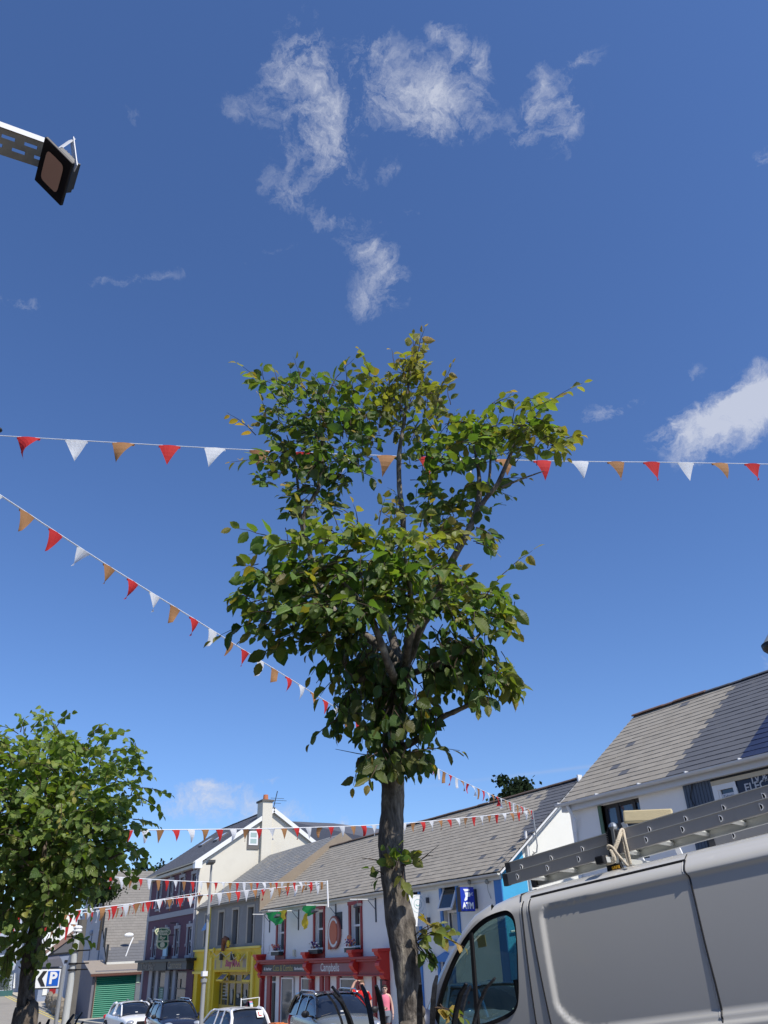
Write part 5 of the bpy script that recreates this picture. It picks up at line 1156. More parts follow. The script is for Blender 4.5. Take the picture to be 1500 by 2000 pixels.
    for sd in (-1, 1):
        h = MB(); h.sphere((hl - .27, sd * hw * .68, fz_ - .11), .16, 12, 8, 1.1, 1.25, .62); h.build('headlight', M_LAMP, T, world=False, smooth=True)
        h = MB(); h.sphere((-hl + .12, sd * hw * .80, st[2][2] - .17), .15, 10, 8, .7, .8, 1.25 if style != 'saloon' else .7); h.build('tail_light', M_TAIL, T, world=False, smooth=True)
        h = MB(); h.sphere((fb - .42, sd * (hw + .11), zb + .07), .12, 10, 8, .6, 1.0, .75); h.bar((fb - .42, sd * hw * .9, zb + .0), (fb - .42, sd * (hw + .08), zb + .04), .06, .05); h.build('mirror', M_BLK if roofcol or style == 'suv' else paint, T, world=False, smooth=True)
    h = MB(); h.box(hl - .10, hl + .0, -hw * .42, hw * .42, .48, .68); gr_ = h.build('grille', M_BLK, T, world=False, bevel=.03)
    h = MB()
    for k in range(4): h.box(hl - .02, hl + .008, -hw * .4, hw * .4, .5 + k * .045, .51 + k * .045)
    h.build('grille_bar', mat('chrome', (.6, .6, .6), .2, metal=1), gr_, world=False)
    h = MB(); h.box(hl - .02, hl + .02, -.26, .26, .33, .44); h.box(-hl - .015, -hl + .04, -.26, .26, .62, .73); h.build_each('number_plate', mat('plate_white', (.75, .75, .72), .5), T, world=False)
    h = MB(); h.box(hl - .35, hl + .0, -hw * .75, hw * .75, .2, .34); h.build('lower_bumper', M_BLK, T, world=False, bevel=.04)
    h = MB()
    for sd in (-.35, .3): h.tube([(fb - .02, sd - .35, zb + .02), (fb - .16, sd + .2, zb + .11)], .012, 5)
    h.build_each('wiper', M_BLK, T, world=False)
    if rails:
        h = MB()
        for sd in (-1, 1): h.tube([(fb - .75, sd * hw * .68, H - .03), (fb - .95, sd * hw * .68, H + .055), (rb + .7, sd * hw * .67, H + .05), (rb + .4, sd * hw * .67, H - .06)], .022, 7)
        h.build_each('roof_rail', mat('rail_silver', (.6, .6, .62), .25, metal=.9), T, world=False, smooth=True)
    if lplate:
        c = V((rb + .17, -hw * .48, lerp(zb, H, .62))); h = MB(); up = V((.33, 0, .5)).normalized(); h.obox(c + V((-.06, 0, 0)), (0, .13, 0), up * .13, (.004, 0, 0)); lp = h.build('learner_plate', mat('plate_white', (.75, .75, .72), .5), T, world=False)
        h = MB(); c2 = c + V((-.068, 0, 0)); h.obox(c2 + V((0, .05, 0)), (0, .018, 0), up * .08, (.004, 0, 0)); h.obox(c2 - up * .065 + V((0, .0, 0)), (0, .06, 0), up * .018, (.004, 0, 0)); h.build('letter', M_TAIL, lp, world=False)
    h = MB(); h.box(fb - .14, fb - .1, -.1, .02, zb + .07, zb + .12); h.build('tax_disc', mat('plate_white', (.75, .75, .72), .5), T, world=False)
    return T

def cars():
    white = mat('car_white', (.78, .78, .78), .22, .02, 2, coat=.6); grey = mat('car_grey', (.20, .215, .20), .25, .04, 2, coat=.7, metal=.3)
    navy = mat('car_navy', (.018, .022, .04), .18, .05, 2, coat=.8); black = mat('car_black', (.012, .012, .015), .18, .05, 2, coat=.8); blue = mat('car_blue', (.02, .08, .2), .2, .05, 2, coat=.8)
    def at(px, D, up=0): p = onD(px, 1880, D); return (p.x, p.y, gz(p.x) + up)
    make_car('parked_car', 'grey compact crossover with black roof and silver roof rails facing us', at(652, 27.0, .11), rad(-9), 4.25, 1.86, 1.52, grey, 'suv', roofcol=black, rails=True)
    make_car('parked_car', 'white hatchback seen from behind with a red learner plate in its rear window', at(455, 36.5), rad(184), 4.1, 1.78, 1.47, white, 'hatch', lplate=True)
    make_car('parked_car', 'dark navy estate car with curved roof in front of the purple house', at(347, 43.5, .13), rad(-4), 4.5, 1.86, 1.60, navy, 'suv', rails=True)
    make_car('parked_car', 'white saloon facing us beside the green garage shutter', at(268, 48.5, .26), rad(2), 4.6, 1.82, 1.43, white, 'saloon')
    make_car('parked_car', 'black estate with roof box bars seen side on behind the white saloon', at(277, 58), rad(170), 4.7, 1.85, 1.55, black, 'suv', rails=True)
    make_car('parked_car', 'blue car glimpsed between the tree trunk and the white van', at(960, 21.5), rad(-6), 4.2, 1.8, 1.5, blue, 'hatch')

# ------------------------------------------------------------------ people
def skin_body(name, joints, edges, mt, parent, off, sub=2):
    me = bpy.data.meshes.new(name); me.from_pydata([tuple(V(j[0]) ) for j in joints], edges, []); o = put(name, me, parent); me.materials.append(mt)
    m = o.modifiers.new('skin', 'SKIN'); m.use_smooth_shade = True
    for i, j in enumerate(joints): me.skin_vertices[0].data[i].radius = (j[1], j[2] if len(j) > 2 else j[1]); me.skin_vertices[0].data[i].use_root = (i == 0)
    s = o.modifiers.new('sub', 'SUBSURF'); s.levels = sub; s.render_levels = sub
    return o
def head(T, c, fwd, skin, hair, hairlong=False, glasses=False, beard=False):
    """modelled head: skull, nose, brows, mouth, ears, hair cap"""
    f = V(fwd).normalized(); s = f.cross(V((0, 0, 1))).normalized(); c = V(c); u = V((0, 0, 1)); m = MB()
    rings = [(-.125, .035, .02), (-.11, .055, .015), (-.08, .066, .008), (-.04, .073, .0), (0, .078, -.005), (.04, .078, -.01), (.075, .068, -.012), (.1, .045, -.012), (.112, .012, -.012)]
    secs = []
    for z, r, o_ in rings:
        q = []
        for k in range(16):
            a = 2 * pi * k / 16; d = f * cos(a) * r * 1.2 + s * sin(a) * r
            if cos(a) > .9 and -.06 < z < .0: d += f * .018
            q.append(c + u * z + d + f * o_)
        secs.append(q)
    m.loft(secs, closed=True); m.face(range(16)); hd = m.build('head', skin, T, smooth=True)
    m = MB(); m.tube([c + f * .088 + u * .01, c + f * .112 - u * .028, c + f * .092 - u * .04], [.008, .016, .01], 8); m.build('nose', skin, hd, smooth=True)
    m = MB()
    for d in (-1, 1): m.sphere(c + f * .083 + s * d * .03 + u * .012, .012, 8, 6)
    m.build_each('eye', mat('eye_dark', (.03, .02, .02), .3), hd)
    m = MB(); m.tube([c + f * .078 - s * .025 - u * .066, c + f * .09 - u * .064, c + f * .078 + s * .025 - u * .066], .006, 6); m.build('mouth', mat('lip', (.35, .1, .09), .6), hd)
    m = MB()
    for d in (-1, 1): m.sphere(c + s * d * .08 - u * .01 - f * .01, .024, 8, 6, .5, .5, 1.2)
    m.build_each('ear', skin, hd, smooth=True)
    m = MB(); secs = []
    for z, r, o_ in [(-.06, .074, -.02), (-.02, .083, -.016), (.03, .087, -.012), (.07, .079, -.012), (.1, .055, -.014), (.12, .015, -.014)]:
        q = []
        for k in range(16):
            a = 2 * pi * k / 16; fr = cos(a) > .35 and z < .06
            q.append(c + u * z + (f * cos(a) * r * (1.0 if fr else 1.22) * (.6 if fr and z < .02 else 1) + s * sin(a) * r) + f * o_)
        secs.append(q)
    m.loft(secs, closed=True)
    if hairlong: m.sphere(c - f * .1 + u * .03, .05, 8, 6)
    m.build('hair', hair, hd, smooth=True)
    if glasses:
        m = MB()
        for d in (-1, 1): m.sphere(c + f * .098 + s * d * .031 + u * .012, .024, 10, 6, .5, 1.0, .8)
        m.tube([c + f * .1 - s * .02 + u * .015, c + f * .1 + s * .02 + u * .015], .004, 5); m.build('sunglasses', M_BLK, hd)
    return hd
def hand(m, w, d, side, L=.17):
    w, d, sd = V(w), V(d).normalized(), V(side).normalized(); nn = d.cross(sd).normalized()
    m.obox(w + d * L * .25, d * L * .27, sd * .038, nn * .013)
    for k, ln in enumerate((.40, .45, .42, .34)):
        b = w + d * L * .5 + sd * (.028 - k * .019); m.tube([b, b + d * L * ln * .55 + nn * .008, b + d * L * ln * .85 + nn * .03], [.0095, .0085, .007], 7)
    m.tube([w + d * L * .15 + sd * .035, w + d * L * .35 + sd * .062 + nn * .01, w + d * L * .5 + sd * .06 + nn * .025], [.012, .011, .008], 7)
def people():
    skin = mat('skin', (.55, .32, .23), .6, .06, 5); skin2 = mat('skin_pale', (.6, .38, .3), .6, .05, 5)
    hair = mat('hair_dark', (.025, .016, .012), .7, .3, 20); hairb = mat('hair_brown', (.12, .07, .04), .8, .3, 20)
    # woman walking towards us
    p = onD(751, 1925, 30.0); g = gz(p.x) + .13; top = p.z; k = (top - g) / 1.68
    T = thing('person', 'woman in a pink sleeveless top, grey shorts and sunglasses walking past the red shopfront', 'person', (p.x, p.y, g))
    f = -V((p.x, p.y, 0)).normalized(); s = f.cross(V((0, 0, 1))); u = V((0, 0, 1)); B = V((0, 0, 0))
    def J(a, b, c, r, r2=None): q = (f * a + s * b + u * c) * k; return (q, r * k, (r2 or r) * k)
    j = [J(0, 0, .93, .125, .10), J(0, 0, 1.08, .115, .09), J(0, 0, 1.25, .13, .10), J(0, 0, 1.39, .11, .08), J(.01, 0, 1.46, .045), J(.015, 0, 1.53, .045),
         J(0, .17, 1.37, .052), J(-.03, .23, 1.12, .042), J(.12, .16, 1.0, .034), J(.2, .06, 1.02, .026),
         J(0, -.17, 1.37, .052), J(-.02, -.24, 1.1, .042), J(.05, -.26, .9, .033), J(.09, -.26, .83, .026),
         J(.02, .09, .84, .088), J(.12, .09, .48, .058), J(.03, .09, .1, .038), J(-.02, .09, .05, .042), J(.16, .1, .035, .032),
         J(-.02, -.09, .84, .088), J(-.02, -.09, .48, .058), J(-.2, -.09, .12, .038), J(-.25, -.09, .07, .042), J(-.1, -.1, .03, .032)]
    e = [(0, 1), (1, 2), (2, 3), (3, 4), (4, 5), (3, 6), (6, 7), (7, 8), (8, 9), (3, 10), (10, 11), (11, 12), (12, 13), (0, 14), (14, 15), (15, 16), (16, 17), (17, 18), (0, 19), (19, 20), (20, 21), (21, 22), (22, 23)]
    skin_body('body', j, e, skin2, T, None)
    c = V((p.x, p.y, g)); h = head(T, c + (f * .02 + u * 1.585) * k, f, skin2, hair, True, True)
    m = MB(); hand(m, c + (f * .2 + s * .06 + u * 1.02) * k, f * .3 - s, u); m.build('hand', skin2, T, smooth=True); m = MB(); hand(m, c + (f * .09 - s * .26 + u * .83) * k, -u + f * .2, f); m.build('hand', skin2, T, smooth=True)
    def shell(nm, mt, prof, pos=lambda z: (0, 0)):
        m = MB(); secs = []
        for z, a, b in prof: secs.append([c + (f * (b * cos(t)) + s * (a * sin(t)) + u * z) * k for t in [2 * pi * q / 20 for q in range(20)]])
        m.loft(secs, closed=True); return m.build(nm, mt, T, smooth=True)
    shell('top', mat('cloth_pink', (.75, .2, .28), .8, .06, 8), [(.94, .165, .135), (1.05, .155, .125), (1.2, .165, .14), (1.32, .17, .135), (1.40, .14, .1), (1.44, .07, .06)])
    m = MB()
    secs = []
    for z, a, b in [(.97, .16, .13), (.9, .185, .15), (.8, .19, .15)]: secs.append([c + (f * (b * cos(t)) + s * (a * sin(t)) + u * z) * k for t in [2 * pi * q / 20 for q in range(20)]])
    m.loft(secs, closed=True)
    for sd, ft in ((.1, .06), (-.1, -.02)):
        secs = [[c + (f * (ft * (1 - (z - .55) / .3) + r * cos(t)) + s * (sd + r * sin(t)) + u * z) * k for t in [2 * pi * q / 14 for q in range(14)]] for z, r in ((.86, .105), (.72, .098), (.6, .092))]; m.loft(secs, closed=True)
    m.build('shorts', mat('cloth_denim_grey', (.17, .2, .25), .85, .1, 8), T, smooth=True)
    m = MB()
    for a, b in ((.08, .09), (-.17, -.09)): m.sphere(c + (f * a + s * b + u * .045) * k, .1, 10, 6, 1, .6, .45)
    m.build_each('shoe', M_PVC, T, smooth=True)
    # man in red walking right with a hand on his head
    p = onD(706, 1914, 27.5); g = gz(p.x) + .13; k = (p.z - g) / 1.78; c = V((p.x, p.y, g))
    T = thing('person', 'man in a red T-shirt with one hand raised to his head behind the grey car', 'person', (p.x, p.y, g))
    f = V((.92, -.38, 0)).normalized(); s = f.cross(u).normalized()          # walking to the right; s points to his right (towards us)
    j = [J(0, 0, .98, .13, .11), J(0, 0, 1.15, .125, .1), J(.0, 0, 1.33, .14, .11), J(-.01, 0, 1.46, .11, .09), J(.01, 0, 1.54, .052), J(.02, 0, 1.6, .05),
         J(-.01, .2, 1.44, .06), J(.08, .34, 1.5, .05), J(.02, .22, 1.72, .036), J(.03, .13, 1.78, .028),
         J(-.01, -.2, 1.44, .06), J(.06, -.25, 1.16, .048), J(.16, -.24, .95, .036), J(.2, -.23, .88, .028),
         J(.0, .1, .9, .095), J(.2, .1, .52, .062), J(.12, .1, .12, .042), J(.08, .1, .06, .045), J(.28, .1, .04, .035),
         J(-.02, -.1, .9, .095), J(-.08, -.1, .5, .062), J(-.3, -.1, .16, .042), J(-.34, -.1, .1, .045), J(-.18, -.1, .04, .035)]
    skin_body('body', j, e, skin, T, None)
    head(T, c + (f * .03 + u * 1.67) * k, (f - u * .12), skin, hairb)
    m = MB(); hand(m, c + (f * .02 + s * .14 + u * 1.77) * k, -s + f * .2, f); m.build('hand', skin, T, smooth=True); m = MB(); hand(m, c + (f * .2 - s * .23 + u * .88) * k, -u + f * .3, f); m.build('hand', skin, T, smooth=True)
    red = mat('cloth_red', (.62, .012, .012), .8, .08, 8)
    m = MB(); secs = []
    for z, a, b in [(.9, .175, .14), (1.05, .165, .135), (1.25, .185, .15), (1.4, .19, .14), (1.49, .14, .1), (1.54, .065, .06)]: secs.append([c + (f * (b * cos(t)) + s * (a * sin(t)) + u * z) * k for t in [2 * pi * q / 20 for q in range(20)]])
    m.loft(secs, closed=True)
    for (a, b) in (((-.01, .15, 1.44), (.06, .3, 1.49)), ((-.01, -.15, 1.44), (.03, -.25, 1.24))):
        A = c + (f * a[0] + s * a[1] + u * a[2]) * k; B2 = c + (f * b[0] + s * b[1] + u * b[2]) * k; m.tube([A, A.lerp(B2, .5), B2], [.085, .08, .075], 12)
    m.build('shirt', red, T, smooth=True)
    m = MB(); secs = []
    for z, a, b in [(.98, .165, .135), (.9, .185, .15), (.82, .19, .15)]: secs.append([c + (f * (b * cos(t)) + s * (a * sin(t)) + u * z) * k for t in [2 * pi * q / 20 for q in range(20)]])
    m.loft(secs, closed=True)
    for sd, ft in ((.1, .14), (-.1, -.06)):
        secs = [[c + (f * (ft * (1 - (z - .5) / .38) + r * cos(t)) + s * (sd + r * sin(t)) + u * z) * k for t in [2 * pi * q / 14 for q in range(14)]] for z, r in ((.9, .115), (.7, .1), (.52, .095))]; m.loft(secs, closed=True)
    m.build('shorts', mat('cloth_slate', (.10, .12, .15), .85, .1, 8), T, smooth=True)
    m = MB()
    for a, b in ((.18, .1), (-.25, -.1)): m.sphere(c + (f * a + s * b + u * .05) * k, .11, 10, 6, 1, .6, .45)
    m.build_each('shoe', M_BLK, T, smooth=True)

# ------------------------------------------------------------------ street furniture
def street_bits():
    # slim street light by the yellow shop
    b = onD(396, 1990, 30); t = onD(411, 1686, 30); T = thing('street_light', 'slim grey street light standing before the yellow shop', 'lamp post', (b.x, b.y, gz(b.x)))
    x, y = (b.x + t.x) / 2, (b.y + t.y) / 2; z0, z1 = gz(x), t.z; zm = onD(402, 1800, 30).z; zk = onD(398, 1915, 30).z
    m = MB(); m.tube([(x, y, z0), (x, y, zk)], .068, 12); m.tube([(x, y, zk), (x, y, zm)], .048, 12); m.cyl((x, y, zk - .05), (x, y, zk + .05), .10, 12); m.tube([(x, y, zm), (x, y, z1)], [.055, .035], 10); m.build('pole', mat('post_grey', (.30, .31, .31), .55, .1), T)
    m = MB(); m.box(x - .085, x + .085, y - .085, y + .085, zk + .12, zk + .26); m.build('band', M_PVC, T)
    m = MB(); m.obox((x - .05, y - .02, z1 + .03), (.42, -.1, 0), (.03, .12, 0), (0, 0, .04)); m.build('lamp_head', mat('lamp_dark', (.07, .07, .07), .5), T)
    # white bunting pole on the shop wall
    p, q = onY(639, 1720, 15.3), onY(641, 1772, 15.3); T = thing('bunting_pole', 'short white upright pole on a wall bracket where two strings of bunting end', 'pole', q); m = MB(); m.cyl(q, p, .035, 8); m.build('pole', M_PVC, T)
    # parking sign on its post
    pd = 19.0
    def S(px, py, dd=0): return onD(px, py, pd + dd)
    b, t = S(116, 2040), S(125, 1886); T = thing('parking_sign', 'white parking sign with black chevron and blue P on a grey post', 'sign', (t.x, t.y, gz(t.x)))
    m = MB(); m.tube([(t.x, t.y, gz(t.x)), (t.x, t.y, t.z)], .04, 12); m.build('post', M_GREYM, T)
    cst = S(97, 1911); fw = -V((cst.x, cst.y, 0)).normalized(); rt = V((0, 0, 1)).cross(fw).normalized(); fw2 = rt.cross(V((0, 0, 1)))
    kx = 1 / (1742 / pd); W2 = 23 * kx * 1.0; H2 = 16.5 / (1997 / pd)
    up = V((0, 0, 1)); rt = (rt + V((0, 0, -.02))).normalized()
    if rt.dot(RX) < 0: rt = -rt
    nrm = rt.cross(up).normalized(); nrm = nrm if nrm.dot(CO - cst) > 0 else -nrm
    m = MB(); m.obox(cst - nrm * .02, rt * W2, up * H2, nrm * .015); bd = m.build('board', mat('sign_board_white', (.82, .83, .82), .5), T)
    m = MB(); m.obox(cst - nrm * .022, rt * (W2 + .02), up * (H2 + .02), nrm * .008); m.build('rim', M_BLK, bd)
    def L(a, b_, o=.0): return cst + rt * W2 * a + up * H2 * b_ + nrm * o
    m = MB(); m.prism([L(-.55, .82), L(-.25, .82), L(-.55, 0), L(-.25, -.82), L(-.55, -.82), L(-.88, 0)], nrm * .004); m.build('chevron', M_BLK, bd)
    m = MB(); m.obox(L(.24, 0), rt * W2 * .42, up * H2 * .80, nrm * .004); bp = m.build('panel', mat('sign_parking_blue', (.01, .10, .48), .4), bd)
    textmesh('P', H2 * 1.75, L(.24, -.02, .006), rt, up, M_PVC, bp, bold=.01)
    m = MB(); m.obox(cst - nrm * .06, rt * W2 * .9, up * .03, nrm * .02); m.build('bracket', M_GREYM, T)
    # light grey lamp post with clamps and the timber pole just behind it
    t = onD(152, 1815, 17); T = thing('lamp_post', 'pale grey steel post with black clamps next to a timber pole', 'lamp post', (t.x, t.y, gz(t.x))); x, y = t.x, t.y
    zt = onD(152, 1820, 17).z; m = MB(); m.tube([(x, y, gz(x)), (x, y, zt)], [.064, .058], 14); m.build('pole', mat('post_pale', (.46, .47, .45), .6, .12, 6), T)
    m = MB()
    for py in (1857, 1882, 1894): z = onD(148, py, 17).z; m.cyl((x, y, z - .015), (x, y, z + .015), .08, 14); m.bar((x, y, z), (x + .3, y + .2, z), .03, .02)
    m.build_each('clamp', M_BLK, T); m = MB()
    for py in (1812, 1818, 1826): z = onD(154, py, 17).z; m.sphere((x, y, z), .08, 10, 6, 1, 1, .5)
    m.build_each('insulator', M_PVC, T)
    p = onD(161, 1800, 17.6); T = thing('timber_pole', 'brown timber pole directly behind the pale grey post', 'pole', (p.x, p.y, gz(p.x))); zt = onD(165, 1796, 17.6).z; m = MB(); m.tube([(p.x, p.y, gz(p.x)), (p.x, p.y, zt)], [.10, .085], 10); m.build('pole', mat('timber_brown', (.13, .12, .105), .95, .3, 5), T)
    # display stand outside the yellow shop
    p = onD(490, 1958, 38); T = thing('display_stand', 'white display stand with pink and blue goods behind the white hatchback', 'stand', (p.x, p.y, gz(p.x)))
    x, y = p.x, p.y; zt = onD(500, 1948, 38).z; zb = gz(x); m = MB(); a, b = onD(471, 1955, 38), onD(506, 1955, 38)
    for q in (a, b): m.box(q.x - .018, q.x + .018, q.y - .018, q.y + .018, zb, zt)
    m.bar((a.x, a.y, zt - .05), (b.x, b.y, zt - .0), .03, .03); m.bar((a.x, a.y, zt - .5), (b.x, b.y, zt - .5), .3, .04); m.build('frame', M_PVC, T)
    R = random.Random(2); m = MB()
    for k in range(18): m.cur = R.choice([0, 1, 2]); q = V((lerp(a.x, b.x, R.uniform(.08, .92)), lerp(a.y, b.y, .5), zt - R.uniform(.15, .42))); m.obox(q, (.08, 0, 0), (0, .06, 0), (0, 0, .07))
    m.build('goods', [mat('goods_pink', (.7, .25, .4), .6), mat('goods_blue', (.25, .55, .75), .6), mat('goods_white', (.75, .75, .75), .6)], T)
    for i in range(2):
        p = onD(541 + i * 9, 2004, 33); C_ = thing('crate', ['orange slatted crate on the pavement left of the grey crossover', 'second orange slatted crate touching the bumper of the grey crossover'][i], 'crate', (p.x, p.y, p.z - .2), group='orange crates by the red door')
        m = MB()
        for k in range(3): m.box(p.x - .28, p.x + .28, p.y - .2, p.y - .17, p.z - .18 + k * .1, p.z - .11 + k * .1); m.box(p.x - .28, p.x - .25, p.y - .2, p.y + .2, p.z - .18 + k * .1, p.z - .11 + k * .1); m.box(p.x + .25, p.x + .28, p.y - .2, p.y + .2, p.z - .18 + k * .1, p.z - .11 + k * .1)
        m.box(p.x - .28, p.x + .28, p.y - .2, p.y + .2, p.z - .2, p.z - .18); m.build('crate', mat('crate_orange', (.7, .22, .06), .5), C_)
    # flood light on a slotted arm, top left, fixed to a pole outside the picture
    D = 3.6
    def A(px, py, d=D): return onD(px, py, d)
    T = thing('floodlight', 'square black floodlight with amber lens on a white slotted arm against the sky', 'floodlight', A(105, 330))
    nn = V((cos(rad(-46)) * cos(rad(282)), cos(rad(-46)) * sin(rad(282)), sin(rad(-46)))); ctr = CO + ray(102, 335) * 3.6
    def AP(px, py): w = ray(px, py); return CO + w * ((ctr - CO).dot(nn) / w.dot(nn))
    c = [AP(66, 350), AP(86, 268), AP(140, 318), AP(116, 404)]; ctr = sum(c, V()) / 4
    ex = ((c[2] - c[1]) + (c[3] - c[0])) / 2; ey = ((c[1] - c[0]) + (c[2] - c[3])) / 2
    m = MB(); m.obox(ctr - nn * .010, ex / 2, ey / 2, nn * .008); cs = m.build('case', mat('case_black', (.012, .008, .010), .5, .2), T, bevel=.004)
    m = MB(); m.obox(ctr - nn * .05, ex * .3, ey * .34, nn * .025)
    for k in range(6): m.obox(ctr - nn * .06 + ex * (-.25 + k * .1), ex * .01, ey * .3, nn * .03)
    m.build('heatsink', mat('case_grey', (.06, .06, .065), .5), T)
    m = MB(); pts = []
    for q in range(24):
        a = 2 * pi * q / 24; pw = .32; cx, sy_ = cos(a), sin(a); pts.append(ctr + nn * .001 + ex * .31 * (abs(cx) ** pw) * (1 if cx > 0 else -1) + ey * .33 * (abs(sy_) ** pw) * (1 if sy_ > 0 else -1))
    m.poly(pts); m.build('lens', mat('lens_amber', (.8, .47, .35), .4, .05), T, fix=False)
    a = CO + ray(-70, 222) * 3.55; b = CO + ray(100, 283) * 3.72; dr = (b - a).normalized(); vw = ray(20, 260); wv = dr.cross(vw).normalized(); wv = wv if wv.z < 0 else -wv
    # slotted angle: web built from strips round the slots, plus a narrow bright top flange
    side = dr.cross(wv).normalized(); side = side if side.dot(vw) > 0 else -side
    m = MB(); Ht = .098; L_ = (b - a).length
    def Wp(u_, v_): return a + dr * u_ + wv * v_ * Ht
    slots = []; u_ = .01; r_ = 0
    while u_ < L_ - .06: slots.append((u_, u_ + .055, (.24, .36) if r_ % 2 else (.60, .72))); u_ += .048 if r_ % 2 else .045; r_ += 1
    slots = [q for k_, q in enumerate(slots) if k_ == 0 or q[0] > 0]
    us = sorted(set([0, L_] + [s_[0] for s_ in slots] + [s_[1] for s_ in slots])); vs = [0, .24, .36, .60, .72, 1]
    for u0, u1 in zip(us, us[1:]):
        for v0, v1 in zip(vs, vs[1:]):
            if any(s_[0] - 1e-6 <= u0 and u1 <= s_[1] + 1e-6 and abs(s_[2][0] - v0) < .01 for s_ in slots): continue
            P0 = [Wp(u0, v0), Wp(u1, v0), Wp(u1, v1), Wp(u0, v1)]; m.prism(P0, side * .003)
    ar = m.build('arm', mat('steel_weathered', (.30, .26, .2), .6, .25, 20, metal=.2, dirt=(.12, .1, .08), dscale=12), T, fix=True)
    fn = (SDIR - dr * SDIR.dot(dr)) * .75 - vw; fn.normalize(); fw_ = dr.cross(fn).normalized(); fw_ = fw_ if fw_.z > 0 else -fw_; m = MB(); m.prism([a - side * .004, b - side * .004, b - side * .004 + fw_ * .024, a - side * .004 + fw_ * .024], side * .003); m.build('flange', mat('steel_bright', (.75, .75, .75), .4), ar)
    m = MB(); e1, e2, e3 = CO + ray(116, 290) * 3.68, CO + ray(141, 273) * 3.8, AP(136, 330) - nn * .03; m.bar(e1, e2, .03, .004, up=(0, 0, 1)); m.bar(e2, e3, .03, .004, up=dr); m.build('bracket', mat('steel_bright', (.75, .75, .75), .4), T)
    # the pole that carries arm and bunting stands left of the picture
    q = CO + ray(-78, 225) * 3.55; T = thing('wall_post', 'tall timber post left of the view holding the floodlight arm', 'post', (q.x - .1, q.y, gz(q.x)))
    m = MB(); m.tube([(q.x - .1, q.y, gz(q.x)), (q.x - .1, q.y, q.z + .06)], [.1, .08], 12); m.build('post', mat('timber_brown', (.13, .12, .105), .95, .3, 5), T)
    q = onD(0, 838, 7.0); T = thing('cord_clip', 'dark clip gripping the bunting cord at the left edge', 'clip', q); m = MB(); m.sphere(q + V((-.02, -.01, 0)), .035, 8, 6, 1, 1, .7); m.tube([q + V((-.06, -.06, .02)), q], .018, 6); m.build('clip', M_BLK, T)
    # old lantern at the right edge
    D2 = 8.5
    a = onD(1487, 1266, D2); q = onD(1528, 1262, D2); c = V((q.x, q.y, (a.z + q.z) / 2)); r = (V((a.x, a.y, 0)) - V((q.x, q.y, 0))).length
    T = thing('lantern', 'grey hooded lantern with dark rim peeking in at the right edge', 'lantern', c); m = MB(); m.tube([c + V((0, 0, .02)), c + V((0, 0, .13)), c + V((0, 0, .26))], [r * .96, r * .52, r * .12], 24); m.build('hood', mat('hood_grey', (.34, .36, .34), .45, .1, 6), T, smooth=False)
    m = MB(); m.tube([c + V((0, 0, .025)), c - V((0, 0, .02)), c - V((0, 0, .06))], [r, r * .96, r * .75], 24); m.build('rim', M_BLK, T, smooth=True)
    m = MB(); m.tube([c - V((0, 0, .06)), c - V((0, 0, .3))], [r * .55, r * .4], 12); m.build('glass', M_GLS, T); m = MB(); m.tube([c - V((0, 0, .3)), (c.x, c.y, gz(c.x))], [.06, .08], 12); m.build('post', M_BLK, T)

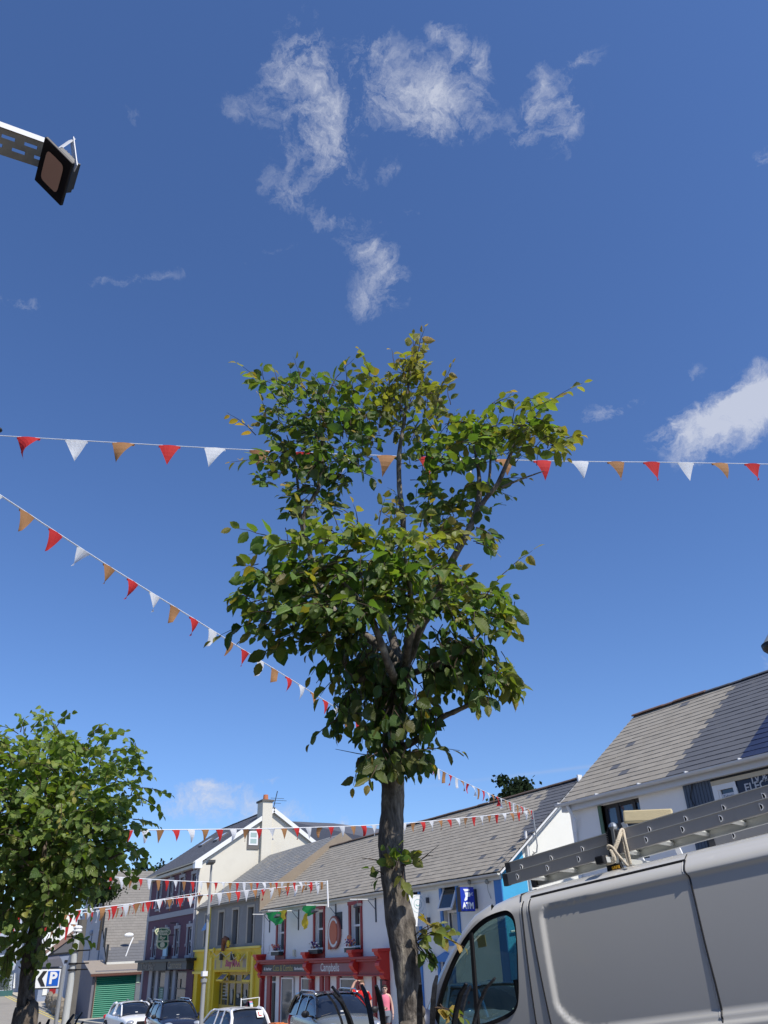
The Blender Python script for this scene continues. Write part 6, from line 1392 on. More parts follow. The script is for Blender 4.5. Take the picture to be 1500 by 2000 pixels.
# ------------------------------------------------------------------ bunting
def bunting(label, pts, spacing, size, seed, first=0, cols='rwo', sway=(0, 0), jitter=.25, thick=.006, bow=0, start=0.0):
    C_ = {'r': mat_cloth('flag_red', (.62, .03, .03)), 'w': mat_cloth('flag_white', (.82, .83, .84), .5), 'o': mat_cloth('flag_orange', (.42, .21, .085))}
    R = random.Random(seed); a = pts[0]; b = pts[-1]
    # smooth curve through the given points
    P = [V(p) for p in pts]; cur = []
    for i in range(len(P) - 1):
        p0, p1, p2, p3 = P[max(i - 1, 0)], P[i], P[i + 1], P[min(i + 2, len(P) - 1)]
        for k in range(24):
            t = k / 24; cur.append(.5 * ((2 * p1) + (p2 - p0) * t + (2 * p0 - 5 * p1 + 4 * p2 - p3) * t * t + (3 * p1 - p0 - 3 * p2 + p3) * t ** 3))
    cur.append(P[-1]); T = thing('bunting', label, 'bunting', a, group='strings of bunting across the street')
    m = MB(); m.tube(cur, thick, 5); m.build('cord', mat_cloth('cord_white', (.85, .87, .9), .2), T)
    s = start; k = first; seg = 0; acc = 0; L = [0]
    for p, q in zip(cur, cur[1:]): L.append(L[-1] + (q - p).length)
    def at(d):
        for i in range(len(L) - 1):
            if L[i] <= d <= L[i + 1]: return cur[i].lerp(cur[i + 1], (d - L[i]) / max(1e-6, L[i + 1] - L[i]))
        return cur[-1]
    w, h = size
    while s + w < L[-1]:
        p, q = at(s), at(s + w); m = MB(); dr = (q - p).normalized(); side = dr.cross(V((0, 0, 1))).normalized()
        sw = sway[0] + R.gauss(0, jitter * .45); fw = sway[1] + R.uniform(-jitter, jitter)
        tip = (p + q) / 2 + V((0, 0, -1)) * h * R.uniform(.92, 1.03) + dr * sw * w + side * fw * h * .6; n = 5; cu = R.gauss(.012, .018) * (h / .27); tw = R.gauss(0, .05); g = []
        for j in range(n + 1):
            v = j / n; row = []
            for i in range(5):
                u = i / 4; base = p.lerp(q, u).lerp(tip, v); base += side * (sin(v * pi) * cu + sin(u * pi) * .02 * (1 - v) + (u - .5) * tw * v) ; row.append(base - V((0, 0, thick * .5)))
            g.append(row)
        for j in range(n):
            for i in range(4): m.poly([g[j][i], g[j][i + 1], g[j + 1][i + 1], g[j + 1][i]])
        for i in range(4): m.poly([p.lerp(q, i / 4) - side * thick * 1.1 + V((0, 0, thick)), p.lerp(q, (i + 1) / 4) - side * thick * 1.1 + V((0, 0, thick)), p.lerp(q, (i + 1) / 4) - side * thick * 1.1 - V((0, 0, h * .10)), p.lerp(q, i / 4) - side * thick * 1.1 - V((0, 0, h * .10))])
        m.build('pennant', C_[cols[k % len(cols)]], T, fix=False, smooth=False); s += spacing * R.uniform(.97, 1.03); k += 1
# ------------------------------------------------------------------ the van on the near side (local frame: s forward, t inward, h up)
VO = V((-4.113, 3.542, 1.327))
_y, _p = rad(-162), rad(-6.3)
VD = V((cos(_p) * cos(_y), cos(_p) * sin(_y), sin(_p))); VN = V((-.30902, .95106, 0)); VU = VD.cross(VN); VU = VU if VU.z > 0 else -VU
def VW(s, t, h): return VO + VD * s + VN * t + VU * h
def VI(px, py, t):
    w = ray(px, py); k = (VO + VN * t - CO).dot(VN) / w.dot(VN); q = CO + w * k - VO; return q.dot(VD), q.dot(VU)
def inpoly(x, y, P):
    c = False; j = len(P) - 1
    for i in range(len(P)):
        if (P[i][1] > y) != (P[j][1] > y) and x < (P[j][0] - P[i][0]) * (y - P[i][1]) / (P[j][1] - P[i][1]) + P[i][0]: c = not c
        j = i
    return c
def spline(P, n=6, closed=True):
    out = []; N = len(P)
    for i in range(N if closed else N - 1):
        p0, p1, p2, p3 = (P[(i - 1) % N], P[i], P[(i + 1) % N], P[(i + 2) % N]) if closed else (P[max(0, i - 1)], P[i], P[i + 1], P[min(N - 1, i + 2)])
        for k in range(n):
            t = k / n; out.append(tuple(.5 * ((2 * p1[d]) + (p2[d] - p0[d]) * t + (2 * p0[d] - 5 * p1[d] + 4 * p2[d] - p3[d]) * t * t + (3 * p1[d] - p0[d] - 3 * p2[d] + p3[d]) * t ** 3) for d in range(2)))
    if not closed: out.append(tuple(P[-1]))
    return out
def sstep(a, b, x): t = max(0, min(1, (x - a) / (b - a))); return t * t * (3 - 2 * t)
def rrect(s, h, s0, s1, h0, h1, r):
    """signed distance inside a rounded rectangle (positive inside)"""
    cx, cy = (s0 + s1) / 2, (h0 + h1) / 2; qx, qy = abs(s - cx) - (s1 - s0) / 2 + r, abs(h - cy) - (h1 - h0) / 2 + r
    return -(sqrt(max(qx, 0) ** 2 + max(qy, 0) ** 2) + min(max(qx, qy), 0) - r)
def TB(h): return .05 * max(0, (min(h, 1.735) - 1.05) / .7) ** 1.9 + max(0, (h - 1.722) / .081) ** 2 * .062
def vanT(s, h):
    t = TB(h)
    if h < 1.045: t -= .022 * sstep(1.05, 1.025, h)
    r = .07 + .16 * sstep(1.45, 1.1, h)
    d = rrect(s, h, -3.45, -.07, 1.062, 1.735, r)
    t += .018 * sstep(0, .028, d)
    t += .10 * sstep(.55, 1.5, s) ** 1.5 * 1.5                 # plan taper towards the nose
    if h < .55: t += .04 * sstep(.55, .3, h)
    return t
SIL = [(1.62, .80), (1.60, .98), (1.42, 1.10), (1.16, 1.17), (.97, 1.30), (.863, 1.43), (.789, 1.505), (.706, 1.584), (.571, 1.698), (.46, 1.775), (.342, 1.821), (.244, 1.848)]
def van():
    white = mat('van_white', (.56, .545, .51), .22, .02, 1.5, coat=.5, spec=.5)
    rub = mat('rubber_black', (.014, .013, .014), .55, .1, 8); clear = mat_glass_clear('van_glass', (.66, .80, .74), .5)
    T = thing('van', 'large white panel van parked nose downhill, ladders tied along its roof', 'van', VO)
    win = [(.22, 1.757), (.15, 1.745), (.112, 1.69), (.118, 1.55), (.14, 1.40), (.165, 1.28), (.20, 1.215), (.28, 1.18), (.45, 1.15), (.66, 1.125), (.84, 1.125), (.87, 1.19), (.80, 1.33), (.725, 1.44), (.62, 1.56), (.50, 1.665), (.36, 1.735)]
    hole = spline(win, 4); glass = [(lerp(.42, a, .93), lerp(1.44, b, .915)) for a, b in hole]
    drip = [(1.40, 1.02), (1.14, 1.10), (.93, 1.24), (.83, 1.375), (.755, 1.455), (.67, 1.54), (.545, 1.65), (.43, 1.728), (.30, 1.775), (.15, 1.797), (0, 1.80), (-.5, 1.803), (-1.5, 1.803), (-2.5, 1.803), (-3.62, 1.79)]
    arch = lambda cx: [(cx + .37 * cos(a), .33 + .37 * sin(a)) for a in [rad(12 * k) for k in range(16)]]
    out = [(1.60, .45), (1.62, .80), (1.56, .95)] + spline(drip, 4, False) + [(-3.68, 1.5), (-3.70, .33)] + arch(-2.15)[::-1] + arch(.98)[::-1] + [(1.5, .33)]
    # outer skin by constrained triangulation
    def skin(outline, holes, grid, tf, nm, m_, off=0, keep=None):
        vs = []; es = []
        for P in [outline] + holes:
            b = len(vs); vs += [V((p[0], p[1])) for p in P]; es += [(b + i, b + (i + 1) % len(P)) for i in range(len(P))]
        for p in grid:
            if inpoly(p[0], p[1], outline) and not any(inpoly(p[0], p[1], H) for H in holes): vs.append(V(p))
        r = geometry.delaunay_2d_cdt(vs, es, [], 0, 1e-5); v2, f2 = r[0], r[2]; mb = MB()
        mb.v = [tuple(VW(p.x, tf(p.x, p.y) + off, p.y)) for p in v2]
        for f in f2:
            c = sum((v2[i] for i in f), V((0, 0))) / len(f)
            if inpoly(c.x, c.y, outline) and not any(inpoly(c.x, c.y, H) for H in holes): mb.face(f)
        return mb.build(nm, m_, T, smooth=True)
    gs = [-3.66 + .045 * i for i in range(119)]; gh = [.34 + .03 * i for i in range(23)] + [1.02, 1.03, 1.04, 1.05, 1.062, 1.075, 1.09, 1.105] + [1.13 + .024 * i for i in range(23)] + [1.685, 1.70, 1.71, 1.72, 1.73, 1.74, 1.75, 1.76, 1.77, 1.78, 1.79]
    grid = [(s, h) for s in gs for h in gh] + [(s, h) for s in [-.40 + .012 * i for i in range(34)] for h in [1.07 + .0165 * j for j in range(40)]]
    def sx_(s, h): return s
    near = skin(out, [hole], grid, vanT, 'side_panel', white)
    far = skin(out, [hole], [(s, h) for s in gs[::3] for h in gh[::3]], lambda s, h: 1.90 - vanT(s, h), 'side_panel', white)
    # roof: sections between the two drips
    mb = MB(); secs = []
    stn = [(-3.62, 1.79, 1.0), (-3.5, 1.803, 1.0)] + [(-3.3 + .4 * k, 1.803, 1.0) for k in range(8)] + [(-.1, 1.803, 1), (0, 1.80, 1.0), (.15, 1.797, .97), (.24, 1.786, .95), (.30, 1.775, .92)]
    def sec(s, h, k, ss=0):
        t0 = vanT(s, h); q = []
        for t, dz in ((0, 0), (.016, .012), (.040, .026), (.08, .042), (.15, .058), (.28, .074), (.5, .086), (.95, .096)): q.append((t0 + t * (1 - t0 / .95) if t < .95 else .95, h + dz * k, t))
        full = q + [(1.90 - a, b, t) for a, b, t in q[::-1][1:]]
        return [VW(s + ss * (1 - ((t_ - .95) / .95) ** 2) if True else s, t_, h_) for t_, h_, _ in full]
    for s, h, k in stn: secs.append(sec(s, h, k))
    mb.loft(secs); ro = mb.build('roof', white, T, smooth=True)
    # front: pillars and windscreen
    fr = [(.30, 1.775), (.43, 1.728), (.545, 1.65), (.67, 1.54), (.755, 1.455), (.83, 1.375), (.93, 1.24), (1.14, 1.10)]
    pil = MB(); scr = MB(); A_, B_ = [], []
    for i, (s, h) in enumerate(fr):
        t0 = vanT(s, h); bul = .28 * i / 7 + .05
        def pt(u): t = lerp(t0, 1.90 - t0, u); return VW(s + bul * (1 - (2 * u - 1) ** 4), t, h + (.07 - .03 * i / 7) * (1 - (2 * u - 1) ** 2))
        A_.append([VW(s, t0, h), VW(s + .012, t0 + .02, h + .03), VW(s + .02, t0 + .045, h + .045), pt(.05), pt(.07)])
        B_.append([pt(.07 + .86 * k / 10) for k in range(11)])
    pil.loft(A_); 
    for q in ([[VW((p - VO).dot(VD), 1.90 - (p - VO).dot(VN), (p - VO).dot(VU)) for p in r] for r in A_],): pil.loft(q)
    pil.build_each('pillar', white, T, smooth=True)
    scr.loft(B_); scr.build('windscreen', clear, T, smooth=True)
    nb = MB(); secs = []
    for s, h in [(1.14, 1.10), (1.30, 1.05), (1.45, .98), (1.56, .93), (1.62, .80), (1.62, .5), (1.5, .34)]:
        t0 = vanT(min(s, 1.5), min(h, 1.0)); secs.append([VW(s + .16 * (1 - (2 * u - 1) ** 4), lerp(t0, 1.90 - t0, u), h + .05 * (1 - (2 * u - 1) ** 2)) for u in [k / 10 for k in range(11)]])
    nb.loft(secs); nb.build('bonnet', white, T, smooth=True)
    bk = MB(); bk.poly([VW(-3.68, vanT(-3.6, h) + .0, h) for h in (.33, .9, 1.4, 1.79)] + [VW(-3.62, .95, 1.89)] + [VW(-3.68, 1.9 - vanT(-3.6, h), h) for h in (1.79, 1.4, .9, .33)]); bk.build('rear_door', white, T)
    fl = MB(); fl.poly([VW(-3.6, .05, .36), VW(-3.6, 1.85, .36), VW(1.45, 1.75, .36), VW(1.45, .15, .36)]); bu = MB()
    fl.build('floor', rub, T); bu.poly([VW(-.02, .05, .36), VW(-.02, 1.85, .36), VW(-.02, 1.8, 1.8), VW(-.02, .1, 1.8)]); bu.build('bulkhead', mat('bulkhead', (.12, .12, .12), .8), T)
    # door glass with rubber surround, pillar bar
    for far_ in (0, 1):
        tf = (lambda s, h: 1.90 - vanT(s, h)) if far_ else vanT; sg = -1 if far_ else 1
        ring = MB(); n = len(hole); secs = []
        for k in range(n):
            a, b = hole[k], glass[k]; secs.append([VW(a[0], tf(*a) - sg * .004, a[1]), VW(a[0], tf(*a) + sg * .012, a[1]), VW(b[0], tf(*b) + sg * .016, b[1]), VW(b[0], tf(*b) + sg * .03, b[1])])
        secs.append(secs[0]); ring.loft(secs); fr_ = ring.build('window_seal', rub, T, smooth=False)
        g = MB(); mid = (.42, 1.44)
        g.poly([VW(a, TB(b) * (1 if not far_ else -1) + (1.90 if far_ else 0) + sg * .018 + (.0 if far_ else 0), b) for a, b in glass]); g.build('door_glass', clear, T, fix=False)
        g = MB(); s0, h0, s1, h1 = .468, 1.672, .505, 1.14
        g.bar(VW(s0, tf(s0, h0) + sg * .004, h0), VW(s1, tf(s1, h1) + sg * .004, h1), .022, .02, up=VN); g.build('window_bar', rub, fr_)
    # shut lines: dark grooves, plus an added white strip as the edge highlight
    def groove(pts, w=.007, lip=True, nm='shut_line'):
        q_ = []
        for a_, b_ in zip(pts, pts[1:]):
            n_ = max(1, int(abs(a_[1] - b_[1]) / .012) if abs(a_[1] - b_[1]) < .15 else 6); q_ += [(lerp(a_[0], b_[0], k / n_), lerp(a_[1], b_[1], k / n_)) for k in range(n_)]
        pts = q_ + [pts[-1]]; P = [VW(s, vanT(s, h) - .001, h) for s, h in pts]; g = MB(); g.tube(P, w, 6, flat=1); o = g.build(nm, rub, T)
        if lip: P2 = [VW(s + .013, vanT(s, h) - .001, h) for s, h in pts]; g = MB(); g.tube(P2, w * .45, 5); g.build('shut_line_glint', white, o)
    dn = [1.838 - .038 * k / 3 for k in range(4)]
    groove([(.048, 1.785), (.048, 1.758), (.052, 1.65), (.058, 1.502), (.064, 1.35), (.071, 1.16), (.075, .8), (.075, .4)], .004)
    groove([(-.002, 1.79), (-.006, 1.70), (-.012, 1.5), (-.02, 1.3), (-.03, 1.1), (-.035, .8), (-.035, .4)], .004)
    groove([(0, 1.803), (-.3, 1.805), (-.7, 1.806), (-1.057, 1.807)], .009, False)
    groove([(-1.057, 1.807), (-1.06, 1.75), (-1.075, 1.72), (-1.072, 1.6), (-1.062, 1.4), (-1.055, 1.2), (-1.045, 1.05), (-1.04, .8), (-1.04, .4)], .005)
    rb = MB(); rb.tube([VW(-1.06, .10, 1.806), VW(-1.06, .125, 1.822), VW(-1.06, .16, 1.841)], .003, 5); rb.build('roof_joint', rub, ro)
    rb = MB(); rb.tube([VW(.07, .085, 1.79), VW(.09, .14, 1.835), VW(.1, .35, 1.873)], .004, 5); rb.build('roof_joint', rub, ro)
    # handle, mirror, wheels, interior
    m = MB(); m.sphere(VW(.80, -.17, 1.16), .13, 12, 8, .6, .8, 1.1); m.bar(VW(.80, .1, 1.12), VW(.80, -.1, 1.14), .06, .05); m.build('mirror', mat('mirror_navy', (.03, .04, .08), .4), T, smooth=True)
    for s_ in (.98, -2.15):
        for t_ in (0, 1):
            a, b = (.02, .24) if not t_ else (1.66, 1.88); w = MB(); w.cyl(VW(s_, a, .33), VW(s_, b, .33), .33, 24); wo = w.build('wheel', mat('tyre', (.02, .02, .02), .85), T); w = MB(); q = a - .004 if not t_ else b + .004; w.cyl(VW(s_, (a + b) / 2, .33), VW(s_, q, .33), .2, 16); w.build('hub_cap', M_GREYM, wo)
    sm = mat('seat_dark', (.02, .022, .03), .85, .15, 8)
    for t_ in (.45, .95, 1.42):
        m = MB(); m.obox(VW(.42, t_, .85), VD * .26, VN * .23, VU * .08); m.obox(VW(.14, t_, 1.15), VD * .07 + VU * -.02, VN * .22, VU * .30 + VD * -.04); m.build('seat', sm, T, bevel=.03)
    m = MB(); secs = [[VW(s, t, h) for t in (.18, .5, .95, 1.4, 1.72)] for s, h in ((.72, .7), (.74, 1.0), (.80, 1.12), (.95, 1.17), (1.15, 1.10))]; m.loft(secs); m.build('dashboard', mat('dash_grey', (.03, .032, .036), .8, .1, 6), T)
    m = MB(); 
    for k in range(20):
        a, b = 2 * pi * k / 20, 2 * pi * (k + 1) / 20; c = VW(.63, 1.42, 1.12); m.tube([c + VN * .19 * cos(a) + (VU * .9 - VD * .35) * .19 * sin(a), c + VN * .19 * cos(b) + (VU * .9 - VD * .35) * .19 * sin(b)], .013, 5, caps=False)
    m.build('steering_wheel', rub, T)
    m = MB(); m.obox(VW(.55, 1.80, 1.0), VD * .50, VN * .012, VU * .40); m.obox(VW(.30, 1.0, 1.18), VD * .05, VN * .75, VU * .20); m.build_each('door_trim', sm, T)
    p = [VI(x, y, 1.75) for x, y in ((938, 1831), (951, 1846))]; m = MB(); m.obox(VW((p[0][0] + p[1][0]) / 2, 1.72, (p[0][1] + p[1][1]) / 2), VD * .045, VN * .003, VU * .045); m.build('sticker', mat('sticker_ochre', (.45, .30, .08), .6), T)
    m = MB(); m.box(0, 0, 0, 0, 0, 0)
    m = MB()
    for t_ in (.3, 1.6): m.sphere(VW(1.60, t_, .84), .14, 10, 8, .6, 1, .8)
    m.build_each('headlight', M_LAMP, T, smooth=True); m = MB(); m.obox(VW(1.66, .95, .45), VD * .08, VN * .8, VU * .12); m.build('bumper', rub, T, bevel=.03)

def ladders():
    alu = mat('aluminium', (.42, .405, .39), .5, .10, 6, metal=.2, stretch=(1, 1, 1), dirt=(.22, .2, .2), dscale=3, damount=.4)
    alb = mat('aluminium_bright', (.68, .69, .66), .35, .08, 6, metal=.35); cap = mat('cap_dark_grey', (.07, .07, .075), .6); inner = M_BLK
    def section(nm, lab, t_near, t_far, s0, s1, hb, tilt, web=.094, hole_off=.14, pitch=.262, th=.026, hf=.47):
        T = thing(nm, lab, 'ladder', VW((s0 + s1) / 2, (t_near + t_far) / 2, hb), group='ladders tied on the van roof')
        def H(s): return hb + tilt * (s0 - s)
        for t_, sd in ((t_near, 1), (t_far, -1)):
            m = MB(); a, b = VW(s0, t_, H(s0) + web / 2), VW(s1, t_, H(s1) + web / 2); m.bar(a, b, .004, web, up=VU)
            for zz in (0, web): m.bar(VW(s0, t_ + sd * th / 2, H(s0) + zz), VW(s1, t_ + sd * th / 2, H(s1) + zz), th, .004, up=VU)
            if sd > 0: lipm = MB(); lipm.bar(VW(s0, t_ - .004, H(s0) + web), VW(s1, t_ - .004, H(s1) + web), .008, .004, up=VU)  # lip added in bright metal as the sunlit top edge
            r = m.build('rail', alu if sd > 0 else alb, T)
            if sd > 0: lipm.build('rail_glint', alb, r)
            m = MB(); m.obox(VW(s0 + .012, t_ + sd * .012, H(s0) + web / 2), VD * .02, VN * .017, VU * (web / 2 + .004)); m.build('end_cap', cap, r)
            if sd > 0:
                rim = MB(); dk = MB(); s = s0 - hole_off
                while s > s1 + .05:
                    c = VW(s, t_ - .003, H(s) + web * hf); R_ = .020; n = 12; P = [c + VD * R_ * .42 + VU * R_] + [c - VD * R_ * (sin(pi * k / n) * .95 - .42) + VU * R_ * cos(pi * k / n) for k in range(1, n)] + [c + VD * R_ * .42 - VU * R_]
                    Q = [c + (p - c) * .74 for p in P]
                    for k in range(len(P)):
                        j = (k + 1) % len(P); e_ = VN * -.006; rim.poly([P[k] + e_, P[j] + e_, Q[j] + e_, Q[k] + e_]); rim.poly([P[k], P[j], P[j] + e_, P[k] + e_]); rim.poly([Q[k], Q[j], Q[j] + e_, Q[k] + e_])
                    dk.poly([q + VN * .0005 for q in Q]); s -= pitch
                rim.build('rung_sockets', mat('aluminium_white', (.85, .85, .83), .4), r, fix=False); dk.build('rung_hollows', inner, r, fix=False)
        s = s0 - hole_off
        while s > s1 + .05:
            m = MB(); h = H(s) + web * .47; c0, c1 = VW(s, t_near + .004, h), VW(s, t_far - .004, h); n = 10
            m.loft([[c + VD * .017 * cos(2 * pi * k / n) * (1.12 if k % 2 else .9) + VU * .017 * sin(2 * pi * k / n) * (1.12 if k % 2 else .9) for k in range(n)] for c in (c0, c1)], closed=True); m.build('rung', alb, T, smooth=False); s -= pitch
        return T
    section('ladder', 'long lower aluminium ladder section nearest the van edge with dark end caps', .35, .73, .315, -3.5, 1.940, .0237, web=.070, hole_off=.09, pitch=.2465)
    section('ladder', 'upper aluminium ladder section stacked just above the lower one', .385, .70, .30, -3.3, 1.990, .0237, web=.090, hole_off=.10, pitch=.2465, hf=.44)
    section('ladder', 'third aluminium ladder lying flat and furthest in on the van roof', .95, 1.3, -.95, -3.5, 1.955, .012, web=.07)
    # roof bar, strap, clamp, rope
    blk = M_BLK
    for i, (s_, lab) in enumerate(((None, 'silver roof bar with a black end cap tied with cream rope'), (-2.6, 'rear silver roof bar under the ladders, mostly hidden'))):
        if s_ is None: s_, h_ = VI(1176, 1680, .17)
        else: h_ = 1.945 + .015
        h_ = min(h_, 1.925)
        T = thing('roof_bar', lab, 'roof bar', VW(s_, .9, h_), group='roof bars'); m = MB(); m.bar(VW(s_, .17, h_), VW(s_, 1.74, h_), .05, .03, up=VU)
        for k in range(3): m.bar(VW(s_ - .016 + .016 * k, .17, h_ + .017), VW(s_ - .016 + .016 * k, 1.74, h_ + .017), .004, .004, up=VU)
        m.build('bar', alb, T)
        m = MB()
        for t_ in (.155, 1.755): m.obox(VW(s_, t_, h_), VD * .03, VN * .024, VU * .024)
        m.build_each('end_cap', blk, T, bevel=.008); m = MB()
        for t_ in (.30, 1.6): m.prism([VW(s_ + .045, t_, h_ - .015), VW(s_ - .045, t_, h_ - .015), VW(s_ - .075, t_, h_ - .12), VW(s_ + .06, t_, h_ - .12)], VN * .03)
        m.build_each('foot', mat('foot_black', (.02, .02, .022), .6), T)
        if i == 0:
            sb, hb = s_, h_; 
            for k, w_ in enumerate(('ABB', 'XTR', 'MAX')): textmesh(['SAFE', 'LOAD', '85KG'][k], .022, VW(s_ - .015, .297, h_ - .04 - k * .022), -VD, VU, mat('lettering_amber', (.75, .42, .04), .5), T, width=.052, bold=.001)
    T = thing('ladder_clamp', 'upright black and silver ratchet clamp gripping the ladders above the roof bar', 'clamp', VW(sb - .03, .32, 2.05)); c0 = V(VW(*[VI(1205, 1688, .32)[0], .32, VI(1205, 1688, .32)[1]])); c1 = VW(VI(1194, 1616, .32)[0], .32, VI(1194, 1616, .32)[1]); m = MB(); m.bar(c0, c1, .05, .03, up=VN); m.build('strap', blk, T)
    m = MB(); m.bar(c0 - VN * .02 - VD * .015, c1 - VN * .02 - VD * .015, .018, .012, up=VN); m.sphere(c1 - VD * .012, .028, 10, 6); m.build('lever', mat('steel_grey', (.4, .42, .43), .35, metal=.7), T); m = MB()
    for k in range(14): q = c0.lerp(c1, .25 + k * .05) + VD * .026 - VN * .012; m.obox(q, VD * .007, VN * .012, VU * .003)
    m.build('ratchet_tooth', blk, T)
    T = thing('rope', 'cream rope knotted round the ladders and the roof bar', 'rope', VW(sb - .08, .3, 2.0)); m = MB()
    def R_(px, py, t): s, h = VI(px, py, t); return VW(s, t, h)
    for pts in ([(1196, 1665, .27), (1206, 1640, .3), (1212, 1623, .34), (1217, 1621, .37), (1221, 1640, .335), (1226, 1662, .325), (1232, 1688, .33)], [(1199, 1668, .28), (1209, 1642, .31), (1215, 1626, .36), (1219, 1650, .33), (1223, 1672, .325), (1229, 1692, .33)],
                [(1189, 1658, .27), (1186, 1655, .26), (1189, 1652, .26), (1196, 1655, .26), (1202, 1663, .25), (1210, 1673, .25), (1218, 1682, .22), (1226, 1691, .16)], [(1192, 1660, .25), (1197, 1672, .24), (1196, 1680, .24), (1188, 1684, .25), (1183, 1679, .25), (1186, 1672, .26)], [(1195, 1662, .25), (1201, 1676, .24), (1198, 1684, .24), (1186, 1688, .25)]):
        P = [R_(*p) for p in pts]; Q = []
        for i in range(len(P) - 1):
            p0, p1, p2, p3 = P[max(i - 1, 0)], P[i], P[i + 1], P[min(i + 2, len(P) - 1)]
            for k in range(6): t = k / 6; Q.append(.5 * ((2 * p1) + (p2 - p0) * t + (2 * p0 - 5 * p1 + 4 * p2 - p3) * t * t + (3 * p1 - p0 - 3 * p2 + p3) * t ** 3))
        Q.append(P[-1]); m.tube(Q, .0085, 7)
    m.build('rope', mat('rope_cream', (.58, .5, .38), .9, .15, 60, .5, 120), T, smooth=True)
    # wooden topped trestle standing on the roof behind the ladders
    t_ = 1.05
    T = thing('trestle', 'pale wooden board on white legs standing behind the ladders on the van roof', 'trestle', VW(-.95, t_, 1.9))
    a, b, c, d = [VI(x, y, t_) for x, y in ((1216, 1590), (1300, 1580), (1303, 1600), (1222, 1601))]
    cen = VW((a[0] + b[0]) / 2, t_, (a[1] + b[1] + c[1] + d[1]) / 4); e0 = VW(a[0], t_, (a[1] + d[1]) / 2); e1 = VW(b[0], t_ + .1, (b[1] + c[1]) / 2)
    m = MB(); m.bar(e0, e1, .035, .09, up=(V((0, 0, 1)) + VN * .25)); bd = m.build('board', mat('timber_pale', (.55, .46, .28), .75, .12, 5, .15, 30, stretch=(1, 6, 6)), T, bevel=.012)
    m = MB()
    for u in (.06, .9):
        q = e0.lerp(e1, u); m.bar(q - V((0, 0, .03)) + VD * .03, VW((q - VO).dot(VD) - .02 * 0 - .05, t_ + .0, 1.89), .035, .02, up=VN)
    m.build_each('leg', M_PVC, T)
    T = thing('tool_bundle', 'dark bundle of tools and blue sheet lying on the van roof below the ladders', 'tools', VW(-1.0, 1.0, 1.9)); R = random.Random(3); m = MB()
    for k in range(14): s = R.uniform(-1.5, .05); m.cur = 1 if k in (3, ) else 0; m.obox(VW(s, R.uniform(1.35, 1.6), 1.91 + R.uniform(0, .02)), VD * R.uniform(.05, .14), VN * .05, VU * R.uniform(.02, .04))
    m.build('bundle', [mat('tool_dark', (.03, .025, .03), .7), mat('sheet_blue', (.02, .12, .4), .6)], T, bevel=.01)

# ------------------------------------------------------------------ trees in front
def leaf(mb, base, d, nrm, L, Wd, R, kind='beech', curl=None):
    d = d.normalized(); s = d.cross(nrm).normalized(); nn = s.cross(d).normalized()
    if kind == 'beech': prof = [(0, .0), (.05, .22), (.14, .60), (.26, .88), (.38, .99), (.50, 1.0), (.62, .92), (.74, .74), (.86, .46), (.95, .17), (1, 0)]
    else: prof = [(-.06, .35), (.04, .82), (.16, 1.0), (.32, 1.06), (.5, .95), (.68, .68), (.84, .34), (1.0, 0)]
    curl = R.uniform(-.15, .6) if curl is None else curl; fold = R.uniform(.1, .6); wav = R.uniform(0, 6.28); i0 = len(mb.v); rows = []
    for k, (u, w) in enumerate(prof):
        ser = 1 + (.07 if k % 2 else -.05); c = base + d * (u * L) - nn * (curl * u * u * L * .6); hw = w * Wd * .5 * ser
        up = nn * (hw * fold) ; wv = nn * sin(u * 9 + wav) * L * .018; lag = -d * (.0 if kind == 'beech' else .0)
        mb.v += [tuple(c - s * hw + up + wv), tuple(c), tuple(c + s * hw + up - wv)]; rows.append((i0 + 3 * k, u))
    for (a, u0), (b, u1) in zip(rows, rows[1:]):
        mb.face((a, a + 1, b + 1, b), [(u0, -1), (u0, 0), (u1, 0), (u1, -1)]); mb.face((a + 1, a + 2, b + 2, b + 1), [(u0, 0), (u0, 1), (u1, 1), (u1, 0)])

def twig(mb, wood, start, end, R, L, Wd, tone, warm, kind='beech', droop=.12, step=None, sparse=0, tipwarm=0.0, r0=.004):
    v = end - start; ln = v.length
    if ln < .02: return
    n = max(3, int(ln / (step or L * .42))); side0 = v.cross(V((0, 0, 1)))
    side0 = side0.normalized() if side0.length > 1e-4 else V((1, 0, 0))
    up0 = side0.cross(v).normalized(); roll = R.uniform(-.9, .9); side = (side0 * cos(roll) + up0 * sin(roll)).normalized(); upn = side.cross(v).normalized()
    if upn.z < 0: upn = -upn
    pts = []
    for i in range(n + 1):
        t = i / n; pts.append(start.lerp(end, t) + upn * sin(t * pi) * ln * .06 - V((0, 0, 1)) * droop * ln * t * t * .5 + side * sin(i * 2.1) * ln * .012)
    wood.tube(pts, [lerp(r0, .0012, i / n) for i in range(n + 1)], 4, caps=False)
    for i in range(1, n + 1):
        if R.random() < sparse: continue
        t = i / n; p = pts[i]; dr = (pts[i] - pts[i - 1]).normalized(); sd = 1 if i % 2 else -1; a = R.uniform(.65, 1.15) if i < n else R.uniform(-.2, .2)
        ld = (dr * cos(a) + side * sd * sin(a) + V((0, 0, -1)) * R.uniform(.0, .75)).normalized()
        nr = (upn + V((R.gauss(0, .38), R.gauss(0, .38), R.gauss(0, .2)))).normalized()
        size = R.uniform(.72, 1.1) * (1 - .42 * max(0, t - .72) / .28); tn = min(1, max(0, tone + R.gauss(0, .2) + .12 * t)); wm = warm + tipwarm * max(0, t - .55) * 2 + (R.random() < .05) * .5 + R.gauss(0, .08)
        mb.var = (tn, min(1, max(0, wm)), R.random()); st = p + ld * L * .10; leaf(mb, st, ld, nr, L * size, Wd * size * R.uniform(.85, 1.05), R, kind)

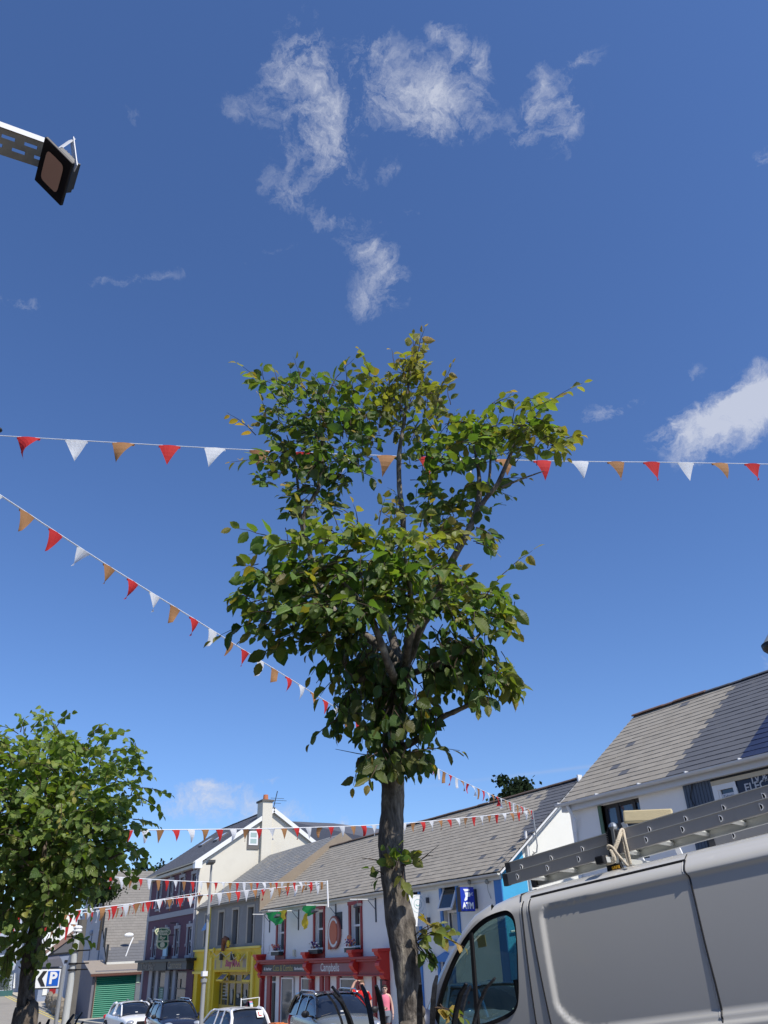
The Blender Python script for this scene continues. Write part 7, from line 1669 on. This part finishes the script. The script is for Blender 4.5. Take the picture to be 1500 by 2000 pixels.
def limb(mb, pts, rs, R, n=12, rough=.06):
    P = []; Q = []
    for i in range(len(pts) - 1):
        p0, p1, p2, p3 = pts[max(i - 1, 0)], pts[i], pts[i + 1], pts[min(i + 2, len(pts) - 1)]
        for k in range(5):
            t = k / 5; P.append(.5 * ((2 * p1) + (p2 - p0) * t + (2 * p0 - 5 * p1 + 4 * p2 - p3) * t * t + (3 * p1 - p0 - 3 * p2 + p3) * t ** 3)); Q.append(lerp(rs[i], rs[i + 1], t) * (1 + R.uniform(-rough, rough)))
    P.append(pts[-1]); Q.append(rs[-1]); mb.tube(P, Q, n)

def main_tree():
    R = random.Random(11); D0 = 5.2; K = FPX
    leafm = mat_leaf('hornbeam_leaf', (.035, .078, .022), (.175, .30, .06), (.44, .28, .07), 9)
    bark = mat_bark('bark_mottled', (.075, .064, .055), (.23, .20, .165), (.46, .41, .31), 8)
    base = onD(800, 1990, D0); gx, gy = base.x, base.y; g = gz(gx)
    def at(px, py, dd=0.0): return onD(px, py, D0 + dd)
    T = thing('street_tree', 'leafy young street tree with mottled trunk in the centre of the view', 'tree', (gx, gy, g))
    m = MB(); rr = lambda w: w * D0 * .885 / K
    tp = [(809, 2200, 30), (806, 2060, 25), (804.5, 1990, 24), (799, 1930, 24), (793, 1880, 25.5), (787.5, 1838, 28), (780, 1790, 28.5), (771, 1738, 23.5), (766, 1690, 25), (763, 1642, 26), (766, 1590, 24), (767.5, 1545, 24), (766, 1500, 25.5), (768, 1450, 24), (772, 1400, 24), (778, 1345, 26), (786, 1300, 24)]
    pts = [at(x, y) for x, y, w in tp]; pts[0] = V((gx - .02, gy, g - .1)); limb(m, pts, [rr(w) for _, _, w in tp], R, 24, .025)
    # burrs and pruning scars
    for x, y, w in ((818, 1958, 8), (822, 1975, 9), (815, 1940, 6), (802, 1802, 11), (806, 1835, 9), (812, 1925, 7)):
        c = at(x, y, -.02); m.sphere(c, rr(w), 9, 7, 1, 1, 1.3)
    trunk = m.build('trunk', bark, T, smooth=True)
    br = MB()
    L_ = [([(776, 1370, 0), (745, 1345, -.1), (715, 1330, -.2), (690, 1318, -.25), (672, 1290, -.3), (665, 1255, -.35)], [14, 12, 11, 9, 6, 4]),
          ([(786, 1310, 0), (760, 1275, .05), (725, 1250, .1), (690, 1225, .1), (650, 1190, .15), (620, 1130, .15), (602, 1070, .15), (592, 1014, .1), (610, 975, .1), (624, 945, .1), (630, 880, .1), (622, 800, .1), (612, 745, .1)], [14, 12, 10, 9, 8, 7, 6.5, 6, 5.5, 5, 4, 3, 1.5]),
          ([(602, 1070, .15), (588, 1020, .25), (583, 960, .3), (575, 900, .3), (560, 850, .3)], [5.5, 5, 4, 3, 1.5]),
          ([(784, 1310, 0), (768, 1250, .2), (752, 1190, .3), (765, 1120, .3), (785, 1060, .25), (787, 1015, .2), (780, 950, .2), (780, 885, .15), (790, 820, .15), (797, 760, .1), (805, 700, .1), (815, 655, .05)], [14, 11, 9, 8.5, 8, 7.5, 7, 6, 5, 4, 2.5, 1]),
          ([(788, 1302, 0), (804, 1270, -.05), (815, 1235, -.1), (835, 1200, -.1), (858, 1150, -.15), (878, 1105, -.15), (905, 1055, -.2), (926, 1010, -.2), (936, 965, -.2), (934, 915, -.2), (925, 870, -.2)], [14, 13, 12, 11, 10, 9, 8, 7, 6, 5, 2]),
          ([(926, 1010, -.2), (948, 975, -.25), (972, 945, -.3), (990, 905, -.3), (1010, 860, -.3), (1050, 810, -.3)], [6.5, 6, 5.5, 5, 3.5, 2]), ([(952, 965, -.22), (957, 920, -.2), (958, 880, -.2)], [4, 3.5, 2]), ([(978, 952, -.3), (1015, 937, -.35), (1062, 920, -.4)], [3, 2.5, 1.2]),
          ([(772, 1465, 0), (805, 1450, -.1), (838, 1428, -.15), (862, 1402, -.2), (892, 1388, -.2), (935, 1365, -.2), (960, 1330, -.2)], [9, 8, 7, 6.5, 5.5, 4, 2]), ([(786, 1320, 0), (850, 1300, -.3), (905, 1270, -.4), (945, 1230, -.4)], [9, 7, 5, 2]),
          ([(780, 1350, 0), (760, 1300, -.5), (720, 1200, -.65), (660, 1130, -.7), (600, 1090, -.7)], [11, 9, 7, 5, 2]), ([(784, 1330, 0), (800, 1240, -.45), (800, 1150, -.65), (790, 1080, -.7)], [10, 8, 5, 2]), ([(774, 1420, 0), (720, 1400, -.2), (680, 1390, -.25)], [6, 4, 2]),
          ([(780, 1350, 0), (800, 1290, .5), (840, 1200, .8), (880, 1150, .9)], [9, 7, 5, 2]), ([(776, 1370, 0), (740, 1290, .5), (680, 1200, .8), (640, 1150, .9)], [9, 7, 5, 2])]
    for pts, ws in L_: limb(br, [at(*p) for p in pts], [rr(w) for w in ws], R, 8, .08)
    bo = br.build('limb', bark, T, smooth=True)
    # crown: clusters of leafy twigs spread through a volume (px centre, half sizes, depth offset, twigs, tone, warmth)
    mb = MB(); wood = MB(); L0 = .118; W0 = .072
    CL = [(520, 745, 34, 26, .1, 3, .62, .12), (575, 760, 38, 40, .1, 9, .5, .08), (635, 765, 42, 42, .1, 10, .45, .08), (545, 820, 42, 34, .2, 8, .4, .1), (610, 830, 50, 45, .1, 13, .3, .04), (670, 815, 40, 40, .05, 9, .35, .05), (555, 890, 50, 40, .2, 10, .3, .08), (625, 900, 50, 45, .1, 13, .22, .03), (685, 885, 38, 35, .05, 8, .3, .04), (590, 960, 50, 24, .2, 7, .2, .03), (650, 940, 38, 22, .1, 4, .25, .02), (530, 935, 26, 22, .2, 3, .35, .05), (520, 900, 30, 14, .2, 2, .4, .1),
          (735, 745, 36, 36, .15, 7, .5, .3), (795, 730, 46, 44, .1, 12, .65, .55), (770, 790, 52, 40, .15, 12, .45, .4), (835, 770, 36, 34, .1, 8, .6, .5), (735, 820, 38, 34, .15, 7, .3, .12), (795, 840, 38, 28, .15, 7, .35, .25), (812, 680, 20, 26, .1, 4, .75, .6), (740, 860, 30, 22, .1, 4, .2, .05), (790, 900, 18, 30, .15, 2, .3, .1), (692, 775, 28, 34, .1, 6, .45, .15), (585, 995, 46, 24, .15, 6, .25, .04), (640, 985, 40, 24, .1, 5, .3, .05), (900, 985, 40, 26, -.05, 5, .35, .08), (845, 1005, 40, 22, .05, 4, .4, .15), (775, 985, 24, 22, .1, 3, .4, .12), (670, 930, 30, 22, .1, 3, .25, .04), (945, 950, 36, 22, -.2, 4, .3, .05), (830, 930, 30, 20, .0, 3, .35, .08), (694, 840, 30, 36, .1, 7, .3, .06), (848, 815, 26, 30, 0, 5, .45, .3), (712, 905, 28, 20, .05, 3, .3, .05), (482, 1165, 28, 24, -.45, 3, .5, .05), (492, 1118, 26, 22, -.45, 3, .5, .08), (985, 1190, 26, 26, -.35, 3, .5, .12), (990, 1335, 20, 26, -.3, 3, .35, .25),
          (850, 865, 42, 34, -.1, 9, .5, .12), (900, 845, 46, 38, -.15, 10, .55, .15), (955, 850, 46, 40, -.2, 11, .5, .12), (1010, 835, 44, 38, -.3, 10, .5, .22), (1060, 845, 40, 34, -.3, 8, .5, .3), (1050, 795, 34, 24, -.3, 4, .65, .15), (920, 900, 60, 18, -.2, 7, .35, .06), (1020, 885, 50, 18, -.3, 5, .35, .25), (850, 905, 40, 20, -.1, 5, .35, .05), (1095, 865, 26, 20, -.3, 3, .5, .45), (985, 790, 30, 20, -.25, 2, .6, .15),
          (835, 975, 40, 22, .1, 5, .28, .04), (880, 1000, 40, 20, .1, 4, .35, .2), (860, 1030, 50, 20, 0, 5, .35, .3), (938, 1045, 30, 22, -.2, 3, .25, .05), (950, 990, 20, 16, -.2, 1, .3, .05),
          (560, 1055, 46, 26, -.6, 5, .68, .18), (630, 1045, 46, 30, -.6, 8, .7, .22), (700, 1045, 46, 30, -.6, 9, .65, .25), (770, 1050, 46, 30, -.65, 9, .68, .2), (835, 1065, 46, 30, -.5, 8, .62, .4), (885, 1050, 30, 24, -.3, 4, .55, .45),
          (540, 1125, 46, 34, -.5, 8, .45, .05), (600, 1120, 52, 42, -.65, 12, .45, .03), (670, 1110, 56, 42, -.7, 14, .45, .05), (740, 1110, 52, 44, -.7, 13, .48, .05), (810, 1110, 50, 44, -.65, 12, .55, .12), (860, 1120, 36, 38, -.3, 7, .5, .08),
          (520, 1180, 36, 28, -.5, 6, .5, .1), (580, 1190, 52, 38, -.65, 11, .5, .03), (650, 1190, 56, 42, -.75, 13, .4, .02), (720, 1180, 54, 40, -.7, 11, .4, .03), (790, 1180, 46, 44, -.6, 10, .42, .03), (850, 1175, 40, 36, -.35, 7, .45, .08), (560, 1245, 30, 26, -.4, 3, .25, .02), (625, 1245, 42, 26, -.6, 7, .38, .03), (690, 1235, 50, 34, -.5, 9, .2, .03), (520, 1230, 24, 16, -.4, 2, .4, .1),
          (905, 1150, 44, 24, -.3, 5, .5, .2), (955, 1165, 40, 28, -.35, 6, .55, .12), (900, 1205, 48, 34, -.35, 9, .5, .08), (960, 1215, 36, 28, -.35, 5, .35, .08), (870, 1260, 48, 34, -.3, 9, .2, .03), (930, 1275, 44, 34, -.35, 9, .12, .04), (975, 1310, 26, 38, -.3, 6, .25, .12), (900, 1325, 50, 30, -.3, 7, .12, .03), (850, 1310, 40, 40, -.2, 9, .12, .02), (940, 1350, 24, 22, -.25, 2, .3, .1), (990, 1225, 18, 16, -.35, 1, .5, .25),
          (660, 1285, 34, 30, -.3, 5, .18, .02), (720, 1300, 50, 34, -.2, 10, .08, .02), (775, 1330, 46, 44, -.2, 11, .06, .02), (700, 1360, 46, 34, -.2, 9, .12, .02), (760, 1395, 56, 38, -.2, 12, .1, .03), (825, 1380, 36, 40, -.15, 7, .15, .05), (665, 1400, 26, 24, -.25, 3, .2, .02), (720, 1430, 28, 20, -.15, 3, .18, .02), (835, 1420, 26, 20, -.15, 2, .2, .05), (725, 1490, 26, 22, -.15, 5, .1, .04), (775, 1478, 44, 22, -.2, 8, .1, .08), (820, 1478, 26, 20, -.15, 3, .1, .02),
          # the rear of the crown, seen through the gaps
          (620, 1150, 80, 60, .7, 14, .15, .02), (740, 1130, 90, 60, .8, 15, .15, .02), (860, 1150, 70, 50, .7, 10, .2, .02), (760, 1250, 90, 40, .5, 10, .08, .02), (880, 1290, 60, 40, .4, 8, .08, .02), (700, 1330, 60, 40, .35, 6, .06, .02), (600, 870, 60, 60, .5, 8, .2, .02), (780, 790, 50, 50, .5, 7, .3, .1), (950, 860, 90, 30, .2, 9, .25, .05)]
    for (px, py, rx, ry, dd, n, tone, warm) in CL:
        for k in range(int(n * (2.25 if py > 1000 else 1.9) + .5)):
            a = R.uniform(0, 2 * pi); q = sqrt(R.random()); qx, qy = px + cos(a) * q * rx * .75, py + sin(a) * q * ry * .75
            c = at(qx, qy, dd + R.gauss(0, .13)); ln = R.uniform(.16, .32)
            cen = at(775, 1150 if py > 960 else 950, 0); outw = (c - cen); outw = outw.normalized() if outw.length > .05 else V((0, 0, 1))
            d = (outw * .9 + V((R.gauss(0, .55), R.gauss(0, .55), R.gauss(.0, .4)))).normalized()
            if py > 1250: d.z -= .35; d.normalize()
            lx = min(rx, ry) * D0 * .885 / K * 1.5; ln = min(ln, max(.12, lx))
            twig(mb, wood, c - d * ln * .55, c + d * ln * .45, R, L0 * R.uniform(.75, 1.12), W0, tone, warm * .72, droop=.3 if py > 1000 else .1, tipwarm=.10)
    # sprigs that make the outline
    SP = [((700, 1030), (690, 985), .6, .3, 0, .9), ((740, 1025), (752, 975), .6, .3, 0, .9), ((820, 1030), (838, 985), .5, .35, 0, .9), ((660, 1030), (640, 990), .5, .2, 0, .9), ((590, 1040), (575, 1000), .4, .1, 0, .9), ((860, 1040), (880, 1000), .5, .5, 0, .9), ((770, 1030), (775, 990), .6, .4, 0, .8), ((880, 790), (872, 740), .5, .2, .1, .8), ((680, 760), (675, 715), .5, .2, .1, .8), ((1040, 815), (1138, 748), .6, .12, 0, 1), ((920, 845), (992, 765), .55, .1, .15, 1), ((850, 800), (884, 712), .6, .5, .1, .8), ((815, 700), (830, 640), .7, .6, .1, .9), ((640, 770), (692, 700), .5, .1, .2, 1), ((590, 760), (572, 696), .6, .1, .2, .8), ((545, 785), (464, 710), .55, .1, .05, 1), ((500, 850), (443, 806), .7, .8, .1, .7), ((520, 815), (505, 770), .6, .6, .3, .7), ((540, 745), (533, 720), .6, .3, 0, .9), ((720, 730), (702, 682), .5, .2, .1, .9), ((770, 715), (765, 682), .6, .5, .4, .8),
          ((540, 905), (450, 903), .5, .1, .1, .9), ((1080, 860), (1138, 850), .5, .5, 0, .9), ((1060, 880), (1105, 895), .4, .4, 0, .8), ((560, 1060), (455, 1030), .7, .1, .05, 1.1), ((560, 1075), (485, 1082), .35, .02, 0, 1.2), ((540, 1120), (455, 1165), .5, .15, 0, 1), ((545, 1170), (462, 1185), .5, .1, 0, 1), ((560, 1205), (415, 1248), .3, .05, .05, 1.3), ((545, 1215), (480, 1240), .3, .05, 0, 1.2), ((555, 1235), (510, 1290), .15, .02, 0, 1.25), ((650, 1270), (608, 1318), .2, .02, 0, 1.2), ((670, 1310), (625, 1360), .15, .02, 0, 1.2), ((670, 1400), (606, 1450), .3, .02, 0, 1.1), ((700, 1480), (690, 1535), .12, .1, 0, 1.0), ((740, 1490), (720, 1530), .12, .1, 0, 1.0),
          ((800, 1470), (898, 1466), .15, .05, .1, 1.0), ((820, 1480), (845, 1495), .1, .02, 0, .9), ((945, 1170), (1040, 1075), .55, .2, .05, 1.1), ((905, 1150), (900, 1108), .4, .7, .4, .9), ((960, 1195), (1008, 1235), .5, .3, 0, 1), ((965, 1300), (1003, 1365), .4, .35, 0, 1.1), ((900, 1340), (932, 1385), .3, .05, 0, .9), ((930, 1030), (965, 1050), .2, .05, 0, .9), ((930, 1060), (968, 1078), .2, .05, 0, .9), ((940, 960), (1000, 970), .25, .05, .2, .9), ((985, 935), (1030, 935), .4, .1, .2, .8), ((650, 1230), (600, 1275), .3, .03, 0, 1.1), ((690, 1010), (645, 985), .6, .3, .3, .8), ((790, 1030), (745, 1000), .6, .5, .3, .8), ((700, 920), (735, 935), .25, .05, 0, .9), ((640, 1230), (660, 1300), .3, .05, 0, 1)]
    for (a, b, tone, warm, sp, sz) in SP:
        dd = -.35 if a[1] > 1020 else -.05; dd2 = dd + R.uniform(-.15, .1)
        twig(mb, wood, at(a[0], a[1], dd), at(b[0], b[1], dd2), R, L0 * sz, W0 * sz, tone, warm, droop=0, sparse=sp, tipwarm=.45, r0=.005)
    # epicormic shoots on the trunk
    for (a, b, tone, warm, n, dd) in (((765, 1700), (758, 1660), .8, .1, 2, -.12), ((775, 1700), (782, 1655), .8, .05, 2, -.12), ((788, 1690), (808, 1672), .5, .3, 2, -.1), ((750, 1705), (728, 1700), .1, .0, 1, -.08), ((785, 1700), (792, 1735), .4, .3, 2, -.12), ((745, 1715), (727, 1722), .1, 0, 1, -.08),
                                   ((812, 1830), (850, 1800), .6, .4, 2, -.1), ((815, 1835), (880, 1812), .7, .2, 2, -.12), ((850, 1830), (905, 1842), .6, .7, 1, -.12), ((815, 1840), (850, 1870), .25, .05, 3, -.1), ((818, 1850), (835, 1875), .2, .05, 2, -.1), ((838, 1815), (825, 1795), .4, .8, 1, -.1), ((850, 1965), (880, 1975), .6, .75, 2, -.15), ((855, 1972), (900, 1985), .7, .3, 2, -.15), ((860, 1960), (880, 2000), .5, .8, 1, -.15)):
        for k in range(n): twig(mb, wood, at(a[0] + R.uniform(-4, 4), a[1] + R.uniform(-4, 4), dd), at(b[0] + R.uniform(-6, 6), b[1] + R.uniform(-6, 6), dd - .03), R, L0 * .70, W0 * .80, tone, warm, droop=.1, step=.035)
    for a, b, c in (((785, 1690), (815, 1685), (858, 1650)), ((815, 1685), (835, 1670), (845, 1672)), ((745, 1682), (725, 1678), (707, 1676)), ((745, 1478), (700, 1472), (655, 1463))): wood.tube([at(*a, -.05), at(*b, -.1), at(*c, -.15)], [.004, .003, .0015], 5)
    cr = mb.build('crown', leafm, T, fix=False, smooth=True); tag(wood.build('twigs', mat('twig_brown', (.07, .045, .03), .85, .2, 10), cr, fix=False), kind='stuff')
    return (gx, gy, g)

def left_tree():
    R = random.Random(23); D0 = 7.6; K = FPX
    leafm = mat_leaf('lime_leaf', (.055, .105, .026), (.21, .32, .07), (.38, .36, .08), 5)
    bark = mat_bark('bark_plain', (.09, .07, .056), (.19, .155, .12), (.30, .25, .19), 10)
    def at(px, py, dd=0.0): return onD(px, py, D0 + dd)
    base = at(45, 1990); gx, gy = base.x, base.y; g = gz(gx)
    T = thing('street_tree', 'round crowned lime tree at the left edge with dense green leaves', 'tree', (gx, gy, g)); rr = lambda w: w * D0 * .885 / K
    m = MB(); pts = [V((gx, gy, g - .1))] + [at(x, y) for x, y in ((46, 2010), (50, 1960), (53, 1920), (58, 1880), (66, 1840), (75, 1800), (88, 1740), (100, 1680))]; limb(m, pts, [rr(w) for w in (26, 22, 15, 13, 14, 13, 13, 10, 6)], R, 16, .03); trunk = m.build('trunk', bark, T, smooth=True)
    br = MB()
    for tgt in ((20, 1560), (140, 1480), (230, 1560), (250, 1660), (30, 1680), (180, 1620), (90, 1500), (180, 1740), (-40, 1620)): limb(br, [at(78, 1780), at(lerp(85, tgt[0], .4), lerp(1740, tgt[1], .35), R.uniform(-.3, .3)), at(tgt[0], tgt[1], R.uniform(-.6, .6))], [rr(7), rr(4.5), rr(1.5)], R, 7, .05)
    br.build('limb', bark, T, smooth=True)
    mb = MB(); wood = MB(); L0, W0 = .080, .075
    c0 = at(110, 1620); kz = D0 * .885 / K
    def add(px, py, dd, ln, tone, warm, d=None, sc=1):
        c = at(px, py, dd); outw = (c - c0); outw = outw.normalized() if outw.length > .1 else V((0, 0, 1)); d = d or (outw + V((R.gauss(0, .5), R.gauss(0, .5), R.gauss(.05, .4)))).normalized()
        twig(mb, wood, c - d * ln * .5, c + d * ln * .5, R, L0 * sc * R.uniform(.8, 1.1), W0 * sc, tone, warm, kind='lime', droop=.35, step=.042, tipwarm=.15)
    # lumpy ellipsoid shell with a darker inside
    lumps = [(R.uniform(0, 2 * pi), R.uniform(-.9, 1), R.uniform(.75, 1.0)) for _ in range(40)]
    n = 0
    while n < 720:
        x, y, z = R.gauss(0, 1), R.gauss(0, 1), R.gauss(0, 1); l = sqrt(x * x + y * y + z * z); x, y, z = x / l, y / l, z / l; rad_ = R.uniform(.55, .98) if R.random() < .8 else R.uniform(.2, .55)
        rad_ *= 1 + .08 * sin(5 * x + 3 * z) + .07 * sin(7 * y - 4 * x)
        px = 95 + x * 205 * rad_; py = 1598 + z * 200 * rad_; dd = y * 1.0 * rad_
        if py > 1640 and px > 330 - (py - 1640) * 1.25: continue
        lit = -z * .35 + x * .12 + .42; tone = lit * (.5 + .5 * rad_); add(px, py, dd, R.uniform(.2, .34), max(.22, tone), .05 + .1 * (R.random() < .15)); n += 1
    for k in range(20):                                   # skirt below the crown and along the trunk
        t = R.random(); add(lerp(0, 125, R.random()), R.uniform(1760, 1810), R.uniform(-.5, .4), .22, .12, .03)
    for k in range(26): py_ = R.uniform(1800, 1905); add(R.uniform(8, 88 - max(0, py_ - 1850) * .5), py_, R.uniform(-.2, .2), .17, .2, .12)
    for a, b in (((250, 1540), (335, 1548)), ((240, 1500), (300, 1515)), ((220, 1470), (275, 1462)), ((190, 1450), (245, 1425)), ((170, 1445), (205, 1412)), ((110, 1420), (140, 1390)), ((60, 1430), (95, 1392)), ((40, 1430), (50, 1402)), ((260, 1600), (312, 1612)), ((250, 1650), (296, 1690)), ((235, 1700), (262, 1725)), ((130, 1830), (180, 1838)), ((150, 1820), (140, 1850)), ((0, 1440), (20, 1425)), ((280, 1560), (318, 1590))):
        twig(mb, wood, at(*a, 0), at(*b, R.uniform(-.15, .15)), R, L0 * 1.05, W0 * 1.05, .5, .1, kind='lime', droop=.1, step=.04, tipwarm=.2, r0=.005)
    # a hanging dead spray
    for a, b in (((150, 1535), (140, 1560)), ((125, 1590), (112, 1620)), ((120, 1570), (118, 1600))): twig(mb, wood, at(*a, -.95), at(*b, -1.0), R, L0 * .7, W0 * .5, .2, 1.0, kind='beech', droop=.6, step=.03)
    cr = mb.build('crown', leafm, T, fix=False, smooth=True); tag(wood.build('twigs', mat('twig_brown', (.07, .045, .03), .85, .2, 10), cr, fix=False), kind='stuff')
    return (gx, gy, g)

def cage(loc, label, top, r, n, seed, flare=.14):
    gx, gy, g = loc; R = random.Random(seed); T = thing('tree_guard', label, 'tree guard', (gx, gy, g), group='spiked tree guards'); iron = mat('cast_iron', (.014, .014, .016), .5, .5, 14, .3, 40, metal=.3, dirt=(.06, .06, .06), dscale=9, damount=.5)
    for k in range(n):
        a = 2 * pi * k / n + .12; o = V((cos(a), sin(a), 0)); tg = V((-sin(a), cos(a), 0)); hh = top + R.uniform(-.03, .03); fl = flare * R.uniform(.8, 1.35); m = MB(); c = V((gx, gy, 0)); secs = []
        for i in range(13):
            t = i / 12; z = lerp(g, hh, 1 - (1 - t) ** 1.35); q = max(0, (t - .55) / .45); off = r + fl * q ** 1.8; w = .015 * (1 if t < .9 else 1 - (t - .9) * 5); th = .006
            p = c + o * off + V((0, 0, z)); dz = (V((0, 0, 1)) - o * q * .9).normalized() if q else V((0, 0, 1)); nn = (o + V((0, 0, 1)) * -q * .9).normalized()
            secs.append([p - tg * w - nn * th, p + tg * w - nn * th, p + tg * w + nn * th, p - tg * w + nn * th])
        m.loft(secs, closed=True); m.poly(secs[0]); m.poly(secs[-1]); m.build('spike', iron, T)
    for z in (top - .36, g + .12):
        m = MB(); secs = []
        for k in range(33): a = 2 * pi * k / 32; o = V((cos(a), sin(a), 0)); p = V((gx, gy, z)) + o * (r - .008); secs.append([p - V((0, 0, .018)), p + V((0, 0, .018)), p + V((0, 0, .018)) - o * .008, p - V((0, 0, .018)) - o * .008])
        m.loft(secs, closed=True); m.build('hoop', iron, T)

# ------------------------------------------------------------------ assemble
background()
purple_house(); yellow_house(); red_house(); ptop = blue_house(); right_house()
flags(); cars(); people(); street_bits()
van(); ladders()
loc = main_tree(); cage(loc, 'black spiked iron guard round the trunk of the central tree', 2.68, .33, 12, 5)
loc = left_tree(); cage(loc, 'black spiked iron guard round the trunk of the left lime tree', 2.50, .33, 13, 9, .12)
def pxdir(px): w = ray(px, 1850); v = V((w.x, w.y)); return v.normalized()
def span(pl, D, p1, pts):
    """points of a string whose plan is the straight line from the left end (pixel column pl, distance D) to p1"""
    a = pxdir(pl) * D; d = (V((p1[0], p1[1])) - a); out = []
    for px, py in pts:
        w = ray(px, py); den = w.x * d.y - w.y * d.x; t = (a.x * d.y - a.y * d.x) / den; out.append(CO + w * t)
    return out
def strings():
    e1 = pxdir(1500) * 9.0; e2 = onY(638, 1722, 15.3); e3 = (ptop.x, ptop.y)
    S = (.21, .27)
    bunting('nearest string of bunting crossing the whole view behind the tree crown', span(0, 7.6, e1, [(-70, 846), (0, 851), (200, 863), (450, 877), (700, 888), (1060, 900), (1300, 903), (1580, 908)]), .487, (.235, .285), 3, 2, 'rwo', sway=(.0, .1), thick=.0055, start=.05)
    bunting('string of bunting slanting down from upper left behind the tree to the gable pole', span(0, 9.0, e3, [(-40, 940), (0, 967), (200, 1098), (400, 1222), (560, 1322), (820, 1482), (940, 1543), (1025, 1578)]) + [ptop], .45, (.215, .275), 4, 1, 'rwo', sway=(-.4, .1), thick=.009, start=.10)
    bunting('nearly level string of bunting from the lime tree to the gable pole', span(200, 19, e3, [(180, 1622), (300, 1621), (540, 1618), (760, 1610), (900, 1598), (1025, 1585)]) + [ptop + V((0, 0, -.02))], .38, (.19, .27), 5, 1, 'rwo', thick=.012)
    bunting('string of bunting crossing the tall purple house to the white pole', span(150, 25, (e2.x, e2.y), [(150, 1706), (250, 1715), (450, 1724)]) + [e2], .385, (.19, .30), 6, 0, 'rwo', thick=.014)
    bunting('string of bunting rising from lower left to the white pole', span(120, 27.5, (e2.x, e2.y), [(120, 1782), (200, 1772), (400, 1748), (530, 1735)]) + [e2 + V((0, 0, -.05))], .42, (.24, .36), 7, 2, 'rwo', thick=.014)
    bunting('short string of bunting ending at the corner of the purple house', [onD(100, 1790, 30), onD(200, 1778, 34), onD(300, 1759, 42), onY(391, 1743, 16.9)], .62, (.26, .36), 8, 1, 'rwo', thick=.016)
    bunting('little string of bunting in front of the corner shop at the far left', [onD(-80, 1775, 40), onD(0, 1781, 42), onD(80, 1800, 45), onD(160, 1806, 50)], .9, (.55, .7), 9, 0, 'wro', thick=.02)
strings()
def near_sky_blocker():  # unseen house, added to keep sky light off the van side
    """dark house added behind the viewpoint to block sky light"""
    T = thing('town_house', 'plain dark house added behind the viewpoint to block sky light', 'house', (-8, -6, gz(-8)))
    m = MB(); wall_grid(m, -26, 16, -1, 7.2, 0, [(-22 + 3.2 * k, -20.8 + 3.2 * k, z, z + 1.5) for k in range(11) for z in (2.2, 5.0)], .15, lambda x, z, y: (x, -4.2 - y, z)); m.poly([(-26, -4.2, -1), (-26, -14, -1), (-26, -14, 7.2), (-26, -4.2, 7.2)]); m.poly([(16, -4.2, -1), (16, -14, -1), (16, -14, 7.2), (16, -4.2, 7.2)])
    m.build('wall', mat('render_umber', (.11, .10, .09), .9, .15, 1), T); m = MB(); m.prism([(-26.2, -3.9, 7.1), (-26.2, -14, 7.1), (-26.2, -9, 10.5)], (42.4, 0, 0)); m.build('roof', M_SLB, T)
    m = MB(); m.box(-22, 12, -4.42, -4.36, 2.2, 6.5); m.build('window', M_GLS, T)
near_sky_blocker()
